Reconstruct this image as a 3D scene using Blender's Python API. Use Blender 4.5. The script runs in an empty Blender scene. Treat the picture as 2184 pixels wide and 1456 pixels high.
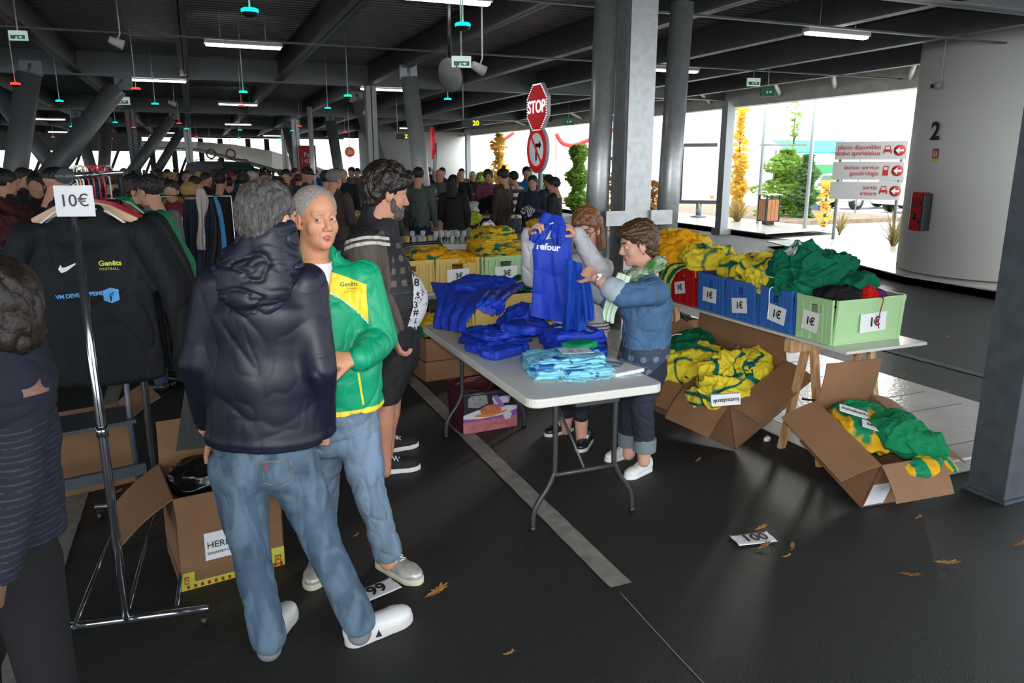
import bpy, bmesh, math, random
import numpy as np
from mathutils import Vector, Matrix
from mathutils.bvhtree import BVHTree
import openvdb
S = bpy.context.scene
COL = S.collection
R = math.radians
PI = math.pi
# ---------------------------------------------------------------- camera
# x runs along the cross girders, y along the parking bays, z up; eye at (0, 0, 1.8)
EYE = 1.8; FPX = 1600.0; PITCH = R(13.2); YAW = R(22.5)
cam = bpy.data.cameras.new('camera'); cam.sensor_width = 36; cam.lens = FPX / 2184 * 36
cam.clip_start = .05; cam.clip_end = 400
co = bpy.data.objects.new('camera', cam); COL.objects.link(co)
co.location = (0, 0, EYE); co.rotation_euler = (PI/2 - PITCH, 0, -YAW)
S.camera = co
# ---------------------------------------------------------------- light
W = bpy.data.worlds.new('sky'); S.world = W; W.use_nodes = True
bgn = W.node_tree.nodes['Background']
bgn.inputs[0].default_value = (.88, .95, 1, 1); bgn.inputs[1].default_value = 4.0
sun = bpy.data.lights.new('sun', 'SUN'); sun.energy = 1.3; sun.angle = R(7); sun.color = (1, .95, .86)
so = bpy.data.objects.new('sun', sun); COL.objects.link(so)
so.rotation_euler = Vector((-.76, -.63, -.17)).to_track_quat('-Z', 'Y').to_euler()
fl = bpy.data.lights.new('camera_flash', 'SPOT'); fl.energy = 285; fl.spot_size = R(84); fl.spot_blend = .9
fl.shadow_soft_size = .025; fl.color = (1, .97, .93)
fo = bpy.data.objects.new('camera_flash', fl); COL.objects.link(fo)
fo.location = (-.02, -.02, 1.91); fo.rotation_euler = (PI/2 - R(2), 0, -YAW - R(7))
S.view_settings.view_transform = 'Standard'; S.view_settings.look = 'None'
S.view_settings.exposure = 0; S.view_settings.gamma = 1; S.view_settings.use_curve_mapping = False
S.cycles.max_bounces = 6; S.cycles.diffuse_bounces = 3; S.cycles.glossy_bounces = 3
S.cycles.transmission_bounces = 4; S.cycles.transparent_max_bounces = 8
S.cycles.sample_clamp_indirect = 6; S.cycles.use_denoising = True
S.cycles.caustics_reflective = False; S.cycles.caustics_refractive = False
# ---------------------------------------------------------------- pixel -> place in the world
_cs, _sn = math.cos(PITCH), math.sin(PITCH)
_F = Vector((math.sin(YAW), math.cos(YAW), 0)); _Rt = Vector((math.cos(YAW), -math.sin(YAW), 0))
def ray(px, py):
    u = px - 1092; v = 728 - py
    return _Rt*u + _F*(FPX*_cs + v*_sn) + Vector((0, 0, v*_cs - FPX*_sn))
def g(px, py, z=0):
    r = ray(px, py); return r*((z - EYE)/r.z) + Vector((0, 0, EYE))
def gd(px, py, dist):                        # at a distance measured straight ahead of the eye
    r = ray(px, py); return r*(dist/r.dot(_F)) + Vector((0, 0, EYE))
def gy(px, py, y):
    r = ray(px, py); return r*(y/r.y) + Vector((0, 0, EYE))
def gx(px, py, x):
    r = ray(px, py); return r*(x/r.x) + Vector((0, 0, EYE))
# ---------------------------------------------------------------- materials
def rgb(h):
    def f(c): c /= 255; return c/12.92 if c <= .04045 else ((c + .055)/1.055)**2.4
    if isinstance(h, str): h = [int(h[i:i+2], 16) for i in (0, 2, 4)]
    return (f(h[0]), f(h[1]), f(h[2]), 1)
_M = {}
def mat(name, col, rough=.6, metal=0, bump=0, bscale=200, var=0, vscale=3, layers=(), emit=0, spec=.5, alpha=1,
        trans=0, sheen=0, stretch=None, strand=None, waves=None):
    """layers: (attribute, colour) painted where the float attribute is above 0"""
    if name in _M: return _M[name]
    m = bpy.data.materials.new(name); _M[name] = m; m.use_nodes = True
    nt = m.node_tree; N = nt.nodes; L = nt.links; b = N['Principled BSDF']
    c = rgb(col) if (isinstance(col, str) or max(col) > 1.001) else (*col[:3], 1)
    m.diffuse_color = c
    b.inputs['Roughness'].default_value = rough; b.inputs['Metallic'].default_value = metal
    b.inputs['Specular IOR Level'].default_value = spec
    if alpha < 1: b.inputs['Alpha'].default_value = alpha
    if trans: b.inputs['Transmission Weight'].default_value = trans; b.inputs['IOR'].default_value = 1.3
    if sheen: b.inputs['Sheen Weight'].default_value = sheen
    src = None
    tc = N.new('ShaderNodeTexCoord')
    if var:
        n = N.new('ShaderNodeTexNoise'); n.inputs['Scale'].default_value = vscale; n.inputs['Detail'].default_value = 6
        L.new(tc.outputs['Object'], n.inputs['Vector'])
        mr = N.new('ShaderNodeMapRange'); mr.inputs['From Min'].default_value = .25; mr.inputs['From Max'].default_value = .75
        mr.inputs['To Min'].default_value = 1 - var; mr.inputs['To Max'].default_value = 1 + var
        L.new(n.outputs[0], mr.inputs['Value'])
        mx = N.new('ShaderNodeMix'); mx.data_type = 'RGBA'; mx.blend_type = 'MULTIPLY'; mx.inputs['Factor'].default_value = 1
        mx.inputs['A'].default_value = c; L.new(mr.outputs[0], mx.inputs['B'])
        src = mx.outputs['Result']
    if strand is not None:          # fine streaks of another tone (hair, wood grain): colour, scale xyz
        mp = N.new('ShaderNodeMapping'); mp.inputs['Scale'].default_value = strand[1]
        L.new(tc.outputs['Object'], mp.inputs[0])
        n = N.new('ShaderNodeTexNoise'); n.inputs['Scale'].default_value = 1; n.inputs['Detail'].default_value = 4
        n.inputs['Distortion'].default_value = .6
        L.new(mp.outputs[0], n.inputs['Vector'])
        rp = N.new('ShaderNodeMapRange'); rp.inputs['From Min'].default_value = .42; rp.inputs['From Max'].default_value = .62
        L.new(n.outputs[0], rp.inputs['Value'])
        mx = N.new('ShaderNodeMix'); mx.data_type = 'RGBA'; L.new(rp.outputs[0], mx.inputs['Factor'])
        mx.inputs['A'].default_value = c; mx.inputs['B'].default_value = rgb(strand[0])
        if src: L.new(src, mx.inputs['A'])
        src = mx.outputs['Result']
    for at, lc in layers:
        a = N.new('ShaderNodeAttribute'); a.attribute_name = at
        mr = N.new('ShaderNodeMapRange'); mr.inputs['From Min'].default_value = -.0008; mr.inputs['From Max'].default_value = .0008
        L.new(a.outputs['Fac'], mr.inputs['Value'])
        mx = N.new('ShaderNodeMix'); mx.data_type = 'RGBA'; L.new(mr.outputs[0], mx.inputs['Factor'])
        mx.inputs['A'].default_value = c; mx.inputs['B'].default_value = rgb(lc)
        if src: L.new(src, mx.inputs['A'])
        src = mx.outputs['Result']
    if src: L.new(src, b.inputs['Base Color'])
    else: b.inputs['Base Color'].default_value = c
    if emit:
        b.inputs['Emission Strength'].default_value = emit
        if src: L.new(src, b.inputs['Emission Color'])
        else: b.inputs['Emission Color'].default_value = c
    if bump:
        if waves:
            n = N.new('ShaderNodeTexWave'); n.inputs['Scale'].default_value = waves; n.inputs['Distortion'].default_value = .4
        else:
            n = N.new('ShaderNodeTexNoise'); n.inputs['Scale'].default_value = bscale; n.inputs['Detail'].default_value = 3
        if stretch:
            mp = N.new('ShaderNodeMapping'); mp.inputs['Scale'].default_value = stretch
            L.new(tc.outputs['Object'], mp.inputs[0]); L.new(mp.outputs[0], n.inputs['Vector'])
        else: L.new(tc.outputs['Object'], n.inputs['Vector'])
        bp = N.new('ShaderNodeBump'); bp.inputs['Strength'].default_value = bump; bp.inputs['Distance'].default_value = .01
        L.new(n.outputs['Fac'] if 'Fac' in n.outputs else n.outputs[0], bp.inputs['Height']); L.new(bp.outputs[0], b.inputs['Normal'])
    return m
# ---------------------------------------------------------------- objects
def tag(o, label=None, cat=None, group=None, kind=None):
    if label: o['label'] = label
    if cat: o['category'] = cat
    if group: o['group'] = group
    if kind: o['kind'] = kind
    return o
def empty(name, loc=(0, 0, 0), rz=0, label=None, cat=None, group=None):
    o = bpy.data.objects.new(name, None); COL.objects.link(o); o.empty_display_size = .1
    o.location = loc; o.rotation_euler = (0, 0, rz)
    return tag(o, label, cat, group)
def link(name, me, m, parent=None):
    o = bpy.data.objects.new(name, me); COL.objects.link(o)
    if m is not None:
        for k in (m if isinstance(m, (list, tuple)) else [m]): me.materials.append(k)
    if parent: o.parent = parent
    return o
def copy_tree(o, parent=None):
    c = o.copy(); COL.objects.link(c)
    if parent: c.parent = parent
    for ch in o.children: copy_tree(ch, c)
    return c
def frame(dirv, up=(0, 0, 1)):
    z = Vector(dirv).normalized(); x = Vector(up).cross(z)
    if x.length < 1e-4: x = Vector((1, 0, 0)).cross(z)
    x.normalize(); y = z.cross(x); return x, y, z
class MB:
    def __init__(s): s.v = []; s.f = []; s.mi = []; s.sm = []; s.cur = 0
    def add(s, vs, fs, smooth=False):
        n = len(s.v); s.v += [tuple(v) for v in vs]
        for f in fs: s.f.append(tuple(i + n for i in f)); s.mi.append(s.cur); s.sm.append(smooth)
        return s
    def box(s, c, d, M=None):
        x, y, z = d[0]/2, d[1]/2, d[2]/2; c = Vector(c)
        vs = [Vector((i*x, j*y, k*z)) for i in (-1, 1) for j in (-1, 1) for k in (-1, 1)]
        vs = [(M @ v if M else v) + c for v in vs]
        return s.add(vs, [(0, 1, 3, 2), (4, 6, 7, 5), (0, 4, 5, 1), (2, 3, 7, 6), (0, 2, 6, 4), (1, 5, 7, 3)])
    def bb(s, x0, x1, y0, y1, z0, z1): return s.box(((x0+x1)/2, (y0+y1)/2, (z0+z1)/2), (x1-x0, y1-y0, z1-z0))
    def slab(s, pts, t):                         # quad or polygon given as points, thickened along its normal
        p = [Vector(q) for q in pts]; n = (p[1]-p[0]).cross(p[2]-p[1]).normalized()*t; k = len(p)
        return s.add(p + [q + n for q in p], [tuple(range(k))[::-1], tuple(range(k, 2*k))] + [(i, (i+1) % k, (i+1) % k + k, i + k) for i in range(k)])
    def tube(s, pts, r, n=10, cap=True, closed=False):
        p = [Vector(q) for q in pts]; rs = r if isinstance(r, (list, tuple)) else [r]*len(p)
        vs = []; up = Vector((0, 0, 1)); m = len(p)
        t0 = (p[1]-p[0]).normalized()
        if abs(t0.z) > .95: up = Vector((1, 0, 0))
        x = up.cross(t0).normalized()
        for i in range(m):
            if closed: t = (p[(i+1) % m]-p[i-1]).normalized()
            else: t = ((p[min(i+1, m-1)]-p[i]).normalized() + (p[i]-p[max(i-1, 0)]).normalized())
            t = t.normalized() if t.length > 1e-6 else t0
            x = (x - t*x.dot(t)).normalized(); y = t.cross(x)
            for k in range(n):
                a = 2*PI*k/n; vs.append(p[i] + (x*math.cos(a) + y*math.sin(a))*rs[i])
        fs = [(i*n + k, i*n + (k+1) % n, ((i+1) % m)*n + (k+1) % n, ((i+1) % m)*n + k) for i in range(m if closed else m-1) for k in range(n)]
        s.add(vs, fs, True)
        if cap and not closed:
            b = len(s.v) - m*n
            s.f.append(tuple(b + k for k in range(n))[::-1]); s.f.append(tuple(b + (m-1)*n + k for k in range(n)))
            s.mi += [s.cur]*2; s.sm += [False]*2
        return s
    def lathe(s, prof, c=(0, 0, 0), n=24, M=None, a0=0, a1=2*PI):
        c = Vector(c); vs = []; full = abs(a1-a0-2*PI) < 1e-6; k = n if full else n + 1
        for i in range(k):
            a = a0 + (a1-a0)*i/n
            for r, z in prof:
                v = Vector((r*math.cos(a), r*math.sin(a), z)); vs.append((M @ v if M else v) + c)
        m = len(prof)
        fs = [(i*m + j, ((i+1) % k)*m + j, ((i+1) % k)*m + j + 1, i*m + j + 1) for i in range(n) for j in range(m-1)]
        return s.add(vs, fs, True)
    def prism(s, poly, o, ax, ay, az, h):        # 2-d outline laid in the ax/ay plane at o, h thick along az
        o, ax, ay, az = map(Vector, (o, ax, ay, az)); k = len(poly)
        b = [o + ax*p[0] + ay*p[1] for p in poly]
        fs = [tuple(range(k))[::-1], tuple(range(k, 2*k))] + [(i, (i+1) % k, (i+1) % k + k, i + k) for i in range(k)]
        return s.add(b + [v + az*h for v in b], fs)
    def mesh(s, name):
        me = bpy.data.meshes.new(name); me.from_pydata(s.v, [], s.f); me.validate(clean_customdata=False)
        if len(me.polygons) == len(s.f):
            me.polygons.foreach_set('material_index', s.mi); me.polygons.foreach_set('use_smooth', s.sm)
        me.update(); return me
    def build(s, name, m, parent=None, bevel=0, seg=2):
        o = link(name, s.mesh(name), m, parent)
        if bevel:
            b = o.modifiers.new('bevel', 'BEVEL'); b.width = bevel; b.segments = seg; b.limit_method = 'ANGLE'; b.angle_limit = R(40)
        return o
def struct(name, mb, m, **k):
    o = mb.build(name, m, **k); o['kind'] = 'structure'; return o
_fc = {}
def text_mesh(txt, size, depth=.0015, bold=0, ax='CENTER', shear=0, sp=1, line=1):
    key = (txt, size, depth, bold, ax, shear, sp)
    if key in _fc: return _fc[key]
    cu = bpy.data.curves.new('t', 'FONT'); cu.body = txt; cu.size = size; cu.align_x = ax; cu.align_y = 'CENTER'
    cu.extrude = depth/2; cu.offset = bold; cu.shear = shear; cu.space_character = sp; cu.space_line = line; cu.resolution_u = 4
    o = bpy.data.objects.new('t', cu); COL.objects.link(o)
    dg = bpy.context.evaluated_depsgraph_get(); me = bpy.data.meshes.new_from_object(o.evaluated_get(dg))
    bpy.data.objects.remove(o); _fc[key] = me; me.materials.clear(); return me
def text(name, txt, size, pos, right, up, m, parent=None, **k):
    """lettering lying in the plane right/up at pos"""
    me = text_mesh(txt, size, **k).copy(); r = Vector(right).normalized(); n = r.cross(Vector(up)).normalized(); u = n.cross(r)
    M = Matrix((r, u, n)).transposed().to_4x4(); M.translation = Vector(pos) + n*.002
    me.transform(M); return link(name, me, m, parent)
# ---------------------------------------------------------------- numpy noise
def _hash(ix, iy, iz, seed):
    h = (ix*374761393 + iy*668265263 + iz*2147483647 + seed*1274126177) & 0xffffffff
    h = ((h ^ (h >> 13))*1274126177) & 0xffffffff
    h = ((h ^ (h >> 16))*2246822519) & 0xffffffff
    return ((h ^ (h >> 15)) & 0xffff)/65535.
def vn(P, seed=0):
    P = np.asarray(P, float); i = np.floor(P).astype(np.int64); f = P - i; f = f*f*(3 - 2*f); r = 0
    for a in (0, 1):
        wx = f[:, 0] if a else 1 - f[:, 0]
        for b in (0, 1):
            wy = f[:, 1] if b else 1 - f[:, 1]
            for c in (0, 1):
                wz = f[:, 2] if c else 1 - f[:, 2]
                r = r + wx*wy*wz*_hash(i[:, 0]+a, i[:, 1]+b, i[:, 2]+c, seed)
    return r
def fbm(P, sc, seed=0, oc=3):
    r = 0; a = .5; t = 0
    for k in range(oc): r = r + a*vn(P*sc*2**k + 11.3*k, seed + k); t += a; a *= .5
    return r/t
def ridge(P, sc, seed=0, warp=.5):
    Q = P*np.asarray(sc); w = np.stack([vn(Q*.7, seed+5), vn(Q*.7 + 9, seed+6), vn(Q*.7 + 19, seed+7)], 1)
    return (1 - np.abs(2*vn(Q + warp*2*w, seed) - 1))
# ---------------------------------------------------------------- implicit surfaces
A = lambda v: np.array(v, float)
def cap(P, a, b, ra, rb=None):
    rb = ra if rb is None else rb; a, b = A(a), A(b); ab = b - a; h = np.clip((P-a)@ab/max(ab@ab, 1e-9), 0, 1)
    return np.linalg.norm(P - a - h[:, None]*ab, axis=1) - (ra + (rb-ra)*h)
def chain(P, pts, rs, k=.01):
    d = None
    for i in range(len(pts)-1):
        e = cap(P, pts[i], pts[i+1], rs[i], rs[i+1]); d = e if d is None else np.minimum(d, e)
    return d
def ecap(P, a, b, ra, rb, side, fl=.6, flb=None):
    """tapered capsule with an elliptic section: radius r along side, r*fl across it"""
    flb = fl if flb is None else flb
    a, b, s = A(a), A(b), A(side); ab = b - a; h = np.clip((P-a)@ab/max(ab@ab, 1e-9), 0, 1)
    s = s - ab*(s@ab)/(ab@ab); s /= np.linalg.norm(s); dv = P - a - h[:, None]*ab; q = dv@s
    rest = np.sqrt(np.maximum((dv*dv).sum(1) - q*q, 0)); f = fl + (flb-fl)*h; r = ra + (rb-ra)*h
    L = np.sqrt(q*q + (rest/f)**2); return (L - r)*np.maximum(f, np.abs(q)/np.maximum(L, 1e-6))
def ell(P, c, r, M=None):
    Q = P - A(c)
    if M is not None: Q = Q@np.array(M)
    r = A(r); k0 = np.linalg.norm(Q/r, axis=1); k1 = np.linalg.norm(Q/(r*r), axis=1)
    return k0*(k0-1)/np.maximum(k1, 1e-6)
def sm(a, b, k=.02):
    h = np.clip(.5 + .5*(b-a)/k, 0, 1); return b*(1-h) + a*h - k*h*(1-h)
def smx(a, b, k=.02): return -sm(-a, -b, k)
def U_(ds, k=.02):
    r = ds[0]
    for d in ds[1:]: r = sm(r, d, k)
    return r
def sdf(fn, lo, hi, h):
    lo = A(lo); hi = A(hi); n = np.ceil((hi-lo)/h).astype(int) + 1
    ax = [lo[i] + np.arange(n[i])*h for i in range(3)]
    out = np.empty(n, np.float32)
    step = max(1, int(600000/(n[1]*n[2])))
    YZ = np.stack(np.meshgrid(ax[1], ax[2], indexing='ij'), -1).reshape(-1, 2)
    for i in range(0, n[0], step):
        xs = ax[0][i:i+step]; P = np.empty((len(xs), len(YZ), 3)); P[:, :, 0] = xs[:, None]; P[:, :, 1:] = YZ[None]
        out[i:i+step] = fn(P.reshape(-1, 3)).reshape(len(xs), n[1], n[2])
    out[0] = out[-1] = 1; out[:, 0] = out[:, -1] = 1; out[:, :, 0] = out[:, :, -1] = 1
    gr = openvdb.FloatGrid(1.0); gr.copyFromArray(out)
    v, t, q = gr.convertToPolygons(isovalue=0.0, adaptivity=0.0)
    return v.astype(float)*h + lo, q[:, ::-1].astype(int) if len(q) else q
def normals(v, q):
    d1 = v[q[:, 2]] - v[q[:, 0]]; d2 = v[q[:, 3]] - v[q[:, 1]]; fn = np.cross(d1, d2); N = np.zeros_like(v)
    for k in range(4): np.add.at(N, q[:, k], fn)
    return N/np.maximum(np.linalg.norm(N, axis=1), 1e-12)[:, None]
def pymesh(name, parts, attrs=None):
    """parts: list of (verts, quads); joined in one mesh"""
    vs = np.concatenate([p[0] for p in parts]); fs = []; o = 0
    for p in parts: fs.append(p[1] + o); o += len(p[0])
    fs = np.concatenate(fs); me = bpy.data.meshes.new(name)
    me.vertices.add(len(vs)); me.vertices.foreach_set('co', vs.astype(np.float32).ravel())
    k = fs.shape[1]; me.loops.add(len(fs)*k); me.loops.foreach_set('vertex_index', fs.astype(np.int32).ravel())
    me.polygons.add(len(fs)); me.polygons.foreach_set('loop_start', np.arange(0, len(fs)*k, k, dtype=np.int32))
    me.polygons.foreach_set('use_smooth', np.ones(len(fs), bool)); me.update(calc_edges=True); me.validate(clean_customdata=False)
    for n, a in (attrs or {}).items():
        at = me.attributes.new(n, 'FLOAT', 'POINT'); at.data.foreach_set('value', np.asarray(a, np.float32))
    return me
def blob(name, fn, lo, hi, h, m, parent=None, disp=None, masks=None, smooth=1):
    v, q = sdf(fn, lo, hi, h)
    if disp is not None: v = v + normals(v, q)*np.asarray(disp(v))[:, None]
    at = {k: f(v) for k, f in (masks or {}).items()}
    return link(name, pymesh(name, [(v, q)], at), m, parent)
def drape(o, target, direction, off=.002):
    """press a flat piece (its mesh already in world space) onto target along direction"""
    dg = None; tm = target.data; bv = BVHTree.FromPolygons([v.co for v in tm.vertices], [p.vertices for p in tm.polygons])
    dv = Vector(direction).normalized()
    for v in o.data.vertices:
        h = bv.ray_cast(v.co - dv*.5, dv)
        if h[0] is None: h = bv.find_nearest(v.co)
        if h[0] is not None: v.co = h[0] - dv*off
    return o
def grid_mesh(name, nx, ny, fn, thick=0, m=None, parent=None, close=False):
    vs = [fn(i/(nx-1), j/(ny-1)) for j in range(ny) for i in range(nx)]
    fs = [(j*nx+i, j*nx+i+1, (j+1)*nx+i+1, (j+1)*nx+i) for j in range(ny-1) for i in range(nx-1)]
    b = MB(); b.add(vs, fs, True); o = b.build(name, m, parent)
    if thick: s = o.modifiers.new('s', 'SOLIDIFY'); s.thickness = thick; s.offset = 0
    return o
# ================================================================ setting
M_ASPH = mat('asphalt', (.0105, .011, .010), .56, var=.35, vscale=2.2, bump=.8, bscale=260, spec=.5)
_n = M_ASPH.node_tree                       # pale stone chips in the tar
_v = _n.nodes.new('ShaderNodeTexVoronoi'); _v.inputs['Scale'].default_value = 95
_t = _n.nodes.new('ShaderNodeTexCoord'); _n.links.new(_t.outputs['Object'], _v.inputs['Vector'])
_c = _n.nodes.new('ShaderNodeMapRange'); _c.inputs['From Min'].default_value = .0; _c.inputs['From Max'].default_value = .22
_c.inputs['To Min'].default_value = 2.6; _c.inputs['To Max'].default_value = .9
_n.links.new(_v.outputs['Distance'], _c.inputs['Value'])
_b = _n.nodes['Principled BSDF']; _o = _b.inputs['Base Color'].links[0].from_socket
_x = _n.nodes.new('ShaderNodeMix'); _x.data_type = 'RGBA'; _x.blend_type = 'MULTIPLY'; _x.inputs['Factor'].default_value = 1
_n.links.new(_o, _x.inputs['A']); _n.links.new(_c.outputs[0], _x.inputs['B']); _n.links.new(_x.outputs['Result'], _b.inputs['Base Color'])
M_STEEL = mat('galvanised_steel', (.40, .41, .41), .36, .65, var=.16, vscale=14, bump=.06, bscale=20)
M_STEELD = mat('painted_beam_steel', (.13, .135, .14), .45, .25, var=.12, vscale=3)
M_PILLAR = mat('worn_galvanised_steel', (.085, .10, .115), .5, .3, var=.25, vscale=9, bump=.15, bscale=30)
M_DECK = mat('corrugated_deck_metal', (.27, .275, .28), .4, .35, var=.1, vscale=1.5)
M_CONC = mat('pale_paving', (.70, .67, .62), .22, var=.12, vscale=5, bump=.3, bscale=30, spec=.6)
M_KERB = mat('grey_kerb_stone', (.16, .155, .13), .8, var=.25, vscale=6, bump=.3, bscale=50)
M_WHITEW = mat('white_render', (.74, .73, .69), .7, var=.05, vscale=1)
M_WHITE = mat('white_paint', (.8, .8, .8), .5)
M_BLACK = mat('black_plastic', (.012, .012, .012), .4)
M_PAINT = mat('worn_road_paint', (.24, .22, .195), .75, var=.35, vscale=14, bump=.5, bscale=260)
struct('floor', MB().bb(-60, 13.6, -12, 75, -.3, 0), M_ASPH)
M_OUT = mat('sunlit_yard_paving', (.66, .64, .60), .8, var=.1, vscale=1)
struct('trim_1', MB().bb(13.6, 90, -12, 75, -.3, -.004), M_OUT)          # yard outside
# painted bay lines
for k, (x, y0, y1) in enumerate([(1.58, 2.56, 7.4), (-.76, 2.6, 7.4), (-3.1, 2.6, 7.4)]):
    vs = []
    n = 60; rr = random.Random(k)
    b = MB()
    for i in range(n+1):
        y = y0 + (y1-y0)*i/n
        b.v += [(x-.055+rr.uniform(-.003, .003), y, .003), (x+.055+rr.uniform(-.003, .003), y, .003)]
    for i in range(n): b.f.append((2*i, 2*i+1, 2*i+3, 2*i+2)); b.mi.append(0); b.sm.append(False)
    o = struct('trim_%d' % (k+2), b, M_PAINT)
# far lane mark on the drive to the right
struct('trim_5', MB().slab([(6.2, 3.6, .004), (6.3, 3.6, .004), (6.3, 9, .004), (6.2, 9, .004)], .002), mat('drive_paint', (.12, .12, .115), .7, var=.3, vscale=10))
# raised paving strip under the trestle table
b = MB(); rr = random.Random(5)
b.bb(3.52, 5.22, 2.85, 34, 0, .1)
struct('trim_6', b, M_CONC, bevel=.015)
b = MB()
for i in range(60): 
    y = 3.0 + i*.5 + rr.uniform(-.1, .1); b.bb(3.6 + rr.uniform(0, .5), 4.6 + rr.uniform(0, .5), y, y+.008, .1, .1015)
struct('trim_7', b, mat('paving_joint', (.16, .15, .14), .8))
# pavements with kerbs on the right
def pave(n, pts, z=.15):
    b = MB(); b.cur = 0; b.slab([(x, y, z-.02) for x, y in pts], .02)
    struct('trim_%d' % n, b, M_CONC)
    c = MB(); c.slab([(x, y, 0) for x, y in pts], z-.02)
    struct('trim_%d' % (n+1), c, M_KERB)
pave(8, [(11.9, 13.6), (11.2, 11.6), (10.6, 9.9), (10.1, 8.4), (10.05, 6.5), (10.2, 4), (13.55, 4), (13.55, 13.6)])
pave(10, [(13.3, 30), (13.3, 19.3), (13.1, 15.05), (16, 15.5), (16.1, 17.2), (16.4, 30)], .16)
# ceiling: corrugated deck lit from below, ribs across
b = MB(); z = 3.93; y = -3.0; pts = []
while y < 52: pts += [(y, z), (y+.07, z), (y+.09, z+.045), (y+.15, z+.045), (y+.17, z)]; y += .17
for i in range(len(pts)-1):
    (a, za), (c, zc) = pts[i], pts[i+1]
    if c - a < 1e-6: continue
    n = len(b.v); b.v += [(-45, a, za), (13.35, a, za), (13.35, c, zc), (-45, c, zc)]; b.f.append((n, n+1, n+2, n+3)); b.mi.append(0); b.sm.append(False)
struct('ceiling', b, M_DECK)
struct('trim_12', MB().bb(-45, 13.4, -3, 52, 4.02, 4.25), M_CONC)         # roof slab above the deck
def ibeam(b, axis, p, z, h, w, t0, t1, tf=.018, tw=.012):
    for zz in (z + tf/2, z + h - tf/2):
        if axis == 'y': b.bb(p-w/2, p+w/2, t0, t1, zz-tf/2, zz+tf/2)
        else: b.bb(t0, t1, p-w/2, p+w/2, zz-tf/2, zz+tf/2)
    if axis == 'y': b.bb(p-tw/2, p+tw/2, t0, t1, z, z+h)
    else: b.bb(t0, t1, p-tw/2, p+tw/2, z, z+h)
    return b
nb = 0
for x in [-21, -17, -13, -9.5, -7.3, -5.5, -3.7, -1.86, 0, 1.8, 3.68, 5.6, 7.65, 9.7, 11.75]:
    nb += 1; b = MB(); ibeam(b, 'y', x, 3.5, .42, .15, -2.5, 51)
    for yy in (8.1, 8.25, 13.6, 13.75): b.lathe([(0, 0), (.012, 0), (.012, .012), (0, .012)], (x-.012, yy, 3.72), 6, Matrix.Rotation(-PI/2, 3, 'Y'))
    struct('trim_%d' % (12+nb), b, M_STEELD)
ng = 12+nb
for y in [6.15, 17.0, 27.6, 38.2, 48.5]:
    ng += 1; b = MB(); ibeam(b, 'x', y, 3.46, .46, .2, -45, 13.2); struct('trim_%d' % ng, b, M_STEELD)
# short stiffening struts, cable trays
ng += 1; b = MB()
for y in (7.6, 11.4): b.bb(-12, 13, y-.03, y+.03, 3.44, 3.46)
struct('trim_%d' % ng, b, mat('cable_tray', (.06, .065, .065), .4, .6, bump=.6, bscale=60))
# edge fascia: deep concrete beam along the right side with struts
M_FASC = mat('fascia_concrete', (.62, .60, .54), .8, var=.15, vscale=4)
ng += 1; struct('trim_%d' % ng, MB().bb(13.1, 13.4, 9.9, 52, 3.27, 4.2), M_FASC)
ng += 1; b = MB()
for y in (11.3, 13.2, 14.9, 17.6, 21, 25, 30): b.tube([(11.8, y-1.2, 3.62), (13.1, y, 3.45)], .05, 4)
struct('trim_%d' % ng, b, mat('pale_strut', (.5, .5, .48), .5))
# far end: back walls closing the hall, with bright gaps
M_BEIGE = mat('beige_panel_wall', (.16, .15, .13), .7, var=.05, vscale=1)
struct('wall_back', MB().bb(-30, -2.6, 49.6, 49.9, 2.6, 4.0).bb(-2.6, 9, 49.6, 49.9, 3.4, 4.0), M_BEIGE)
b = MB()
for i in range(30): 
    x = -45 + i*1.15; w = random.Random(i).uniform(.15, .7)
    if x < -2.6: b.bb(x, x+w, 50.2, 50.5, 0, 2.6)
for i in range(7):
    x = -9 + i*1.9; b.add([(x, 50.6, 0), (x+.16, 50.6, 0), (x+1.36, 50.6, 2.7), (x+1.2, 50.6, 2.7), (x, 50.7, 0), (x+.16, 50.7, 0), (x+1.36, 50.7, 2.7), (x+1.2, 50.7, 2.7)], [(0, 1, 2, 3), (7, 6, 5, 4), (1, 5, 6, 2), (0, 3, 7, 4)])
for x in (-2.3, -1.1, .4, 1.5, 3.1, 4.2): b.bb(x, x+.3, 50.2, 50.4, 0, 3.4)
struct('wall_left', b, mat('dark_far_mullion', (.03, .035, .035), .6))
struct('wall_back_low', MB().bb(-45, 9, 51, 51.2, 0, 1.15), mat('dark_far_wall', (.03, .04, .035), .7))
bpy.data.objects['wall_back_low'].name = 'wall_far'
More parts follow.
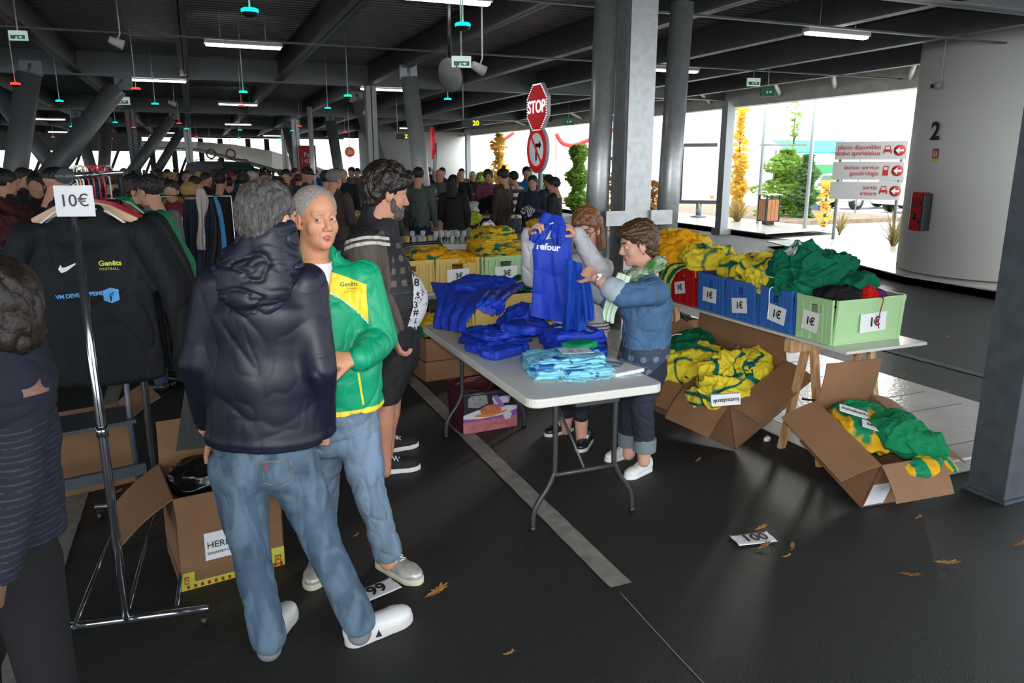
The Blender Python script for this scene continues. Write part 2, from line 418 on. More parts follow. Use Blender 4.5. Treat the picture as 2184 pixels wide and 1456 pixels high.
# ---------------------------------------------------------------- columns
def thing_parts(name, loc, label, cat, group=None, rz=0): return empty(name, loc, rz, label, cat, group)
def pipe(b, p0, p1, r, n=20): return b.tube([p0, p1], r, n)
t = empty('steel_column', (4.20, 6.9, 0), 0, 'grey steel I-section column between two round pipes in the middle of the frame', 'column')
b = MB(); b.bb(-.15, .15, -.15, -.12, 0, 3.5).bb(-.15, .15, .12, .15, 0, 3.5).bb(-.012, .012, -.12, .12, 0, 3.5); b.build('shaft', M_STEEL, t)
for x in (-.26, .27): MB().bb(x-.13, x+.13, -.19, -.155, 1.20, 1.35).build('guard_plate', M_STEEL, t)
MB().bb(-.25, .25, -.25, .25, 0, .03).build('base_plate', M_STEEL, t)
for px, lab, dx in ((3.80, 'round galvanised pipe column left of the central I-section column', .1), (4.66, 'round galvanised pipe column right of the central I-section column', .12)):
    t = empty('pipe_column', (px, 6.95, 0), 0, lab, 'column')
    b = MB(); pipe(b, (0, 0, 0), (dx, .03, 3.42), .118, 28); b.build('shaft', M_STEEL, t)
    b = MB(); b.bb(dx-.04, dx+.04, -.02, .08, 3.3, 3.5); b.build('top_bracket', M_STEELD, t)
    MB().lathe([(0, 0), (.2, 0), (.2, .02), (.0, .02)]).build('base_plate', M_STEEL, t)
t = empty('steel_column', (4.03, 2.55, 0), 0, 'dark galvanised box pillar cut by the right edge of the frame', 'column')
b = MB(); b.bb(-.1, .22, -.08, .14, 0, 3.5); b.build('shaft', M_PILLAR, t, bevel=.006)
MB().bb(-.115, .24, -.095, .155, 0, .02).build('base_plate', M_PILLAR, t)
# inclined pipe pairs (tree columns) and straight I columns behind
k = 0
def incl(p0, p1, r, lab, m=M_STEELD, grp=None):
    v = Vector(p1) - Vector(p0); t = empty('inclined_pipe_column', p0, 0, lab, 'column', grp)
    b = MB(); pipe(b, (0, 0, 0), v*.955, r, 18); b.build('shaft', m, t)
    e = v.normalized(); f = MB(); f.tube([v*.93, v], .045, 4); f.bb(v.x-.16, v.x+.16, v.y-.02, v.y+.02, v.z-.2, v.z+.05); f.build('top_bracket', m, t)
    MB().lathe([(0, 0), (r*1.6, 0), (r*1.6, .05), (0, .05)]).build('base_plate', m, t)
M_PIPE = mat('grey_pipe_steel', (.32, .33, .33), .42, .4, var=.1, vscale=5)
incl((4.02, 13.7, 0), (3.72, 13.85, 3.5), .15, 'leaning grey pipe column with open top behind the bearded man', M_PIPE)
incl((4.75, 18.4, 0), (3.72, 18.6, 3.45), .16, 'grey pipe column leaning left behind the bearded man')
t = empty('steel_column', (3.68, 16.9, 0), 0, 'pale grey I-section column between the two leaning pipes', 'column')
b = MB(); b.bb(-.11, .11, -.1, -.085, 0, 3.46).bb(-.11, .11, .085, .1, 0, 3.46).bb(-.01, .01, -.1, .1, 0, 3.46); b.build('shaft', mat('pale_steel', (.33, .33, .32), .5, .2, var=.1), t)
def incl_px(a, b, y, rad, lab):
    P, Q = gy(*a, y), gy(*b, y); f = lambda z: P + (Q-P)*((z-P.z)/(Q.z-P.z)); q = f(0); q.z = 0; incl(tuple(q), tuple(f(3.42)), rad, lab)
incl_px((250, 185), (113, 362), 17.0, .19, 'thick pipe column leaning right beside the black jacket rail')
incl_px((58, 285), (108, 350), 17.7, .15, 'pipe column leaning left, foot beside the thick one')
incl_px((57, 190), (28, 400), 15.0, .18, 'dark upright pipe column at the left edge of the frame')
incl_px((160, 240), (197, 367), 28.1, .17, 'dark pipe column leaning left, second bay of the left row')
incl_px((228, 252), (221, 372), 31, .20, 'dark upright pipe column between the leaning ones')
incl_px((357, 262), (277, 372), 27.3, .17, 'pipe column leaning right, second one along the left row')
incl_px((380, 290), (340, 356), 38.2, .19, 'third pipe column leaning right along the left row')
incl((4.9, 27.3, 0), (4.55, 27.5, 3.45), .18, 'dark pipe column behind the green jacket man')
incl((4.2, 33, 0), (3.7, 33.5, 3.45), .16, 'distant pipe column left of the red banner')
def icol(px, y, w, lab, m=None):
    p = gy(px, 330, y); t = empty('steel_column', (p.x, y, 0), 0, lab, 'column')
    b = MB(); b.bb(-w, w, -.1, -.08, 0, 3.46).bb(-w, w, .08, .1, 0, 3.46).bb(-.01, .01, -.1, .1, 0, 3.46); b.build('shaft', m or M_STEEL, t)
    MB().bb(-w*1.4, w*1.4, -.15, .15, 0, .03).build('base_plate', m or M_STEEL, t)
icol(287, 27.6, .14, 'I-section column in the second bay at left', M_STEELD)
icol(404, 38.2, .16, 'far I-section column left of the parked car')
icol(608, 38.2, .12, 'slim far column at the end of the silver ramp')
icol(633, 30, .13, 'far I-section column left of the red banner')
t = empty('round_post', tuple(gy(671, 420, 24).xy) + (0,), 0, 'slim bright round post behind the green jacket man', 'post')
MB().tube([(0, 0, 0), (0, 0, 3.5)], .075, 16).build('shaft', mat('bright_steel', (.6, .6, .58), .35, .4), t); MB().lathe([(0,0),(.14,0),(.14,.02),(0,.02)]).build('base_plate', M_STEEL, t)
for px, y, w, lab in ((998, 34, .11, 'grey post beside the white drum wall'), (1138, 29, .13, 'grey post left of the stop sign'), (1548, 19, .12, 'white post at the pavement behind the advertising panel')):
    p = gy(px, 330, y); p = gx(px, 330, 13.0)
    t = empty('facade_post', (13.0, p.y, 0), 0, lab, 'post')
    b = MB(); b.bb(-w, w, -.12, .12, 0, 3.4); b.build('shaft', mat('pale_green_grey_paint', (.42, .46, .46), .5), t); MB().bb(-w*1.5, w*1.5, -.18, .18, 0, .17).build('base_plate', M_STEEL, t)
# big white round volumes
t = empty('round_wall', (11.88, 8.15, .15), 0, 'large white round column with a black number two at right', 'column')
MB().lathe([(0, 0), (1.48, 0), (1.46, 4.0), (0, 4.0)], n=96).build('shaft', M_WHITEW, t)
CC = Vector((11.88, 8.15, 0)); CR = 1.475
t2 = empty('round_wall', (12.3, 42.6, 0), 0, 'white curved wall of the far drum behind the crowd', 'wall')
MB().lathe([(0, 0), (3.7, 0), (3.7, 3.9), (0, 3.9)], n=72).build('shaft', M_WHITEW, t2)
# ---------------------------------------------------------------- ceiling fittings
M_TUBE = mat('lamp_tube', (1, .97, .9), .5, emit=9); M_HOUS = mat('lamp_housing', (.5, .5, .48), .5)
lamps = [(520, 100, 'front one'), (338, 173, 'second one'), (818, 192, ''), (508, 224, ''), (105, 255, ''), (508, 266, ''), (128, 282, ''), (362, 284, ''), (582, 290, ''), (876, 274, ''), (1322, 246, ''), (1785, 77, ''), (1436, 152, ''), (945, 2, '')]
lp = None
for i, (px, py, nm) in enumerate(lamps):
    p = g(px, py, 3.42)
    if lp is None:
        lp = empty('tube_light', p); MB().bb(-.52, .52, -.06, .06, .02, .07).build('housing', M_HOUS, lp); MB().bb(-.5, .5, -.05, .05, -.012, .02).build('diffuser', M_TUBE, lp, bevel=.012); 
        MB().tube([(-.3, 0, .07), (-.3, 0, .52)], .006, 6).build('hanger', M_HOUS, lp); MB().tube([(.3, 0, .07), (.3, 0, .52)], .006, 6).build('hanger', M_HOUS, lp); o = lp
    else: o = copy_tree(lp)
    o.location = p; 
    where = ['above the left aisle, nearest of the row', 'left of the nearest row, over the jacket rail', 'behind the pale I-section column', 'second of the middle row', 'at far left beside the upright pipe', 'third of the middle row', 'far left, lower one', 'far, beside the leaning pipe', 'far, above the silver ramp', 'far, right of the leaning pipe', 'behind the stop sign', 'under the beams at upper right', 'between the central pipes and the facade', 'cut by the top edge of the frame'][i]
    tag(o, 'lit ceiling tube light ' + where, 'ceiling light', 'tube lights under the roof')
M_LG = mat('green_led', (.0, .9, .5), .5, emit=2.2); M_LR = mat('red_led', (1, .04, .02), .5, emit=2.5); M_LM = mat('magenta_led', (1, .05, .6), .5, emit=2.5)
M_ROD = mat('pale_rod', (.5, .5, .5), .5)
sens = [(533, 27, 'g'), (987, 57, 'g'), (742, 206, 'g'), (519, 198, 'g'), (955, 213, 'g'), (33, 181, 'r'), (127, 217, 'g'), (290, 191, 'r'), (331, 223, 'g'), (246, 262, 'g'), (382, 264, 'r'), (398, 276, 'g'), (699, 232, 'g'), (639, 270, 'r'), (623, 280, 'g'), (512, 278, 'g'), (515, 227, 'r'), (26, 268, 'g'), (153, 271, 'g'), (285, 273, 'r'), (598, 296, 'g'), (510, 295, 'g'), (113, 293, 'm'), (237, 296, 'm'), (419, 293, 'r'), (875, 238, 'r'), (322, 290, 'r'), (736, 283, 'r')]
sp = {}
for i, (px, py, c) in enumerate(sens):
    zz = 2.9 if py < 260 else 2.95
    p = g(px, py, zz)
    if p.y > 47 or p.dot(_F) > 55: p = gd(px, py, 40 + i*.3)
    h = 3.93 - p.z
    o = empty('bay_sensor', p)
    MB().lathe([(0, -.03), (.03, -.03), (.06, -.012), (.062, .0)], n=20).build('cap', M_BLACK, o)
    MB().lathe([(.062, 0), (.063, .022), (.05, .03), (0, .032)], n=20).build('light_ring', {'g': M_LG, 'r': M_LR, 'm': M_LM}[c], o)
    MB().tube([(0, 0, .03), (0, 0, h)], .007, 6).build('rod', M_ROD, o)
    cn = {'g': 'green', 'r': 'red', 'm': 'magenta'}[c]
    pos = ['top edge left of centre', 'under the second long beam', 'beside the pale column top', 'below the nearest row of lights', 'beneath the hanging speaker', 'far left edge', 'over the jacket rail', 'left of the second tube light', 'below the second tube light', 'beside the thick leaning pipe', 'over the far left row', 'right of the far left row', 'left of the round post', 'before the far girder', 'under the far girder', 'in the middle row', 'by the middle tube light', 'low at the far left', 'low beside the leaning pipe', 'above the beige wall', 'far, over the ramp end', 'farthest of the middle row', 'before the beige wall, left', 'before the beige wall, right', 'far over the car', 'behind the open-topped pipe', 'far beside the third leaning pipe', 'far, over the hanging red disc'][i]
    tag(o, '%s parking sensor lamp hanging on a rod, %s' % (cn, pos), 'sensor light', 'hanging bay sensors')
# emergency exit boxes
M_EG = mat('exit_green', (.01, .18, .1), .4); M_EW = mat('exit_pale', (.75, .9, .82), .4, emit=.25)
def exitbox(px, py, dist, w, lab, back=False):
    p = gd(px, py, dist); t = empty('exit_sign', p, -YAW*.6, lab, 'exit sign')
    MB().bb(-w/2, w/2, -.02, .02, -w*.28, w*.28).build('housing', M_EG if back else M_EW, t, bevel=.004)
    b = MB(); s = w*.1
    if not back: b.bb(-w*.4, w*.4, -.024, -.021, -w*.2, w*.02); b.build('green_panel', M_EG, t); b = MB()
    # running figure and arrow
    f = M_EW
    b.prism([(-2.2, -1.6), (-1.7, -1.6), (-1.2, -.4), (-.7, -1.5), (-.2, -1.5), (-.8, .2), (-.2, .5), (-.4, .8), (-1.2, .7), (-1.9, .2), (-1.7, 0), (-1.5, .2)], (0, -.026, -.02 if not back else 0), (s*.62, 0, 0), (0, 0, s*.62), (0, -1, 0), .002)
    b.prism([(.6, -.3), (1.6, -.3), (1.6, -.8), (2.6, 0), (1.6, .8), (1.6, .3), (.6, .3)], (0, -.026, -.02 if not back else 0), (s, 0, 0), (0, 0, s), (0, -1, 0), .002)
    b.build('pictogram', f, t); MB().tube([(0, 0, w*.28), (0, 0, max(.1, 3.95-p.z))], .008, 6).build('rod', M_ROD, t)
exitbox(984, 132, 8.2, .2, 'small green exit box beside the spotlight under the second beam')
exitbox(1607, 175, 17, .3, 'green exit box on the far beam above the advertising panel')
exitbox(1637, 196, 15, .28, 'dark green exit sign with arrow on the fascia', True)
exitbox(39, 76, 9.5, .2, 'green exit box at the top left corner')
exitbox(261, 215, 17, .3, 'green exit box on the beam right of the leaning pipe top')
exitbox(1212, 259, 26, .4, 'green exit sign right of the stop sign', True)
# spot lamps / speakers on the beams
M_CREAM = mat('cream_plastic', (.5, .5, .46), .45)
def spotlamp(px, py, dist, s, lab):
    p = gd(px, py, dist); t = empty('spotlight', p, 0, lab, 'spotlight'); Mx = Matrix.Rotation(R(115), 3, 'Y')
    MB().lathe([(0, -.1*s), (.05*s, -.1*s), (.075*s, .1*s), (.06*s, .1*s), (.05*s, .02*s), (0, .02*s)], n=18, M=Mx).build('body', M_CREAM, t)
    MB().tube([(0, 0, 0), (.06*s, 0, .12*s), (.06*s, 0, 3.94-p.z)], .012*s, 6).build('arm', M_HOUS, t)
spotlamp(1020, 145, 8.6, .8, 'cream spotlight on the tray right of the exit box')
spotlamp(248, 90, 9.5, .8, 'round cream loudspeaker under the tray at upper left')
spotlamp(784, 243, 18, 1.0, 'cream spotlight behind the pale I-section column')
spotlamp(367, 220, 19, .9, 'cream loudspeaker on the far beam left of the middle row')
t = empty('hanging_speaker', gd(960, 160, 8.3), R(20), 'flat round grey sign hanging edge-on from the second beam', 'sign')
MB().lathe([(0, -.02), (.17, -.02), (.17, .02), (0, .02)], n=28, M=Matrix.Rotation(R(78), 3, 'Y')).build('disc', mat('grey_sign_back', (.2, .2, .2), .5), t)
MB().tube([(0, 0, .15), (0, 0, 3.5-t.location.z)], .02, 6).build('bracket', M_BLACK, t)
M_YD = mat('led_digits', (.8, .9, .02), .5, emit=1.2)
for px, py, dist, w, n_, lab in ((1018, 263, 17, .34, '20', 'dark counter panel showing twenty under the far girder'), (871, 291, 22, .34, '22', 'dark counter panel showing twenty two beside the white drum')):
    p = gd(px, py, dist); t = empty('counter_display', p, -YAW, lab, 'display')
    MB().bb(-w, w*.4, -.02, .02, -w*.22, w*.22).build('case', mat('dark_case', (.06, .055, .045), .5), t)
    text('digits', n_, w*.42, (-.03, -.022, 0), (1, 0, 0), (0, 0, 1), M_YD, t, bold=.004)
    MB().tube([(-w*.9, 0, w*.2), (-w*.9, 0, 3.94-p.z)], .012, 6).build('rod', M_ROD, t)
# ================================================================ exterior and signs
M_RED = mat('sign_red', 'c02028', .4); M_INK = mat('black_ink', (.01, .01, .01), .6); M_PAPER = mat('white_paper', (.8, .8, .82), .6)
M_SIGNW = mat('sign_white', (.62, .62, .60), .5); M_POST = mat('sign_post_steel', (.25, .27, .27), .4, .5)
VX = Vector((1, 0, 0)); VZ = Vector((0, 0, 1))
def sstop():
    p = gd(1146, 520, 14.5); p.z = 0; s = 1/14.5
    t = empty('stop_sign', p, -YAW + R(-66), 'tall red lit stop sign above a round red ringed sign on a grey pole', 'road sign')
    zt = gd(1140, 229, 14.5).z; zc = gd(1140, 319, 14.5).z
    MB().tube([(0, .05, 0), (0, .05, zt)], .045, 14).build('pole', M_POST, t)
    c, s2 = .41*.98, .17*.98
    oc = [(.17, .42), (.42, .17), (.42, -.17), (.17, -.42), (-.17, -.42), (-.42, -.17), (-.42, .17), (-.17, .42)]
    MB().prism(oc, (0, .04, zt), (1, 0, 0), (0, 0, 1), (0, -1, 0), .07).build('stop_housing', mat('sign_rim', (.6, .6, .6), .4), t)
    pl = MB().prism([(x*.92, y*.92) for x, y in oc], (0, -.031, zt), (1, 0, 0), (0, 0, 1), (0, -1, 0), .006).build('stop_panel', mat('stop_red', (.62, .01, .015), .5, emit=.35), t)
    text('lettering', 'STOP', .31, (0, -.04, zt), (1, 0, 0), (0, 0, 1), mat('led_white', (.95, .95, 1), .5, emit=1.5), pl, bold=.006)
    b = MB()
    for i in range(8):
        a, e = Vector((oc[i][0], 0, oc[i][1])), Vector((oc[(i+1) % 8][0], 0, oc[(i+1) % 8][1]))
        for k in range(7): q = (a.lerp(e, k/7))*.96; b.lathe([(0, 0), (.011, 0), (.009, .008), (0, .01)], (q.x, -.037, q.z+zt), 6, Matrix.Rotation(PI/2, 3, 'X'))
    b.build('edge_leds', bpy.data.materials['led_white'], t)
    Rx = Matrix.Rotation(PI/2, 3, 'X')
    MB().lathe([(0, -.03), (.43, -.03), (.43, .03), (0, .03)], (0, 0, zc), 48, Rx).build('round_housing', bpy.data.materials['sign_rim'], t)
    MB().lathe([(0, 0), (.31, 0), (.31, .004), (0, .004)], (0, -.033, zc), 48, Rx).build('round_panel', mat('panel_pale', (.75, .85, .85), .5, emit=.25), t)
    b = MB().lathe([(.30, 0), (.41, 0), (.41, .008), (.30, .008)], (0, -.033, zc), 48, Rx)
    b.box((0, -.042, zc), (.64, .005, .055), Matrix.Rotation(R(48), 3, 'Y')); b.build('red_ring', bpy.data.materials['stop_red'], t)
    b = MB(); b.bb(-.03, .03, -.043, -.04, zc-.2, zc+.02); b.prism([(-.03, 0), (.12, 0), (.12, -.05), (.22, .04), (.12, .13), (.12, .07), (-.03, .07)], (0, -.04, zc+.04), (1, 0, 0), (0, 0, 1), (0, -1, 0), .003); b.build('arrow', M_INK, t)
sstop()
p = gd(930, 520, 19); p.z = 0; t = empty('stop_sign', p, -YAW + R(-80), 'stop sign seen nearly edge-on above a mirror disc, behind the crowd', 'road sign')
zt = gd(928, 305, 19).z; zc = gd(928, 358, 19).z
MB().tube([(0, .03, 0), (0, .03, zt)], .04, 10).build('pole', M_POST, t)
oc = [(.17, .42), (.42, .17), (.42, -.17), (.17, -.42), (-.17, -.42), (-.42, -.17), (-.42, .17), (-.17, .42)]
MB().prism([(x*.9, y*.9) for x, y in oc], (0, .0, zt), (1, 0, 0), (0, 0, 1), (0, -1, 0), .06).build('stop_panel', bpy.data.materials['stop_red'], t)
MB().lathe([(0, -.03), (.4, -.03), (.4, .03), (0, .03)], (0, 0, zc), 32, Matrix.Rotation(PI/2, 3, 'X')).build('round_panel', bpy.data.materials['sign_rim'], t)
# hanging red disc, far
p = gd(746, 324, 26); t = empty('hanging_disc_sign', p, -YAW, 'orange red round sign hanging behind the leaning pipe', 'sign')
MB().lathe([(0, -.02), (.17, -.02), (.17, .02), (0, .02)], n=28, M=Matrix.Rotation(PI/2, 3, 'X')).build('disc', mat('orange_red', (.7, .12, .05), .5, emit=.3), t)
MB().prism([(-.08, -.06), (.08, -.06), (.05, .05), (-.05, .05)], (0, -.021, 0), (1, 0, 0), (0, 0, 1), (0, -1, 0), .004).build('pictogram', M_WHITE, t)
MB().tube([(0, 0, .17), (0, 0, 3.94-p.z)], .012, 6).build('rod', M_ROD, t)
# three-panel direction sign on the pavement
p0 = gd(1777, 502, 17.25); p0.z = .15; p1 = gd(1902, 517, 16.65); p1.z = .15
ax = (p1-p0).normalized(); L_ = (p1-p0).length
t = empty('direction_sign', p0, math.atan2(ax.y, ax.x), 'three white direction boards with red lettering on two steel posts', 'sign')
ztop = gd(1850, 300, 17).z - .15
for x in (.0, L_): MB().tube([(x, 0, 0), (x, 0, ztop-.05)], .035, 12).build('post', M_POST, t)
car = [(-.5, -.28), (-.5, .02), (-.38, .1), (-.3, .42), (.3, .42), (.38, .1), (.5, .02), (.5, -.28), (.36, -.28), (.36, -.14), (-.36, -.14), (-.36, -.28)]
w = L_*1.19; h = .385; x0 = -.12
rows = [('places disponibles\nordezko aparkalekua', 0, 0), ('station service\ngasolindegia', 1, -.06), ('sortie\nirteera', 0, -.12)]
for i, (tx, ic, sh) in enumerate(rows):
    zc = ztop - .21 - i*.43; bd = MB().bb(x0+sh*.3, x0+w+sh*.3-.02, -.06, -.035, zc-h/2, zc+h/2).build('board', M_SIGNW, t)
    text('lettering', tx, .134, (x0+w*.64, -.062, zc+.005), (1, 0, 0), (0, 0, 1), M_RED, bd, ax='RIGHT', line=.95, sp=.92)
    q = Vector((x0+w*.73, -.063, zc))
    if ic: MB().prism([(-.09, -.13), (.09, -.13), (.09, .13), (-.06, .13), (-.09, .08)], q, (.62, 0, 0), (0, 0, .8), (0, -1, 0), .002).build('pump_icon', M_RED, bd); MB().bb(q.x-.035, q.x+.035, -.068, -.065, zc+.02, zc+.08).build('pump_window', M_SIGNW, bd)
    else:
        MB().prism(car, q, (.165, 0, 0), (0, 0, .24), (0, -1, 0), .002).build('car_icon', M_RED, bd)
        MB().prism([(-.24, .1), (.24, .1), (.2, .34), (-.2, .34)], q + Vector((0, -.003, 0)), (.19, 0, 0), (0, 0, .24), (0, -1, 0), .002).build('windscreen', M_SIGNW, bd)
    q = Vector((x0+w*.89, -.063, zc))
    MB().lathe([(0, 0), (.115, 0), (.115, .002), (0, .002)], q, 30, Matrix.Rotation(PI/2, 3, 'X')).build('arrow_disc', M_RED, bd)
    MB().prism([(-.55, 0), (.0, .5), (.0, .16), (.55, .16), (.55, -.16), (0, -.16), (0, -.5)], q + Vector((0, -.004, 0)), (.15, 0, 0), (0, 0, .15), (0, -1, 0), .002).build('arrow', M_WHITE, bd)
# advertising panel
p = gd(1489, 462, 25); p.z = .16; t = empty('advertising_panel', p, -YAW+R(-14), 'tall lit advertising panel in a dark frame on a short foot', 'advertising panel')
zb = gd(1489, 445, 25).z; zt = gd(1489, 316, 25).z; w = 1.12
MB().tube([(0, 0, 0), (0, 0, zb+.1)], .09, 14).lathe([(0, 0), (.3, 0), (.2, .05), (0, .06)]).build('foot', M_POST, t)
MB().bb(-w/2-.1, w/2+.1, -.09, .09, zb, zt).build('frame', mat('dark_frame', (.05, .055, .06), .4), t, bevel=.02)
MB().bb(-w/2, w/2, -.1, -.088, zb+.12, zt-.12).build('poster', mat('pale_poster', (.8, .82, .82), .5, emit=.8), t)
MB().bb(w/2-.22, w/2-.1, -.104, -.1, zb+.18, zb+.26).build('orange_mark', mat('orange_print', (.8, .35, .05), .5), t)
# litter bin
p = gd(1637, 483, 21.5); p.z = .16; t = empty('litter_bin', p, R(-10), 'wooden clad litter bin with dark frame on the pavement', 'litter bin')
MB().bb(-.12, .12, -.12, .12, 0, .12).build('base', M_BLACK, t)
MB().bb(-.2, .2, -.2, .2, .1, .72).build('liner', mat('dark_liner', (.03, .025, .03), .5), t)
for a in range(4):
    Mx = Matrix.Rotation(a*PI/2, 3, 'Z')
    for k in (-1, 0, 1): MB().box(Mx @ Vector((k*.115, -.21, .42)), (.105, .02, .58), Mx).build('slat', mat('bin_wood', (.42, .17, .06), .5, var=.2), t)
for x in (-1, 1):
    for y in (-1, 1): MB().bb(x*.2-.02, x*.2+.02, y*.2-.02, y*.2+.02, .1, .84).build('corner_post', M_BLACK, t)
MB().bb(-.25, .25, -.25, .25, .83, .86).build('lid', mat('bin_lid', (.45, .45, .45), .4), t)
# number 2, extinguisher and camera on the white column
def oncol(px, py):
    r = ray(px, py); e = Vector((0, 0, EYE)); d2 = Vector((r.x, r.y)); o2 = Vector((-CC.x, -CC.y))
    a = d2.dot(d2); b_ = 2*o2.dot(d2); c = o2.dot(o2) - (CR+.003)**2; k = (-b_ - math.sqrt(max(b_*b_-4*a*c, 0)))/(2*a)
    q = e + r*k; n = Vector((q.x-CC.x, q.y-CC.y, 0)).normalized(); return q, n
q, n = oncol(1999, 281); rt = VZ.cross(n)
o = text('painted_number', '2', .36, q + n*.035, rt, VZ, M_INK, bold=.012); tag(o, 'black painted number two on the white round column', 'number')
q, n = oncol(1996, 330); rt = VZ.cross(n)
t = empty('fire_notice', q, math.atan2(rt.y, rt.x), 'small red and yellow fire notice on the white column', 'notice')
MB().bb(-.055, .055, -.012, -.006, -.05, .09).build('red_panel', M_RED, t); MB().bb(-.055, .055, -.012, -.006, -.1, -.052).build('yellow_strip', mat('notice_yellow', (.7, .6, .1), .5), t)
MB().bb(-.03, -.01, -.014, -.012, -.03, .06).bb(.01, .03, -.014, -.012, -.03, .05).build('pictogram', M_WHITE, t)
q, n = oncol(1972, 450); rt = VZ.cross(n)
t = empty('extinguisher_box', q + n*.05, math.atan2(rt.y, rt.x), 'red fire extinguisher box mounted low on the white round column', 'extinguisher box')
MB().bb(-.13, .15, -.12, .03, -.3, .29).build('case', mat('extinguisher_red', (.55, .012, .015), .3), t, bevel=.03)
MB().bb(.13, .17, -.125, .03, -.29, .27).build('side_trim', M_BLACK, t, bevel=.01)
MB().bb(-.09, .08, -.128, -.12, .05, .22).build('label_panel', mat('dark_red', (.3, .01, .01), .4), t); MB().lathe([(0, 0), (.05, 0), (.05, .01), (0, .01)], (0, -.12, -.08), 16, Matrix.Rotation(PI/2, 3, 'X')).build('handle_recess', M_BLACK, t)
MB().bb(.1, .16, -.135, -.12, .1, .16).build('latch', M_BLACK, t); MB().bb(.1, .16, -.135, -.12, -.18, -.12).build('latch', M_BLACK, t)
q, n = oncol(2008, 183); t = empty('security_camera', q, 0, 'small camera dome on the white round column, below a cable conduit', 'camera'); rt = VZ.cross(n)
MB().lathe([(0, -.05), (.045, -.045), (.06, 0), (.06, .05), (0, .05)], n*.06, 18).build('dome', mat('grey_dome', (.3, .3, .3), .4), t)
MB().lathe([(0, 0), (.035, 0), (.03, .02), (0, .02)], n*.1 - rt*.08, 14, Matrix.Rotation(PI/2, 3, 'X')).build('lens', M_BLACK, t)
MB().tube([n*.02 + VZ*.05, n*.02 + VZ*1.15], .012, 8).build('conduit', M_HOUS, t)
# ---- planting, vehicles and buildings outside
def leaves(name, parent, m, pts, s, seed):
    rr = random.Random(seed); b = MB()
    for p in pts:
        d = Vector((rr.uniform(-1, 1), rr.uniform(-1, 1), rr.uniform(-.6, 1))).normalized(); x, y, z = frame(d); k = s*rr.uniform(.6, 1.4)
        c = Vector(p); b.add([c - x*k, c - y*k*.45, c + x*k, c + y*k*.45], [(0, 1, 2, 3)])
    return b.build(name, m, parent)
def leafmat(n, c): 
    m = mat(n, c, .5); b = m.node_tree.nodes['Principled BSDF']; b.inputs['Subsurface Weight'].default_value = 0
    nt = m.node_tree; tr = nt.nodes.new('ShaderNodeBsdfTranslucent'); tr.inputs[0].default_value = m.diffuse_color
    mx = nt.nodes.new('ShaderNodeMixShader'); mx.inputs[0].default_value = .45; out = nt.nodes['Material Output']
    nt.links.new(b.outputs[0], mx.inputs[1]); nt.links.new(tr.outputs[0], mx.inputs[2]); nt.links.new(mx.outputs[0], out.inputs[0]); return m
ML = [leafmat('leaf_green', (.26, .42, .07)), leafmat('leaf_gold', (.85, .58, .10)), leafmat('leaf_dark', (.12, .22, .07)), leafmat('leaf_rust', (.62, .34, .10))]
M_BARK = mat('bark', (.10, .08, .06), .9)
def bush(name, px, pb, pt, wpx, dist, mi, n, seed, lab, cat='bush', taper=.6, s=.09):
    p = gd(px, pb, dist); p.z = 0; top = gd(px, pt, dist).z; w = wpx*dist/FPX/2
    t = empty(name, p, 0, lab, cat); rr = random.Random(seed); pts = []
    for i in range(n):
        h = rr.random()**.9; prof = (1-abs(h-.35)**1.5*taper*1.6)*(.75 + .35*math.sin(h*17+seed)) ; a = rr.uniform(0, 2*PI); q = w*max(prof, .12)*math.sqrt(rr.random())
        pts.append((q*math.cos(a), q*math.sin(a)*.7, .1 + h*(top-.1)))
    leaves('foliage', t, ML[mi], pts, s, seed)
    b = MB(); b.tube([(0, 0, 0), (.03, 0, top*.5), (0, .03, top*.9)], [.05, .035, .01], 8)
    for k in range(6): a = k*1.1; b.tube([(0, 0, top*(.15+.1*k)), (w*.5*math.cos(a), w*.3*math.sin(a), top*(.3+.1*k))], [.02, .008], 5)
    b.build('stem', M_BARK, t)
bush('shrub', 1668, 476, 318, 150, 26, 0, 2600, 1, 'big bright green shrub right of the litter bin', s=.1)
bush('shrub', 1712, 478, 330, 70, 25, 2, 1500, 2, 'darker green shrub half behind the bright one', s=.1)
bush('climbing_plant', 1568, 452, 228, 42, 25.5, 1, 800, 3, 'tall golden autumn climber beside the white post', 'plant', .2, .09)
bush('climbing_plant', 1574, 440, 330, 40, 25.2, 1, 900, 31, 'golden foliage low on the autumn climber beside the grey gap', 'plant', .2, .09)
bush('climbing_plant', 1690, 330, 215, 50, 27, 0, 260, 4, 'sparse green climber tip against the white sky', 'plant', .2, .08)
bush('climbing_plant', 1233, 432, 310, 60, 28, 0, 2200, 5, 'dense green column of ivy behind the stop sign', 'plant', .5, .1)
bush('climbing_plant', 1065, 400, 285, 44, 34, 1, 900, 6, 'golden green climber beside the red ribbon', 'plant', .4, .11)
bush('bush', 1030, 402, 368, 90, 36, 0, 800, 7, 'low green bush behind the lady in pink', s=.14)
bush('bush', 1162, 470, 372, 60, 27, 0, 700, 8, 'low green bush behind the stop sign pole')
bush('climbing_plant', 1310, 470, 335, 34, 20, 1, 500, 9, 'yellow green plant between the central pipes', 'plant', .3, .08)
bush('climbing_plant', 1755, 492, 385, 44, 21.5, 1, 190, 10, 'yellow plant left of the direction sign', 'plant', .4, .09)
bush('climbing_plant', 1390, 470, 385, 40, 22, 3, 350, 12, 'rust coloured plant left of the right pipe', 'plant', .4, .08)
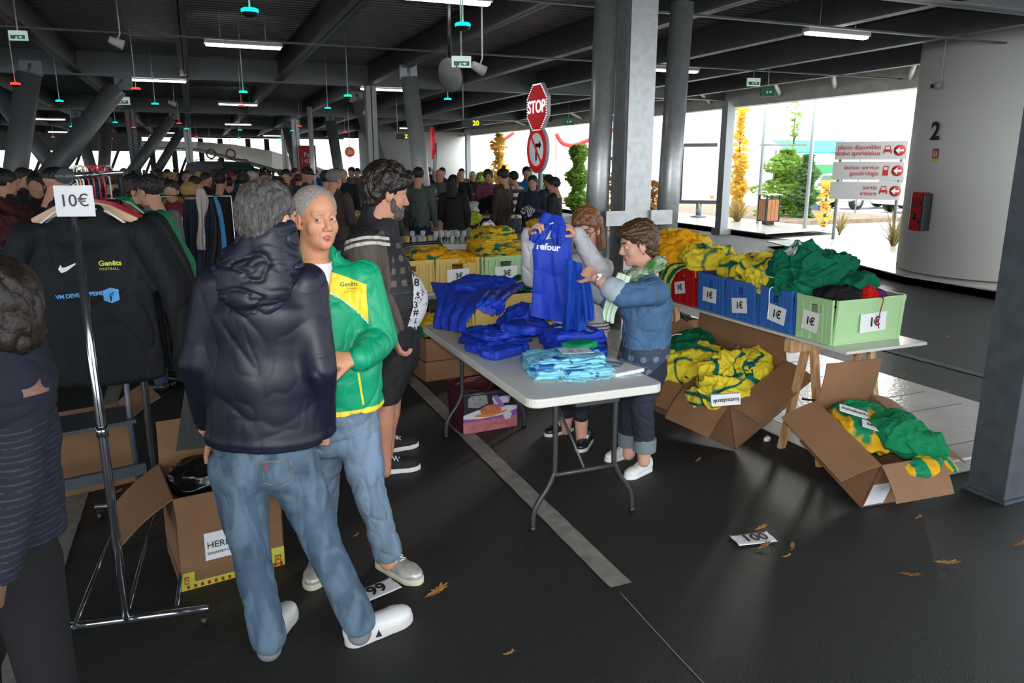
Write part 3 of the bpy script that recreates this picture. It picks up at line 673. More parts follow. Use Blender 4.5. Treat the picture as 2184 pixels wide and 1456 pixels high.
def grass(px, py, dist, s, n, seed, lab):
    p = gd(px, py, dist); p.z = 0 if p.x > 13.5 else .15; t = empty('ornamental_grass', p, 0, lab, 'plant'); rr = random.Random(seed); b = MB()
    for i in range(n):
        a = rr.uniform(0, 2*PI); l = s*rr.uniform(.6, 1.2); r_ = rr.uniform(.25, .9)*l; c, d = math.cos(a), math.sin(a)
        pts = [Vector((c*r_*q**1.6, d*r_*q**1.6, l*(q - .35*q*q*r_/l))) for q in (0, .35, .7, 1)]; sd = Vector((-d, c, 0))*.018
        b.add([pts[0]-sd, pts[0]+sd, pts[1]+sd, pts[1]-sd, pts[2]+sd*.7, pts[2]-sd*.7, pts[3]], [(0, 1, 2, 3), (3, 2, 4, 5), (5, 4, 6)])
    b.build('blades', leafmat('grass_blade', (.30, .22, .08)), t)
grass(1572, 470, 23, 1.0, 70, 3, 'dry ornamental grass at the foot of the white post'); grass(1908, 498, 16.4, .95, 60, 4, 'dry ornamental grass behind the right sign post'); grass(1790, 500, 20, .6, 40, 5, 'small ornamental grass between the sign posts')
# bed edging behind the shrubs, low wall
struct('trim_60', MB().bb(15.6, 22, 18.2, 40, -.05, .13), mat('planting_soil', (.25, .18, .12), .9, var=.4, vscale=6))
# ochre / blue yard things behind the sign: market stall with teal awning, van, car
M_TEAL = mat('teal_canvas', (.02, .42, .38), .6); M_VAN = mat('pale_van_paint', (.55, .58, .6), .3)
p = gd(1725, 465, 30); p.z = 0; t = empty('market_stall', p, -YAW, 'teal canopied stall with a small table, outside between the posts', 'stall')
MB().slab([(-1.3, -1, 2.25), (1.5, -1, 2.25), (1.5, 1, 2.75), (-1.3, 1, 2.75)], .03).build('canopy', M_TEAL, t)
for x in (-1.2, 1.4): 
    for y in (-.9, .9): MB().tube([(x, y, 0), (x, y, 2.4)], .03, 8).build('leg', M_POST, t)
MB().bb(-.6, .9, -.8, -.2, .78, .82).bb(-.55, -.5, -.75, -.7, 0, .78).bb(.8, .85, -.75, -.7, 0, .78).build('table', M_HOUS, t)
MB().bb(-.3, .1, -.5, -.2, .0, .35).bb(.2, .6, -.6, -.2, 0, .3).build('crates', mat('blue_grey_crate', (.1, .16, .25), .5), t)
p = gd(1722, 460, 40); p.z = 0; t = empty('van', p, R(-25), 'grey green van parked outside behind the stall', 'van')
b = MB(); b.bb(-.9, 1.2, -1, 1, .35, 2.0); b.build('body', M_VAN, t, bevel=.15)
MB().bb(-.7, .9, -1.02, -.99, 1.2, 1.85).build('window', mat('green_glass', (.05, .3, .1), .2), t)
for x in (-.5, .8): MB().lathe([(0, -.1), (.33, -.1), (.33, .1), (0, .1)], (x, -.95, .33), 20, Matrix.Rotation(PI/2, 3, 'X')).build('wheel', M_BLACK, t)
def carbody(t, m, L=4.2, Wd=1.75, H=1.5, est=True):
    sec = [(-.5, .3, .55), (-.49, .75, .78), (-.3, .88, .84), (-.16, 1.0, .8), (.0, 1.0, .82), (.3, .98, .82), (.46, .86, .8), (.5, .55, .72), (.5, .3, .6)]
    b = MB(); n = 8
    prof = [(-.5, .22), (-.5, .5), (-.46, .58), (-.25, .64), (-.1, .98), (.28, 1.0), (.44, .95), (.5, .62), (.5, .22)]
    for sgn in (0,):
        k = len(prof)
        vs = []
        for y, f in ((-.5, .92), (-.5, 1), (.5, 1), (.5, .92)):
            for x, z in prof: vs.append((x*L, y*Wd*(1 if z < .66 else .86), z*H))
        b.add(vs, [tuple(k + i for i in range(k))[::-1], tuple(2*k + i for i in range(k))] + [(k+i, k+(i+1) % k, 2*k+(i+1) % k, 2*k+i) for i in range(k)])
    b.build('body', m, t, bevel=.07, seg=3)
    g_ = mat('car_glass', (.03, .06, .06), .08, spec=1)
    for y in (-1, 1): MB().slab([(-.2*L, y*Wd*.46, .66*H), (.42*L, y*Wd*.46, .66*H), (.36*L, y*Wd*.437, .93*H), (-.09*L, y*Wd*.437, .93*H)], .01*y).build('side_window', g_, t)
    MB().slab([(-.262*L, -.4*Wd, .66*H), (-.262*L, .4*Wd, .66*H), (-.115*L, .36*Wd, .95*H), (-.115*L, -.36*Wd, .95*H)], -.02).build('windscreen', g_, t)
    MB().slab([(.502*L, -.38*Wd, .64*H), (.502*L, .38*Wd, .64*H), (.452*L, .34*Wd, .92*H), (.452*L, -.34*Wd, .92*H)], .02).build('rear_window', g_, t)
    for x in (-.3, .3):
        for y in (-1, 1): 
            w_ = MB().lathe([(0, -.1), (.3, -.1), (.32, -.07), (.32, .1), (0, .1)], (x*L, y*Wd*.44, .32), 24, Matrix.Rotation(PI/2*y, 3, 'X')).build('wheel', M_BLACK, t)
            MB().lathe([(0, .105), (.18, .105), (.18, .11), (0, .12)], (x*L, y*Wd*.44, .32), 20, Matrix.Rotation(PI/2*-y, 3, 'X')).build('hubcap', M_HOUS, w_)
    MB().bb(-.515*L, -.49*L, -.25, .25, .42, .52).build('number_plate', M_PAPER, t)
    MB().bb(-.505*L, -.47*L, -.42*Wd, -.26*Wd, .5*H, .58*H).bb(-.505*L, -.47*L, .26*Wd, .42*Wd, .5*H, .58*H).build('headlight', M_WHITE, t)
    for y in (-1, 1): MB().bb(-.19*L, -.15*L, y*Wd*.5-.06, y*Wd*.5+.06, .64*H, .72*H).build('mirror', m, t)
p = gd(1845, 470, 33); p.z = 0; t = empty('car', p, R(175), 'pale silver car outside behind the direction sign posts', 'car'); carbody(t, mat('silver_paint', (.6, .62, .65), .3, .3))
p = gd(1985, 452, 30); p.z = 0; t = empty('car', p, R(170), 'white car outside, partly behind the white round column', 'car'); carbody(t, mat('white_car_paint', (.8, .8, .8), .3))
p = gd(492, 400, 33); p.z = 0; CAR = p.copy(); t = empty('car', p, R(122), 'dark people carrier with roof rails parked inside behind the crowd', 'car'); carbody(t, mat('grey_green_paint', (.16, .17, .17), .3, .3), 4.4, 1.85, 1.98)
for y in (-.6, .6): MB().tube([(-.5, y, 2.0), (-.4, y, 2.05), (1.4, y, 2.05), (1.5, y, 2.0)], .02, 6).build('roof_rail', M_BLACK, t)
# red ribbons in front of the building outside
M_RIB = mat('red_ribbon', (.75, .05, .05), .5)
def ribbon(pts, r, lab, dist):
    P = [gd(px, py, dist) for px, py in pts]; q = []
    for i in range(len(P)-1):
        for k in range(6): q.append(P[i].lerp(P[i+1], k/6))
    q.append(P[-1])
    for _ in range(4): q = [q[0]] + [(q[i-1]+q[i]*2+q[i+1])/4 for i in range(1, len(q)-1)] + [q[-1]]
    o = MB().tube(q, r, 10).build('red_tube_rail', M_RIB); tag(o, lab, 'rail')
    for i in (0,):
        MB().tube([(q[i].x, q[i].y, 0), tuple(q[i])], .02, 6).build('support', M_RIB, o)
ribbon([(1005, 326), (1040, 322), (1068, 302), (1096, 283)], .1, 'red curved tube rail outside, left of the stop sign', 45)
ribbon([(1005, 311), (1022, 308), (1035, 290)], .1, 'short red curved tube rail next to the white drum', 46)
ribbon([(1186, 285), (1198, 306), (1222, 312), (1262, 296), (1330, 268)], .11, 'red curved tube rail outside between stop sign and central pipes', 40)
for px, w in ((1012, 9), (1030, 8)):
    p = gd(px, 390, 48); MB_ = MB().bb(-w*.015, w*.015, -.1, .1, 0, 3.2); o = MB_.build('pink_banner_post', mat('pale_red_banner', (.8, .45, .4), .6)); o.location = (p.x, p.y, 0); tag(o, 'faded red banner post outside, %s' % ('left one' if px < 1020 else 'right one'), 'post')
# pale building outside and thin mullions
b = MB(); b.bb(0, .3, 0, 60, 0, 3.6); o = b.build('pale_building_wall', mat('pale_facade', (.75, .76, .78), .8)); o.location = (44, 10, 0); tag(o, 'long pale building wall across the yard', 'building')
for i, (px, pyb, pyt) in enumerate([(1620, 455, 225), (1722, 480, 210)]):
    p = gx(px, 420, 15.2); MB_ = MB().tube([(0, 0, 0), (0, 0, 4.0)], .05, 8); o = MB_.build('trellis_post', mat('grey_trellis', (.35, .38, .4), .5)); o.location = (p.x, p.y, 0)
    tag(o, ('slim grey post left of the big green shrub', 'slim grey post right of the big green shrub')[i], 'post')
a = gx(1620, 309, 15.2); c = gx(1722, 309, 15.2)
o = MB().tube([a, c], .02, 6).build('trellis_wire_rail', bpy.data.materials['grey_trellis']); tag(o, 'thin rail between the two slim posts above the shrub', 'rail')
# silver ramp tunnel at the back
M_SILV = mat('brushed_foil_panel', (.62, .58, .5), .32, .75, bump=.5, bscale=3)
T0 = [gd(300, 300, 44), gd(420, 302, 42), gd(500, 308, 40), gd(580, 322, 38), gd(640, 340, 37), gd(700, 365, 36)]
B0 = [gd(300, 314, 44), gd(420, 318, 42), gd(500, 338, 40), gd(580, 360, 38), gd(640, 378, 37), gd(700, 398, 36)]
b = MB(); off = Vector((.2, 1.6, 0))
for i in range(5): 
    b.add([T0[i], T0[i+1], B0[i+1], B0[i], T0[i]+off, T0[i+1]+off, B0[i+1]+off, B0[i]+off], [(3, 2, 1, 0), (4, 5, 6, 7), (0, 1, 5, 4), (2, 3, 7, 6)])
t = b.build('ramp_tunnel', M_SILV); tag(t, 'silver clad ramp tunnel descending to the right at the back', 'ramp')
MB().tube([q - Vector((0, .1, .05)) for q in B0], .09, 6).build('bright_edge', mat('bright_edge', (.85, .85, .85), .2, .6), t)
for px in (450, 492):
    p = gd(px, 328, 38); o = empty('ring_sign', p, -YAW, 'small round hanging sign before the silver tunnel, %s one' % ('left' if px < 470 else 'right'), 'sign')
    MB().lathe([(.18, -.02), (.25, -.02), (.25, .02), (.18, .02), (.18, -.02)], n=24, M=Matrix.Rotation(PI/2, 3, 'X')).build('ring', mat('faded_red', (.35, .1, .08), .5), o); MB().tube([(0, 0, .25), (0, 0, 3.9-p.z)], .015, 5).build('rod', M_ROD, o)
# red banner flag
p = gd(668, 420, 28); t = empty('banner', (p.x, p.y, 0), -YAW, 'red vertical banner with white lettering behind the slim round post', 'banner')
zt = gd(655, 310, 28).z; M_BAN = mat('banner_red', (.5, .012, .015), .6)
MB().slab([(-.42, 0, .9), (.15, 0, .9), (.15, 0, zt), (-.42, 0, zt)], .02).build('flag', M_BAN, t); MB().tube([(.17, 0, 0), (.17, 0, zt)], .025, 6).build('pole', M_POST, t)
text('lettering', 'Pz\n1400', .22, (-.14, -.03, gd(655, 337, 28).z), (1, 0, 0), (0, 0, 1), M_WHITE, t)

p = gd(1538, 308, 24); t = empty('pedestrian_notice', p, -YAW, 'small white notice with a red figure fixed to the white facade post', 'notice')
MB().bb(-.11, .11, -.01, .01, -.2, .2).build('panel', M_PAPER, t); MB().lathe([(0, 0), (.03, 0), (.03, .004), (0, .004)], (.02, -.012, .1), 14, Matrix.Rotation(PI/2, 3, 'X')).bb(-.01, .05, -.016, -.012, -.12, .06).build('red_figure', M_RED, t)
MB().tube([(.1, 0, 0), (.35, 0, 0)], .012, 6).build('bracket', M_POST, t)
# ================================================================ goods in the foreground
M_CARD = mat('cardboard', (.235, .118, .056), .8, var=.1, vscale=6, bump=.15, bscale=120)
M_CARDD = mat('cardboard_edge', (.2, .11, .055), .85)
M_PINE = mat('pine_wood', (.62, .40, .22), .6, strand=('b07a44', (40, 40, 3)), bump=.1, bscale=60)
M_CYEL = mat('yellow_crate_plastic', (.68, .49, .15), .45, var=.06); M_CGRN = mat('mint_crate_plastic', (.40, .62, .32), .45, var=.05)
M_CBLU = mat('blue_crate_plastic', (.035, .14, .46), .4, var=.06); M_CRED = mat('red_crate_plastic', (.42, .006, .008), .4)
def crate(name, loc, rz, L, Wd, H, m, label, group=None, cards=(), hole='y', tilt=None):
    """L along x, Wd along y; hand holes in the two short walls"""
    t = empty(name, loc, rz, label, 'crate', group)
    b = MB(); th = .008; tp = .012
    def wall(a, c, n, hole):     # a..c bottom edge, n outward
        a, c, n = Vector(a), Vector(c), Vector(n); l = (c-a).length; d = (c-a)/l
        def q(u0, u1, z0, z1, t0=0, t1=th):
            p = [a + d*u0 + n*(t0 + tp*z0/H) + VZ*z0, a + d*u1 + n*(t0 + tp*z0/H) + VZ*z0, a + d*u1 + n*(t0+tp*z1/H) + VZ*z1, a + d*u0 + n*(t0 + tp*z1/H) + VZ*z1]
            b.add(p + [v + n*(t1-t0) for v in p], [(0, 3, 2, 1), (4, 5, 6, 7), (0, 1, 5, 4), (1, 2, 6, 5), (2, 3, 7, 6), (3, 0, 4, 7)])
        if hole:
            w = .05; z0, z1 = H*.66, H*.83
            q(0, l, 0, z0); q(0, l, z1, H); q(0, l/2-w, z0, z1); q(l/2+w, l, z0, z1)
            for u in (.03, .09, l/2-w-.018, l/2+w+.004, l-.105, l-.045): q(u, u+.014, 0.01 if u < .1 or u > l-.12 else H*.62, H-.03, th, th+.009)
        else: q(0, l, 0, H)
        q(-.006, l+.006, H-.03, H, 0, th+.01); q(0, l, 0, .012, 0, th+.004)
        for u in (-.004, l-.02): q(u, u+.024, 0, H-.03, th*.2, th+.008)
    x, y = L/2-.02, Wd/2-.02
    wall((-x, -y, 0), (x, -y, 0), (0, -1, 0), hole == 'x'); wall((x, y, 0), (-x, y, 0), (0, 1, 0), hole == 'x')
    wall((-x, y, 0), (-x, -y, 0), (-1, 0, 0), hole == 'y'); wall((x, -y, 0), (x, y, 0), (1, 0, 0), hole == 'y')
    b.bb(-x, x, -y, y, .004, .014); b.build('body', m, t)
    for (side, u, z, w, h, tx, ts, rot) in cards:
        n = Vector({'x': (-1, 0, 0), 'y': (0, -1, 0)}[side]); rt = VZ.cross(n)*1; 
        rt = Vector((0, -1, 0)) if side == 'x' else Vector((1, 0, 0)); off = (x if side == 'x' else y) + th + .012 + tp*.5
        c = n*off + rt*u + VZ*z; M3 = Matrix.Rotation(R(rot), 3, n); r2 = M3 @ rt; u2 = M3 @ VZ
        pts = [c - r2*w/2 - u2*h/2, c + r2*w/2 - u2*h/2, c + r2*w/2 + u2*h/2, c - r2*w/2 + u2*h/2]
        card = MB().slab(pts, .001).build('price_card', M_PAPER, t)
        text('lettering', tx, ts, c + n*.003 + r2*w*.04, r2, u2, M_INK, card, bold=.0015, sp=.95)
    return t
def carton(name, mtx, L, Wd, H, flaps, label, m=None, extra=None):
    """flaps: side -> (angle from upright outward, length)"""
    m = m or M_CARD
    t = empty(name, (0, 0, 0), 0, label, 'cardboard box'); t.matrix_world = mtx
    x, y = L/2, Wd/2; k = .005
    b = MB(); b.bb(-x, x, -y, -y+k, 0, H).bb(-x, x, y-k, y, 0, H).bb(-x, -x+k, -y, y, 0, H).bb(x-k, x, -y, y, 0, H).bb(-x, x, -y, y, 0, k); b.build('body', m, t)
    for sd, (ang, ln) in flaps.items():
        n = {'-x': (-1, 0), '+x': (1, 0), '-y': (0, -1), '+y': (0, 1)}[sd]; n = Vector((n[0], n[1], 0)); s = Vector((-n.y, n.x, 0)); hw = (y if n.x else x); o = n*(x if n.x else y) + VZ*H
        a = R(ang); d = n*math.sin(a) + VZ*math.cos(a); vs = []; N = 6
        nn = d.cross(s)
        for i in range(N+1):
            q = i/N; curve = .05*ln*math.sin(q*PI)
            for sg in (-1, 1): vs.append(o + d*ln*q + s*hw*sg*(1-.03*q) + nn*curve)
        fb = MB(); fb.add(vs, [(2*i, 2*i+1, 2*i+3, 2*i+2) for i in range(N)], False)
        f = fb.build('flap', m, t); sd_ = f.modifiers.new('s', 'SOLIDIFY'); sd_.thickness = .005; sd_.offset = 0
    return t
def RM(w, c):
    w = Vector(w); M = Matrix.Rotation(w.length, 4, w.normalized()) if w.length > 1e-6 else Matrix(); M.translation = Vector(c); return M
# ---- cloth
def clothmat(n, c, layers=(), rough=.85, sheen=0, spec=.15, bump=.2): return mat(n, c, rough, bump=bump, bscale=900, var=.06, vscale=8, layers=layers, sheen=sheen, spec=spec)
MY = clothmat('yellow_jersey_cloth', (.78, .62, .04), [('p1', '0e6457')]); MO = clothmat('orange_jersey_cloth', (.80, .36, .01), [('p1', '0f6a4c')])
MYO = clothmat('amber_jersey_cloth', (.62, .37, .02), [('p1', '0f6a4c')]); MG = clothmat('green_jersey_cloth', (.004, .125, .062), [('p1', 'd8e0dc')])
MGY = clothmat('green_and_yellow_jersey_cloth', (.012, .22, .10), [('p1', 'd9a520')]); MK = clothmat('black_cloth', (.012, .011, .013))
MR = clothmat('red_cloth', (.55, .008, .008)); MP = clothmat('purple_cloth', (.08, .02, .12)); MB_ = clothmat('royal_blue_cloth', (.012, .045, .46), rough=.55, spec=.35)
MLB = clothmat('light_blue_bag_cloth', (.22, .62, .80), [('p1', '1457a6')], rough=.35, spec=.6)
def crumple(name, c, rad, seed, m, rz=0, label=None, cat='jersey', group=None, amp=1.0, pat=None, flat=.0, res=(110, 70), rot=None, parent=None, sq=0):
    nx, ny = res; th = np.linspace(0, 2*PI, nx, endpoint=False); ph = np.linspace(.001, PI-.001, ny)
    T, Ph = np.meshgrid(th, ph); T = T.ravel(); Ph = Ph.ravel()
    e = .75
    sg = lambda a: np.sign(np.cos(a))*np.abs(np.cos(a))**e
    D = np.stack([np.sin(Ph)*np.cos(T), np.sin(Ph)*np.sin(T), np.cos(Ph)], 1)
    if sq:
        zz_ = np.abs(np.cos(Ph)); D[:, 2] = np.sign(np.cos(Ph))*zz_**.55; f_ = np.maximum(np.sin(Ph), 1e-4)**-.62; D[:, 0] *= f_; D[:, 1] *= f_; k_ = np.maximum(np.abs(np.cos(T)), np.abs(np.sin(T)))**-sq; D[:, 0] *= k_; D[:, 1] *= k_
    rr = 1 + (.55 if not sq else .12)*(fbm(D*1.6 + seed*3.1, 1, seed, 2) - .5)
    P = D*np.array(rad)*rr[:, None]
    N = D/np.array(rad); N /= np.linalg.norm(N, axis=1)[:, None]
    Q = P + seed*1.7
    w = ridge(Q, (9, 9, 14), seed, .55)**3*.030 + ridge(Q, (19, 15, 24), seed+9, .5)**3*.013 + ridge(Q, (34, 30, 38), seed+3, .6)**4*.008 + ridge(Q, (7, 11, 9), seed+13, .9)**8*.016
    k = min(rad)/.12; amp = amp*min(1, max(.35, k))
    P = P + N*((w - .012)*amp)[:, None]
    lo = -rad[2]*(1-flat); P[:, 2] = np.maximum(P[:, 2], lo)
    i, j = np.meshgrid(np.arange(nx), np.arange(ny-1)); i = i.ravel(); j = j.ravel(); i2 = (i+1) % nx
    q = np.stack([j*nx+i, (j+1)*nx+i, (j+1)*nx+i2, j*nx+i2], 1)
    at = {}
    if pat is not None:
        at['p1'] = (pat(P, seed) if callable(pat) else (ridge(P+seed*2.2, (6, 6, 6), seed+20, .9) - pat))*.02
    else: at['p1'] = -np.ones(len(P))
    o = link(name, pymesh(name, [(P, q)], at), m, parent); o.location = c; o.rotation_euler = rot or (0, 0, rz)
    return tag(o, label, cat, group) if label else o
def sheet(name, rows, m, nu=60, nv=60, folds=5, amp=.012, seed=0, thick=.003, parent=None, pat=None, nz=.006, freq=30):
    """cloth surface through rows of (left, right[, middle offset]) points, with soft vertical folds"""
    k = len(rows); Lp = [Vector(r[0]) for r in rows]; Rp = [Vector(r[1]) for r in rows]
    def cat(P, t):
        t = t*(k-1); i = min(int(t), k-2); f = t - i; a, b, c, d = P[max(i-1, 0)], P[i], P[i+1], P[min(i+2, k-1)]
        return .5*((2*b) + (c-a)*f + (2*a-5*b+4*c-d)*f*f + (3*b-a-3*c+d)*f**3)
    vs = np.zeros((nu*nv, 3)); us = np.zeros(nu*nv); vv = np.zeros(nu*nv)
    for j in range(nv):
        t = j/(nv-1); a = cat(Lp, t); b = cat(Rp, t)
        for i in range(nu):
            u = i/(nu-1); vs[j*nu+i] = a.lerp(b, u); us[j*nu+i] = u; vv[j*nu+i] = t
    du = vs[nu-1::nu][:nv] ; n0 = np.cross(np.array(Rp[k//2]-Lp[k//2]), np.array(Lp[-1]-Lp[0])); n0 /= np.linalg.norm(n0)
    ph = fbm(np.stack([us*2, vv*1.3, us*0+seed], 1), 1.5, seed)*5
    f = np.sin(us*2*PI*folds + ph)*amp*(.35 + vv) + (ridge(vs + seed, (freq, freq, freq*.6), seed, .5)**2 - .3)*nz
    f += (fbm(vs + seed, 5, seed) - .5)*amp*2
    vs = vs + f[:, None]*n0
    i, j = np.meshgrid(np.arange(nu-1), np.arange(nv-1)); i = i.ravel(); j = j.ravel()
    q = np.stack([j*nu+i, j*nu+i+1, (j+1)*nu+i+1, (j+1)*nu+i], 1)
    at = {'p1': (pat(us, vv) if pat else -np.ones(len(us)))}
    o = link(name, pymesh(name, [(vs, q)], at), m, parent)
    s = o.modifiers.new('s', 'SOLIDIFY'); s.thickness = thick; s.offset = 0
    return o
def cord(name, pts, r, m, label=None, parent=None, cat='cord'):
    q = []
    P = [Vector(p) for p in pts]
    for i in range(len(P)-1):
        a, b, c, d = P[max(i-1, 0)], P[i], P[i+1], P[min(i+2, len(P)-1)]
        for s in range(6): f = s/6; q.append(.5*((2*b) + (c-a)*f + (2*a-5*b+4*c-d)*f*f + (3*b-a-3*c+d)*f**3))
    q.append(P[-1]); o = MB().tube(q, r, 6).build(name, m, parent)
    return tag(o, label, cat) if label else o
# ---------------------------------------------------------------- trestle table with the one euro crates
M_BOARD = mat('white_laminate', (.62, .61, .57), .3)
o = MB().bb(3.24, 3.86, 3.0, 5.62, .782, .80).build('trestle_tabletop', M_BOARD, bevel=.003); tag(o, 'long pale board lying on two pine trestles under the one euro crates', 'tabletop')
def trestle(y, lab, zr):
    t = empty('pine_trestle', (0, y, 0), 0, lab, 'trestle', None)
    MB().bb(3.22, 3.94, -.03, .03, .70, .781).build('top_rail', M_PINE, t, bevel=.004)
    for x, zf in ((3.40, 0), (3.86, .101)):
        for s in (-1, 1):
            a = Vector((x, s*.025, .74)); c = Vector((x-(.0 if x < 3.5 else -.0), s*.17, zf)); d = c - a
            M3 = Matrix.Rotation(math.atan2(s*(.17-.025), .74-zf), 3, 'X')
            MB().box((a+c)/2 + Vector((0, 0, 0)), (.045, .032, d.length), M3).build('leg', M_PINE, t)
        MB().bb(x-.01, x+.01, -.125, .125, .17, .215).build('crossbar', M_PINE, t)
    return t
trestle(3.43, 'near pine trestle holding the front end of the crate board', 0); trestle(4.88, 'far pine trestle beside the woman in denim, holding the board', 0)
# black strap on the near leg
o = MB().tube([(3.345, 3.40, .40), (3.36, 3.33, .41), (3.44, 3.33, .40), (3.50, 3.30, .36)], .007, 6).build('cable_tie', M_BLACK); tag(o, 'black tie strapped round the near trestle leg', 'tie')
CX = 3.53; CL = .545
yy = [3.28, 3.60, 3.93, 4.25, 4.585, 4.93]
cr = [(M_CGRN, 'mint green', 'at the near end of the board, price card on both sides'), (M_CBLU, 'blue', 'next to the mint crate, under the green jerseys'), (M_CBLU, 'blue', 'middle one, its card hanging crooked'), (M_CBLU, 'blue', 'beside the red crate'), (M_CRED, 'red', 'under the yellow jerseys'), (M_CGRN, 'mint green', 'farthest on the board, behind the red crate')]
cards = [[('x', -.02, .115, .125, .115, '1€', .062, -4), ('y', .02, .12, .20, .11, '1€', .075, 2)], [('x', .02, .105, .155, .105, '1€', .07, -6)], [('x', 0, .10, .15, .10, '1€', .06, 9)], [('x', 0, .12, .15, .10, '1€', .06, 0)], [('x', -.02, .12, .13, .09, '1€', .055, 12)], []]
for i, y in enumerate(yy):
    crate('euro_crate', (CX, y, .8005), 0, CL, .305, .262, cr[i][0], '%s plastic crate %s' % (cr[i][1], cr[i][2]), None, cards[i])
# scribble on the mint crate
GG = 'clothes heaped in the one euro crates'
crumple('jersey', (3.50, 3.98, 1.08), (.23, .16, .10), 3, MY, .4, 'yellow jersey with dark teal print heaped on the middle blue crate', pat=.9, amp=1.3)
crumple('jersey', (3.62, 4.2, 1.09), (.24, .17, .09), 7, MY, -.3, 'yellow jersey lying across the blue crate beside the red one', pat=.92, amp=1.3)
crumple('rolled_jersey', (3.36, 3.80, 1.075), (.12, .10, .075), 17, MY, .1, 'yellow jersey rolled up against the green heap', pat=.97, amp=1.3)
crumple('jersey', (3.52, 4.62, 1.10), (.25, .17, .10), 11, MY, .2, 'pale yellow jersey heaped on the red crate', pat=.95, amp=1.3)
crumple('jersey', (3.45, 4.95, 1.14), (.25, .19, .12), 13, MO, .5, 'orange jersey heaped behind the pale yellow one, next to the woman', pat=None, amp=1.3)
crumple('jersey', (3.62, 5.2, 1.17), (.26, .2, .11), 19, clothmat('amber_plain_cloth', (.75, .46, .05)), .1, 'amber jersey on the far mint crate at the end of the board')
crumple('jersey', (3.52, 3.62, 1.13), (.29, .20, .15), 23, MG, .2, 'big dark green sweatshirt heaped on the blue crate next to the mint one', res=(200, 130), amp=1.35)
crumple('jersey', (3.40, 3.56, 1.08), (.16, .15, .085), 29, clothmat('bright_green_cloth', (.006, .17, .085)), .9, 'bright green shorts hanging at the front of the green heap')
crumple('jersey', (3.66, 3.4, 1.09), (.16, .13, .085), 31, MG, .4, 'dark green trousers at the back of the green heap by the mint crate')
crumple('black_garment', (3.44, 3.30, 1.055), (.15, .11, .065), 37, MK, .1, 'black top lying in the mint crate', 'garment')
crumple('red_garment', (3.60, 3.24, 1.04), (.10, .07, .055), 41, MR, .3, 'red top lying in the mint crate', 'top')
crumple('purple_top', (3.69, 3.22, 1.045), (.045, .045, .035), 43, MP, 0, 'small purple bundle in the mint crate', 'top')
MWC = mat('white_cord', (.75, .75, .72), .7)
cord('drawstring', [(3.235, 3.60, 1.075), (3.20, 3.597, 1.06), (3.205, 3.60, .98), (3.21, 3.605, .88)], .0035, MWC, 'white drawstring hanging over the blue crate and its card')
cord('red_lace', [(3.585, 3.13, 1.068), (3.58, 3.095, 1.055), (3.572, 3.098, 1.0), (3.565, 3.099, .93), (3.575, 3.1, .885)], .0035, mat('dark_red_cord', (.3, .01, .01), .6), 'dark red lace hanging over the front card of the mint crate')
cord('drawstring', [(3.30, 3.66, 1.12), (3.25, 3.70, 1.13), (3.30, 3.75, 1.18), (3.40, 3.72, 1.26)], .0035, MWC, 'white drawstring looping over the green heap')
# yellow/green shorts hanging over the red crate front, orange sleeve by the woman
sheet('shorts', [((3.42, 4.66, 1.09), (3.40, 4.50, 1.09)), ((3.24, 4.73, 1.08), (3.24, 4.55, 1.075)), ((3.215, 4.78, 1.0), (3.215, 4.63, 1.02)), ((3.215, 4.80, .93), (3.215, 4.68, .945))], MY, folds=2, amp=.008, pat=lambda u, v: (np.abs(u-.22) < .09)*.01 + (np.abs(u-.78) < .13)*.01 - .005, seed=4)
tag(bpy.data.objects['shorts'], 'yellow and green shorts hanging over the front of the red crate', 'shorts')
o = sheet('sleeve_jersey', [((3.42, 5.0, 1.12), (3.40, 4.78, 1.12)), ((3.23, 5.02, 1.08), (3.23, 4.82, 1.07)), ((3.20, 5.0, .97), (3.20, 4.84, .96))], MO, folds=2, amp=.01, seed=8); tag(o, 'orange jersey sleeve hanging over the far crate beside the woman', 'jersey')
# ---------------------------------------------------------------- cartons on the floor at right
m1 = RM((.11, -.36, .214), (3.32, 3.917, .123))
c1 = carton('open_carton', m1, .587, .379, .351, {'-x': (118, .24), '-y': (105, .22), '+x': (12, .2)}, 'open tilted carton of yellow jerseys between the folding table and the near trestle')
m0 = m1.copy(); m0.translation = m1 @ Vector((.02, .395, .0)); 
c0 = carton('open_carton', m0, .587, .379, .351, {'-x': (120, .2), '+x': (20, .2), '+y': (60, .16)}, 'open tilted carton holding dark green and yellow clothes beside the woman in denim')
m2 = RM((.296, .266, -1.628), (3.386, 2.977, .098))
c2 = carton('open_carton', m2, .554, .394, .305, {'+x': (125, .2), '-x': (8, .24), '-y': (112, .23), '+y': (112, .26)}, 'open tilted carton of green and yellow sportswear at the front right')
# shipping label on its lower left corner
lb = MB().slab([m2 @ Vector((.281, -.19, .02)), m2 @ Vector((.281, -.06, .02)), m2 @ Vector((.281, -.06, .17)), m2 @ Vector((.281, -.19, .17))], .002); lo_ = lb.build('shipping_label', M_PAPER); lo_.parent = c2; lo_.matrix_parent_inverse = m2.inverted()
b = MB()
for i in range(3):
    for j in range(2): b.slab([m2 @ Vector((.284, -.182+j*.06, .03+i*.045)), m2 @ Vector((.284, -.135+j*.06, .03+i*.045)), m2 @ Vector((.284, -.135+j*.06, .062+i*.045)), m2 @ Vector((.284, -.182+j*.06, .062+i*.045))], .001)
bo = b.build('printed_blocks', mat('grey_print', (.12, .12, .13), .6)); bo.parent = lo_; bo.matrix_parent_inverse = Matrix.Identity(4)
bo.matrix_parent_inverse = m2.inverted()
def inbox(m, p): return m @ Vector(p)
def bigpat(P, s): return ridge(P*np.array([1, 1, 1.]) + s, (8, 8, 10), s+40, .9) - .86
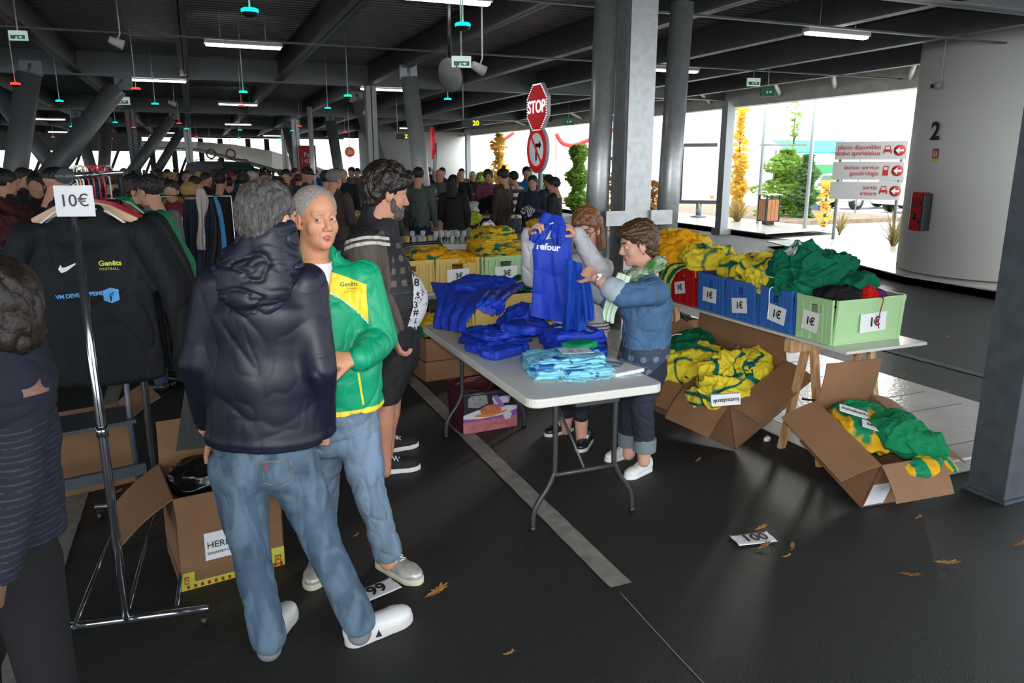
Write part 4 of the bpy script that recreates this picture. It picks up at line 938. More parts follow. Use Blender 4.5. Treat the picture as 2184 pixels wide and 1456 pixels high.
crumple('jersey', inbox(m1, (-.08, .0, .345)), (.27, .17, .115), 51, MY, .8, 'yellow jersey with teal letters lying on top of the middle carton', pat=bigpat, amp=1.3, res=(170, 110), rot=(.1, -.3, .6))
crumple('jersey', inbox(m1, (.13, .02, .33)), (.19, .16, .10), 53, MY, .2, 'yellow jersey with dark emblem at the upper end of the middle carton', pat=bigpat, rot=(0, -.3, .2))
crumple('jersey', inbox(m1, (-.27, .02, .33)), (.11, .14, .06), 57, MY, .2, 'yellow jersey corner spilling over the lower rim of the middle carton', pat=bigpat, rot=(0, -.5, .2))
crumple('jersey', inbox(m0, (-.12, .0, .33)), (.18, .15, .10), 61, MY, .2, 'crumpled yellow jersey at the lower end of the carton behind', pat=.93, amp=1.2, rot=(0, -.3, .3))
crumple('jersey', inbox(m0, (-.02, -.06, .35)), (.2, .13, .08), 67, MY, .2, 'yellow jersey with dark flower print leaning on the divider between the cartons', pat=.88, amp=1.2, rot=(0, -.3, .3))
crumple('sweatshirt', inbox(m0, (.08, .12, .34)), (.22, .15, .09), 71, MG, .2, 'dark green sweatshirt with white lace in the carton behind the woman', 'sweatshirt', rot=(0, -.3, .3))
crumple('sweatshirt', inbox(m0, (-.2, .15, .30)), (.13, .12, .10), 73, MG, .2, 'dark green sweatshirt hanging over the carton side beside her legs', 'sweatshirt', rot=(0, -.3, .3))
cord('drawstring', [inbox(m0, (.1, .16, .44)), inbox(m0, (.06, .2, .445)), inbox(m0, (-.02, .22, .43)), inbox(m0, (-.1, .22, .4))], .0035, MWC, 'white lace on the green sweatshirt in the far carton')
# sponsor panel on the yellow jersey, upside down
p = Vector(gd(1548, 853, 4.02)); rt = -(_Rt*.98 + Vector((0, 0, .1))); up_ = Vector((-.15, .1, -.6)).normalized()
nn = rt.normalized().cross(up_).normalized()
t = empty('sponsor_panel_jersey', p, 0, 'white sponsor panel of the yellow jersey hanging over the middle carton rim', 'jersey')
rt = rt.normalized(); up_ = nn.cross(rt)
MB().slab([-rt*.082 - up_*.033, rt*.082 - up_*.037, rt*.08 + up_*.03, -rt*.082 + up_*.035], -.02).build('white_panel', mat('white_cloth', (.7, .7, .7), .7), t)
text('lettering', 'kutxabank', .035, nn*.0025, rt, up_, M_INK, t, bold=.0003)
crumple('jersey', inbox(m2, (-.05, -.02, .27)), (.20, .16, .07), 81, MGY, .1, 'green and yellow jersey lying inside the front right carton', pat=lambda P, s: ridge(P + s, (6, 10, 6), s, .7) - .72, rot=(.1, .3, -1.6))
crumple('jersey', inbox(m2, (-.17, .06, .27)), (.10, .12, .05), 83, MGY, .4, 'folded amber and green jersey at the back of the front right carton', pat=.55, rot=(.1, .3, -1.4))
crumple('sweatshirt', inbox(m2, (.12, .07, .34)), (.15, .13, .085), 87, clothmat('grass_green_fleece', (.008, .20, .075)), .3, 'green fleece sweatshirt bulging out of the front right carton', 'sweatshirt', rot=(.1, .35, -1.2), amp=.7, res=(150, 100))
crumple('sweatshirt', inbox(m2, (.20, .16, .33)), (.10, .07, .075), 89, bpy.data.materials['grass_green_fleece'], .3, 'green fleece sleeve beside the bulging sweatshirt in the front carton', 'sweatshirt', rot=(.1, .35, -1.0), amp=.7)
crumple('sweatshirt', inbox(m2, (.02, .13, .35)), (.09, .07, .06), 93, bpy.data.materials['grass_green_fleece'], .3, 'green fleece hood with a yellow collar stripe in the front carton', 'sweatshirt', rot=(.1, .35, -1.0), amp=.6)
crumple('jersey', inbox(m2, (.31, .05, .28)), (.06, .12, .035), 97, MGY, .3, 'striped amber and green cuff lying over the lower flap of the front carton', pat=lambda P, s: np.sin(P[:, 1]*42), rot=(.1, .5, -1.6), amp=.6)
crumple('jersey', inbox(m2, (.24, .24, .27)), (.11, .035, .03), 99, MGY, .3, 'yellow sleeve with green stripes over the right flap of the front carton', pat=lambda P, s: np.sin(P[:, 1]*160)+.3, rot=(.1, .5, -1.4), amp=.4)
for u, v, w_, nm in ((-.10, -.09, .1, 'upper'), (.03, -.07, .07, 'lower')):
    q = inbox(m2, (u, v, .355)); 
    t = empty('sponsor_panel_jersey', q, 0, 'white sponsor panel on the green and yellow jersey, %s one in the front carton' % nm, 'jersey'); t.rotation_euler = (R(18), R(14), R(-38))
    MB().bb(-w_*.8, w_*.8, -.035, .035, -.006, 0).build('white_panel', bpy.data.materials['white_cloth'], t, bevel=.003); text('lettering', 'bank' if w_ < .08 else 'kutxabank', .032, (0, 0, 0), (1, 0, 0), (0, 1, 0), M_INK, t)
# scrap of tissue on the ground, boxes under the board
crumple('paper_tissue', tuple(g(1636, 940))[:2] + (.018,), (.035, .02, .018), 5, M_PAPER, .4, 'crumpled white paper tissue on the ground left of the near trestle', 'tissue', res=(40, 30))
carton('open_carton', RM((0, 0, .15), (3.66, 5.35, .1)), .42, .36, .42, {}, 'brown carton with odds and ends under the far end of the board')
crumple('dark_odds', (3.66, 5.3, .52), (.16, .14, .06), 6, MK, 0, 'dark odds and ends on top of the carton under the board', 'clutter')
crate('euro_crate', (4.06, 5.3, .101), .1, .3, .4, .26, M_CBLU, 'blue crate standing under the far end of the board')
# ---------------------------------------------------------------- folding table
M_HDPE = mat('white_folding_table_plastic', (.66, .65, .60), .4, bump=.1, bscale=300, var=.05); M_TLEG = mat('grey_powder_coated_tube', (.055, .058, .062), .35, .3)
t = empty('folding_table', (1.715, 3.95, 0), 0, 'white plastic folding table covered with blue jerseys', 'table')
b = MB(); hw, hl, rc = .37, .92, .06; poly = []
for cx, cy, a0 in ((hw-rc, hl-rc, 0), (-hw+rc, hl-rc, 90), (-hw+rc, -hl+rc, 180), (hw-rc, -hl+rc, 270)):
    for k in range(7): a = R(a0 + 15*k); poly.append((cx+rc*math.cos(a), cy+rc*math.sin(a)))
b.prism(poly, (0, 0, .695), (1, 0, 0), (0, 1, 0), (0, 0, 1), .045); b.build('tabletop', M_HDPE, t, bevel=.008, seg=3)
MB().bb(-.12, .12, -hl+.02, -hl+.12, .672, .70).bb(-hw+.05, hw-.05, -hl+.06, hl-.06, .68, .70).build('underside', M_TLEG, t)
for s, yb in ((-1, -.78), (1, .66)):
    for x in (-1, 1):
        xs = .27 if s < 0 else .24
        xx = x*.17
        P = [(xx, yb, .69), (xx, yb, .34), (xx+x*.01, yb, .28), (xx+x*.04, yb, .22), (xx+x*.09, yb, .15), (xx+x*.115, yb, .09), (xx+x*.12, yb, .0)]
        cord('leg', P, .0135, M_TLEG, parent=t)
        MB().tube([(xx+x*.12, yb, 0), (xx+x*.12, yb, .03)], .017, 10).build('foot_cap', M_BLACK, t)
    MB().tube([(-.17, yb, .285), (.17, yb, .285)], .012, 8).build('crossbar', M_TLEG, t)
    MB().tube([(0, yb, .285), (0, yb*.35, .68)], .008, 6).build('brace', M_TLEG, t)
TZ = .741
# big yellow crate standing on the far end, blue jersey draped over it
crate('euro_crate', (1.86, 4.66, TZ), .09, .60, .36, .24, M_CYEL, 'large yellow crate on the far end of the folding table, blue jersey over its corner')
crumple('blue_jersey', (1.70, 4.62, 1.01), (.24, .19, .075), 101, MB_, .2, 'blue jersey draped over the corner of the large yellow crate', res=(170, 110), amp=.8)
o = sheet('hanging_part', [((1.38, 4.74, 1.05), (1.72, 4.48, 1.05)), (gd(930, 640, 4.72), gd(1016, 655, 4.42)), (gd(923, 676, 4.68), gd(994, 684, 4.38)), (gd(925, 700, 4.66), gd(989, 709, 4.36))], MB_, folds=4, amp=.008, seed=3, nz=.008)
tag(o, 'hem of the blue jersey hanging down the left of the yellow crate', 'jersey'); o.name = 'blue_jersey'
o = sheet('blue_jersey', [((1.70, 4.50, 1.05), (2.02, 4.58, 1.04)), (gd(1018, 640, 4.40), gd(1082, 636, 4.48)), (gd(1022, 655, 4.38), gd(1076, 660, 4.46)), (gd(1050, 668, 4.38), gd(1066, 666, 4.42))], MB_, folds=3, amp=.012, seed=6, nz=.01)
tag(o, 'blue sleeve hanging over the front of the large yellow crate', 'jersey')
crumple('packed_jersey', (2.02, 4.70, 1.0), (.13, .10, .05), 103, mat('green_in_clear_film', (.01, .09, .05), .12, spec=1, layers=[('p1', 'd8c22a')]), .3, 'green and yellow jersey in clear film lying in the large yellow crate', pat=.86)
# folded jerseys
def folded(c, d, seed, m, rz, label, cat='jersey', grp=None, amp=.5): return crumple('folded_jersey', c, (d[0], d[1], d[2]), seed, m, rz, label, cat, grp, amp=amp, res=(120, 50), sq=.7)
FB = [((1.62, 4.16), (.20, .15), .30, 'lowest folded blue jersey at the left of the table pile'), ((1.60, 4.13), (.19, .14), .18, 'second folded blue jersey at the left of the table pile'), ((1.63, 4.15), (.19, .15), .36, 'third folded blue jersey at the left of the table pile'), ((1.62, 4.10), (.20, .14), .22, 'folded blue jersey with a small white triangle, top left of the pile')]
for i, (c_, d_, rz, lb) in enumerate(FB): folded((c_[0], c_[1], TZ + .017 + i*.024), (d_[0], d_[1], .014), 111+i, MB_, rz, lb, amp=1.6)
folded((1.49, 3.98, TZ+.03), (.10, .10, .026), 115, MB_, .5, 'loose blue sleeve end at the left rim of the folding table', amp=1.4)
folded((1.56, 3.88, TZ+.025), (.15, .07, .022), 116, MB_, .4, 'crumpled blue hem in front of the left blue pile', amp=1.6)
FB = [((1.97, 3.80), (.17, .15), -.15, 'lowest folded blue jersey at the right of the table pile'), ((1.96, 3.83), (.16, .15), -.05, 'second folded blue jersey at the right of the table pile'), ((1.97, 3.82), (.165, .15), .10, 'third folded blue jersey at the right of the table pile'), ((1.96, 3.84), (.16, .15), .0, 'folded blue jersey showing the white ball print')]
for i, (c_, d_, rz, lb) in enumerate(FB): folded((c_[0], c_[1], TZ + .018 + i*.030), (d_[0], d_[1], .018), 117+i, MB_, rz, lb, amp=1.5)
crumple('blue_jersey', (1.85, 4.28, TZ+.09), (.15, .12, .09), 131, MB_, .3, 'bunched dark blue jersey at the back of the pile', amp=1.2)
folded((1.76, 4.04, TZ+.115), (.11, .12, .022), 123, MB_, .7, 'blue jersey folded in the middle of the pile, white triangle badge', amp=1.5)
# white prints pressed on the cloth
def print_on(objname_label, poly, c, rz, s, m=M_WHITE, nm='print'):
    tgt = next(o for o in bpy.data.objects if o.get('label') == objname_label)
    bm = bmesh.new(); vs = [bm.verts.new((x*s, y*s, 0)) for x, y in poly]; bm.faces.new(vs); bmesh.ops.triangulate(bm, faces=bm.faces[:]); bmesh.ops.subdivide_edges(bm, edges=bm.edges[:], cuts=4, use_grid_fill=True)
    me = bpy.data.meshes.new(nm); bm.to_mesh(me); bm.free(); o = link(nm, me, m); 
    M4 = Matrix.Rotation(rz, 4, 'Z'); M4.translation = Vector(c); mw = tgt.matrix_basis
    me.transform(mw.inverted() @ M4); drape(o, tgt, mw.inverted().to_3x3() @ Vector((0, 0, -1)), .004); o.parent = tgt
def text_on(tgt, txt, size, c, right, up, dirv, m, bold=.0, nm='lettering', sub=0, **k):
    r = Vector(right).normalized(); n = r.cross(Vector(up)).normalized(); u = n.cross(r); me = text_mesh(txt, size, bold=bold, depth=0, **k).copy()
    bm = bmesh.new(); bm.from_mesh(me); bmesh.ops.triangulate(bm, faces=bm.faces[:])
    for _ in range(2):
        es = [e for e in bm.edges if e.calc_length() > size*.18]
        if es: bmesh.ops.subdivide_edges(bm, edges=es, cuts=1); bmesh.ops.triangulate(bm, faces=bm.faces[:])
    bm.to_mesh(me); bm.free()
    M4 = Matrix((r, u, n)).transposed().to_4x4(); M4.translation = Vector(c); mw = Matrix() if tgt.parent else tgt.matrix_basis
    me.transform(mw.inverted() @ M4); o = link(nm, me, m); drape(o, tgt, mw.inverted().to_3x3() @ Vector(dirv), .003); o.parent = tgt; return o
ball = [(math.cos(a*PI/8)*(1 if a not in (2, 7, 12) else .72), math.sin(a*PI/8)*(1 if a not in (2, 7, 12) else .72)) for a in range(16)]
bpy.context.view_layer.update()
print_on('folded blue jersey showing the white ball print', ball, (1.92, 3.86, 1.2), .3, .055)
tg = next(o for o in bpy.data.objects if o.get('label') == 'folded blue jersey showing the white ball print')
text_on(tg, 'Carrefour', .052, (2.03, 3.82, .95), (.25, -1, 0), (1, .25, 0), (0, 0, -1), M_WHITE, bold=.001)
print_on('big dark green sweatshirt heaped on the blue crate next to the mint one', [(-1, -.7), (.3, -1), (1, .2), (.4, .9), (-.5, .6)], (3.36, 3.62, 1.5), .3, .06, mat('grey_white_lining', (.5, .55, .54), .8), 'lining_patch')
tri = [(-1, -.6), (1, -.6), (0, .9)]
print_on('folded blue jersey with a small white triangle, top left of the pile', tri, (1.60, 3.99, 1.2), .5, .02); print_on('blue jersey folded in the middle of the pile, white triangle badge', tri, (1.77, 4.0, 1.2), -.3, .02)
# light blue drawstring bags, packed in film, in a low stack
for i in range(7):
    rr = random.Random(i+40); z = TZ + .010 + i*.0105
    o = crumple('drawstring_bag', (1.74 + rr.uniform(-.02, .02), 3.42 + rr.uniform(-.015, .015) + i*.012, z), (.225 - .005*i, .15 - .004*i, .009), 130+i, MLB, -.12 + rr.uniform(-.05, .05), 
        ('light blue drawstring bag with dark blue triangles, %s of the stack' % ['lowest', 'second from the bottom', 'third from the bottom', 'in the middle', 'fifth from the bottom', 'second from the top', 'on top'][i]), 'bag', 'light blue drawstring bags on the folding table', amp=.9, pat=(.88 if i < 6 else .97), res=(120, 36), sq=.8)
tb = o
M_DB = mat('dark_blue_print', (.01, .08, .38), .5)
for q in (((1.66, 3.40), [(-.9, -.5), (1, -.3), (.2, .8)], .05), ((1.74, 3.56), [(-1, -.3), (1, -.3), (.1, .6)], .03), ((1.90, 3.50), [(-1.2, -.9), (1, -.5), (1, .8)], .06)):
    tgt = tb; print_on(tb['label'], q[1], (q[0][0], q[0][1], 1.0), .3, q[2], M_DB)
rr = random.Random(9); ML_ = mat('light_blue_cord', (.28, .70, .85), .5)
for i in range(26):
    x = 1.52 + .45*rr.random(); y = 3.27 + .14*(x-1.52)*0 + rr.uniform(-.02, .02) + (.10 if x < 1.58 else 0); z = TZ + rr.uniform(.01, .07)
    P = [(x, y+.05, z)] ; a = rr.uniform(-.6, .6)
    for k in range(1, 5): P.append((x + .025*k*math.sin(a+k*rr.uniform(.2, .9)) + rr.uniform(-.012, .012), y + .04 - .024*k + rr.uniform(-.008, .008), max(TZ+.004, z - .022*k)))
    cord('bag_cord', P, .0022, ML_, 'light blue cord curling out at the front of the bag stack', cat='cord'); bpy.data.objects[-1] if False else None
for o in [o for o in bpy.data.objects if o.name.startswith('bag_cord')]: o['group'] = 'light blue cords of the drawstring bags'
# handwritten price slip lying upside down on the bags
t = empty('price_slip', (1.79, 3.44, TZ+.102), R(168), 'handwritten price slip lying upside down on the light blue bags', 'price slip'); MB().bb(-.085, .085, -.055, .055, 0, .0015).build('paper', M_PAPER, t)
cord('handwriting', [(-.03, .02, .003), (-.02, .025, .003), (-.022, -.02, .003)], .0012, M_INK, parent=t); cord('handwriting', [(.045, .02, .003), (.02, .012, .003), (.018, -.012, .003), (.043, -.02, .003)], .0012, M_INK, parent=t)
# green folded piece and clear packed jersey at right
folded((1.90, 3.60, TZ+.09), (.09, .07, .02), 151, clothmat('emerald_cloth', (.01, .30, .10), rough=.4), .4, 'emerald green folded piece between the bags and the blue pile', 'folded piece', amp=.2)
t = empty('packed_shirt', (1.99, 3.36, TZ), R(12), 'white shirt with blue and yellow print in clear film, right rim of the folding table', 'packed shirt')
MB().bb(-.11, .09, -.13, .14, 0, .022).build('shirt', mat('packed_white_cloth', (.75, .75, .75), .4), t, bevel=.008)
MB().prism([(-.10, .02), (.02, .10), (.08, .02), (.0, -.04), (-.06, -.02)], (0, 0, .0225), (1, 0, 0), (0, 1, 0), (0, 0, 1), .001).build('blue_print', M_DB, t); MB().prism([(-.05, .06), (.0, .05), (.03, -.06), (.015, -.06), (-.01, .03), (-.05, .045)], (0, 0, .0235), (1, 0, 0), (0, 1, 0), (0, 0, 1), .001).build('yellow_print', mat('yellow_print', (.75, .65, .05), .5), t)
o = grid_mesh('clear_film', 26, 26, lambda u, v: (-.125+.23*u, -.14+.29*v, .027 + .004*math.sin(u*19+v*7)*math.cos(v*23)), 0, mat('clear_film', (.95, .97, 1), .05, trans=.0, alpha=.16, spec=1), t)
# ---------------------------------------------------------------- carrier bag under the table
t = empty('shopping_bag', (1.76, 4.66, 0), R(5), 'burgundy shopping bag printed with a plated dish, under the folding table', 'bag')
M_BURG = mat('burgundy_woven_plastic', (.055, .006, .012), .35, var=.3, vscale=8); w, h, dp = .21, .34, .2
b = MB()
b.slab([(-w, 0, .0), (w, 0, .0), (w+.01, -.01, h*.72), (-w+.01, -.01, h*.95)], .003); b.slab([(-w, dp, 0), (-w, 0, 0), (-w+.01, -.01, h*.95), (-w-.02, dp+.02, h)], .003); b.slab([(w, 0, 0), (w, dp, 0), (w+.01, dp, h*.8), (w+.01, -.01, h*.72)], .003)
b.slab([(-w, dp, 0), (w, dp, 0), (w, dp, h*.95), (-w-.02, dp+.02, h)], .003).bb(-w, w, 0, dp, 0, .004); b.build('body', M_BURG, t)
def dec(name, poly, m, z=0):
    MB().prism(poly, (0, -.006-z - .010, 0), (1, 0, 0), (0, 0, 1), (0, -1, 0), .0015).build(name, m, t)
dec('dark_panel', [(-w+.005, .05), (w-.002, .05), (w+.003, h*.70), (-w+.012, h*.92)], mat('dark_print', (.02, .02, .022), .3))
dec('pink_panel', [(-w+.002, .0), (w-.002, 0), (w-.002, .085), (-w+.002, .085)], mat('salmon_print', (.42, .13, .14), .4, var=.3, vscale=30), .001)
dec('plate_print', [(-w+.004, .10), (.0, .075), (w-.002, .10), (w-.002, .155), (.1, .165), (-.1, .16), (-w+.004, .135)], mat('plate_print', (.55, .56, .6), .3), .001)
dec('purple_band', [(-w+.004, .082), (w-.002, .082), (w-.002, .13), (.08, .10), (-.08, .095), (-w+.004, .11)], mat('purple_print', (.22, .07, .32), .4), .002)
dec('sauce_print', [(-.12, .115), (0, .1), (.12, .12), (.13, .135), (0, .125), (-.11, .13)], mat('orange_food_print', (.6, .2, .02), .4), .003)
dec('dish_print', [(-.075, .13), (-.03, .12), (.06, .12), (.085, .14), (.07, .17), (.03, .19), (-.04, .185), (-.08, .165)], mat('meat_print', (.42, .13, .07), .4, var=.4, vscale=60), .004)
dec('grey_photo_print', [(-.17, .19), (-.09, .175), (-.02, .2), (-.03, .27), (-.12, .285), (-.17, .25)], mat('grey_photo', (.22, .22, .23), .4, var=.5, vscale=40), .002)
dec('white_corner_print', [(.03, .18), (.14, .185), (.16, .235), (.01, .235)], mat('lilac_print', (.5, .45, .6), .4), .002); dec('purple_stroke', [(.01, .25), (.05, .25), (.11, .16), (.08, .155)], mat('purple_print2', (.25, .12, .42), .4), .005)
dec('hexagon_print', [(.13 + .035*math.cos(a*PI/3), .095 + .035*math.sin(a*PI/3)) for a in range(6)], mat('hexagon_grey', (.5, .52, .58), .4), .005)
o = sheet('back_print', [((-.2, .16, .3), (.0, .17, .33)), ((-.17, .1, .35), (.0, .12, .37))], mat('salmon_print', (.42, .13, .14)), 20, 12, 1, .004, parent=t)
# ---------------------------------------------------------------- back table, its crates and heaps
M_TT = mat('grey_white_board', (.5, .5, .48), .5)
o = MB().bb(1.30, 3.3, 5.80, 6.6, .775, .80).build('board_tabletop', M_TT); o.rotation_euler = (0, 0, R(5.5)); o.location = (.58, -.15, 0); tag(o, 'white board carrying the three euro crates behind the bearded man', 'tabletop')
for x in (1.75, 2.75): 
    t = empty('folding_trestle', (x, 6.25, 0), R(5), 'dark trestle under the board of three euro crates, %s one' % ('left' if x < 2 else 'right'), 'trestle')
    for y in (-.25, .25): MB().tube([(0, y, 0), (0, y*.3, .76)], .018, 8).build('leg', M_BLACK, t)
    MB().tube([(0, -.2, .3), (0, .2, .3)], .012, 6).build('crossbar', M_BLACK, t)
crate('euro_crate', (1.90, 6.13, .801), .114, .42, .6, .262, M_CYEL, 'yellow crate with a three euro card, orange jersey on top', None, [('y', .0, .115, .20, .115, '3€', .062, 1)], 'x')
crate('euro_crate', (1.49, 6.09, .801), .114, .40, .6, .262, M_CYEL, 'yellow crate left of the three euro crates, half behind the man', None, [], 'x')
crate('euro_crate', (2.33, 6.13, .801), .098, .42, .6, .262, M_CGRN, 'mint green crate with a three euro card under the jersey stack', None, [('y', .0, .115, .21, .12, '3€', .068, 0)], 'x')
crate('euro_crate', (2.77, 6.17, .801), .09, .40, .6, .262, M_CBLU, 'dark blue crate right of the mint one on the back table', None, [('y', .1, .115, .18, .1, '3€', .06, 0)], 'x')
crumple('jersey', (1.78, 6.1, 1.065), (.20, .2, .06), 161, MO, .1, 'orange jersey with green letters in the yellow crate', pat=.94, res=(150, 90), amp=1.3); crumple('jersey', (1.98, 6.0, 1.05), (.16, .17, .05), 163, MO, .5, 'second orange jersey at the right of the yellow crate', pat=.97, amp=1.3)
rr = random.Random(4)
for i in range(14):
    f = i/13; wd = .205 if f < .55 else .205 - .10*(f-.55)/.45
    crumple('folded_jersey', (2.33 + rr.uniform(-.015, .015) - .02*f, 6.02 + rr.uniform(-.02, .02), 1.035 + .0185*i), (wd, .17, .012), 170+i, MYO, .098 + rr.uniform(-.12, .12), 'folded amber and green jersey in the tall stack on the mint crate, ' + ('lower part' if i < 6 else 'middle part' if i < 11 else 'upper part'), 'jersey', 'amber jerseys stacked on the mint crate, ' + ('lower part' if i < 6 else 'middle part' if i < 11 else 'upper part'), amp=1.5, pat=.88, res=(110, 34), sq=.7)
for i in range(12):
    crumple('folded_jersey', (2.86 + rr.uniform(-.015, .015) - .0*i, 6.15 + rr.uniform(-.02, .02), 1.07 + .021*i), (.17 - .005*i, .17, .013), 190+i, MYO, .098 + rr.uniform(-.12, .12), 'folded amber jersey in the stack on the dark blue crate', 'jersey', 'amber jerseys stacked on the dark blue crate', amp=1.5, pat=.9, res=(100, 30), sq=.7)
# cartons beneath it
carton('carton', RM((0, 0, .1), (1.93, 6.22, 0)), .56, .45, .17, {}, 'lower brown carton with a black letter, under the back table'); text('printed_letter', 'N', .06, (1.89, 5.985, .05), (1, .1, 0), (0, 0, 1), M_INK, bpy.data.objects['carton'], bold=.004) if False else None
carton('carton', RM((0, 0, .1), (1.93, 6.22, .172)), .54, .44, .2, {}, 'upper brown carton holding amber jerseys, under the back table')
crumple('jersey', (1.80, 6.2, .42), (.18, .16, .07), 211, MYO, .1, 'amber jersey piled in the upper carton under the back table', pat=.8); crumple('jersey', (1.76, 6.12, .5), (.12, .12, .06), 213, MYO, .1, 'amber jersey with silver print on top of the carton heap', pat=.8)
# ---------------------------------------------------------------- ground litter, number slips, leaves
def slip(px, py, w, h, rz, tx, lab):
    p = g(px, py); t = empty('number_slip', (p.x, p.y, .002), rz, lab, 'number slip')
    grid_mesh('paper', 14, 8, lambda u, v: (w*(u-.5), h*(v-.5), .003 + .004*max(0, abs(u-.5)-.33)*6*math.sin(v*5+u*9)**2), .0008, M_PAPER, t); text('lettering', tx, h*.85, (.01, 0, .006), (1, 0, 0), (0, 1, 0), M_INK, t, bold=.002); return t
slip(1606, 1150, .205, .105, R(-10), '100', 'crumpled white paper slip numbered one hundred on the ground'); slip(800, 1262, .21, .105, R(18), '99', 'white paper slip numbered ninety nine by the white trainer')
M_OAK = [mat('dry_leaf_ochre', (.42, .20, .04), .7), mat('dry_leaf_brown', (.28, .12, .04), .7)]
def leaf(px, py, s, rz, k, lab, lobes=4):
    p = g(px, py); vs = []; n = 40
    for i in range(n):
        a = 2*PI*i/n; r = (.55 + .45*abs(math.cos(a))**1.5)*(1 + .28*math.cos(a*(lobes*2+1))); vs.append((s*r*math.cos(a), s*.62*r*math.sin(a)))
    b = MB(); b.v = [(0, 0, .012)] + [(x, y, .006 + .012*abs(y)/s + .01*max(0, x)/s) for x, y in vs]; b.f = [(0, i+1, (i+1) % n + 1) for i in range(n)]; b.mi = [0]*n; b.sm = [False]*n
    b.tube([(-s*.9, 0, .008), (-s*1.45, .01, .006)], .0022, 5); o = b.build('fallen_leaf', M_OAK[k]); o.location = (p.x, p.y, .001); o.rotation_euler = (0, 0, rz); tag(o, lab, 'leaf')
for a in [(935, 1262, .05, .5, 0, 'large ochre oak leaf on the ground right of the silver trainer'), (2024, 1203, .045, -.5, 0, 'ochre leaf on the ground below the right pillar'), (1945, 1230, .035, -.8, 1, 'darker curled leaf left of the one below the pillar'), (1625, 1128, .03, .2, 0, 'pale leaf just behind the hundred slip'), (1632, 1166, .035, .3, 1, 'brown leaf lying on the edge of the hundred slip'), (1690, 1168, .024, .9, 1, 'small brown leaf right of the hundred slip'), (1680, 1189, .016, 0, 0, 'tiny ochre leaf below right of the hundred slip'), (1088, 1397, .018, 0, 0, 'tiny ochre leaf near the bottom edge'), (1960, 1106, .02, .3, 1, 'small brown leaf in front of the front right carton'), (2178, 1163, .03, 0, 1, 'leaf cut by the right edge of the frame'), (2024, 720, .04, .3, 1, 'brown leaf out on the drive behind the crates'), (1928, 803, .04, .3, 1, 'brown leaf on the drive beyond the paving'), (2016, 836, .045, .1, 1, 'brown leaf on the drive near the right pillar'), (252, 1052, .03, .6, 1, 'brown leaf beside the jacket rail foot'), (1490, 983, .02, .5, 1, 'small leaf left of the middle carton'), (762, 1144, .012, .5, 0, 'tiny leaf between the two men')]: leaf(*a)
# crack line in the asphalt
cord('asphalt_joint', [g(1320, 1260), g(1420, 1370), g(1500, 1456), g(1560, 1520)], .0022, mat('joint_chalk', (.25, .24, .22), .8)); o = bpy.data.objects['asphalt_joint']; o.name = 'trim_61'; o['kind'] = 'structure'
# ================================================================ people
def skinmat(n, c, lip='b0685f', brow='4a3a30'):
    m = mat(n, c, .5, bump=.06, bscale=350, var=.07, vscale=30, layers=[('lips', lip), ('brow', brow)], spec=.35)
    b = m.node_tree.nodes['Principled BSDF']; b.inputs['Subsurface Weight'].default_value = .12; b.inputs['Subsurface Radius'].default_value = (.01, .004, .002); b.inputs['Subsurface Scale'].default_value = .6
    return m
def head_fn(P, o):
    x = np.abs(P[:, 0]); Q = np.stack([x, P[:, 1], P[:, 2]], 1); w = o.get('w', 1)
    d = ell(P, (0, -.012, .035), (.076*w, .096, .088))
    d = sm(d, ell(P, (0, .020, -.03), (.062*w, .066, .093)), .02); d = sm(d, ell(P, (0, .028, -.075), (.050*w*o.get('jaw', 1), .050, .038)), .02)
    d = sm(d, ell(P, (0, .066, -.097), (.021, .017, .017)), .016); d = sm(d, ell(Q, (.040, .050, -.03), (.023, .022, .028)), .016)
    d = sm(d, cap(Q, (.010, .081, .026), (.045, .066, .026), .008, .007), .012)
    d = smx(d, -ell(Q, (.031, .090, .004), (.019, .016, .013)), .012)
    d = sm(d, cap(P, (0, .080, .014), (0, .103*o.get('nose', 1), -.028), .0075, .0125), .009); d = sm(d, ell(Q, (.0125, .092, -.034), (.0085, .011, .008)), .006)
    w_ = o.get('age', 0); d = smx(d, -cap(Q, (.019, .092, -.034), (.031, .072, -.064), .0022), .006) if w_ else d; d = smx(d, -cap(Q, (.022, .083, -.016), (.042, .074, -.014), .0016), .006) if w_ else d; lid = np.maximum(np.linalg.norm(Q - A((.031, .0695, .003)), axis=1) - .0155, .0038 - np.abs(Q[:, 2] - .002)); d = sm(d, lid, .003)
    d = np.minimum(d, np.linalg.norm(Q - A((.031, .069, .003)), axis=1) - .012)
    d = sm(d, cap(Q, (.0, .085, -.062), (.023, .073, -.066), .006, .0035), .004); d = sm(d, cap(Q, (.0, .083, -.074), (.021, .072, -.069), .007, .0035), .004)
    op = o.get('open', .0015); d = smx(d, -ell(P, (0, .088, -.068), (.019, .016, op)), .002)
    e = ell(Q, (.078*w, -.010, -.008), (.009, .020, .032)); e = smx(e, -ell(Q, (.088*w, -.004, -.004), (.007, .011, .019)), .004); e = sm(e, ell(Q, (.073*w, -.006, -.032), (.007, .009, .010)), .006); d = sm(d, e, .006)
    nk = o.get('neck', .056); d = sm(d, ecap(P, (0, -.018, -.06), (0, -.045, -.20), nk, nk*1.12, (1, 0, 0), .95), .02)
    if o.get('fat'): d = sm(d, ell(P, (0, .02, -.10), (.06, .05, .03)), .03)
    return d
def lipmask(P):
    Q = np.stack([np.abs(P[:, 0]), P[:, 1], P[:, 2]], 1)
    return .0016 - np.minimum(cap(Q, (.0, .085, -.062), (.023, .073, -.066), .006, .0035), cap(Q, (.0, .083, -.074), (.021, .072, -.069), .007, .0035))
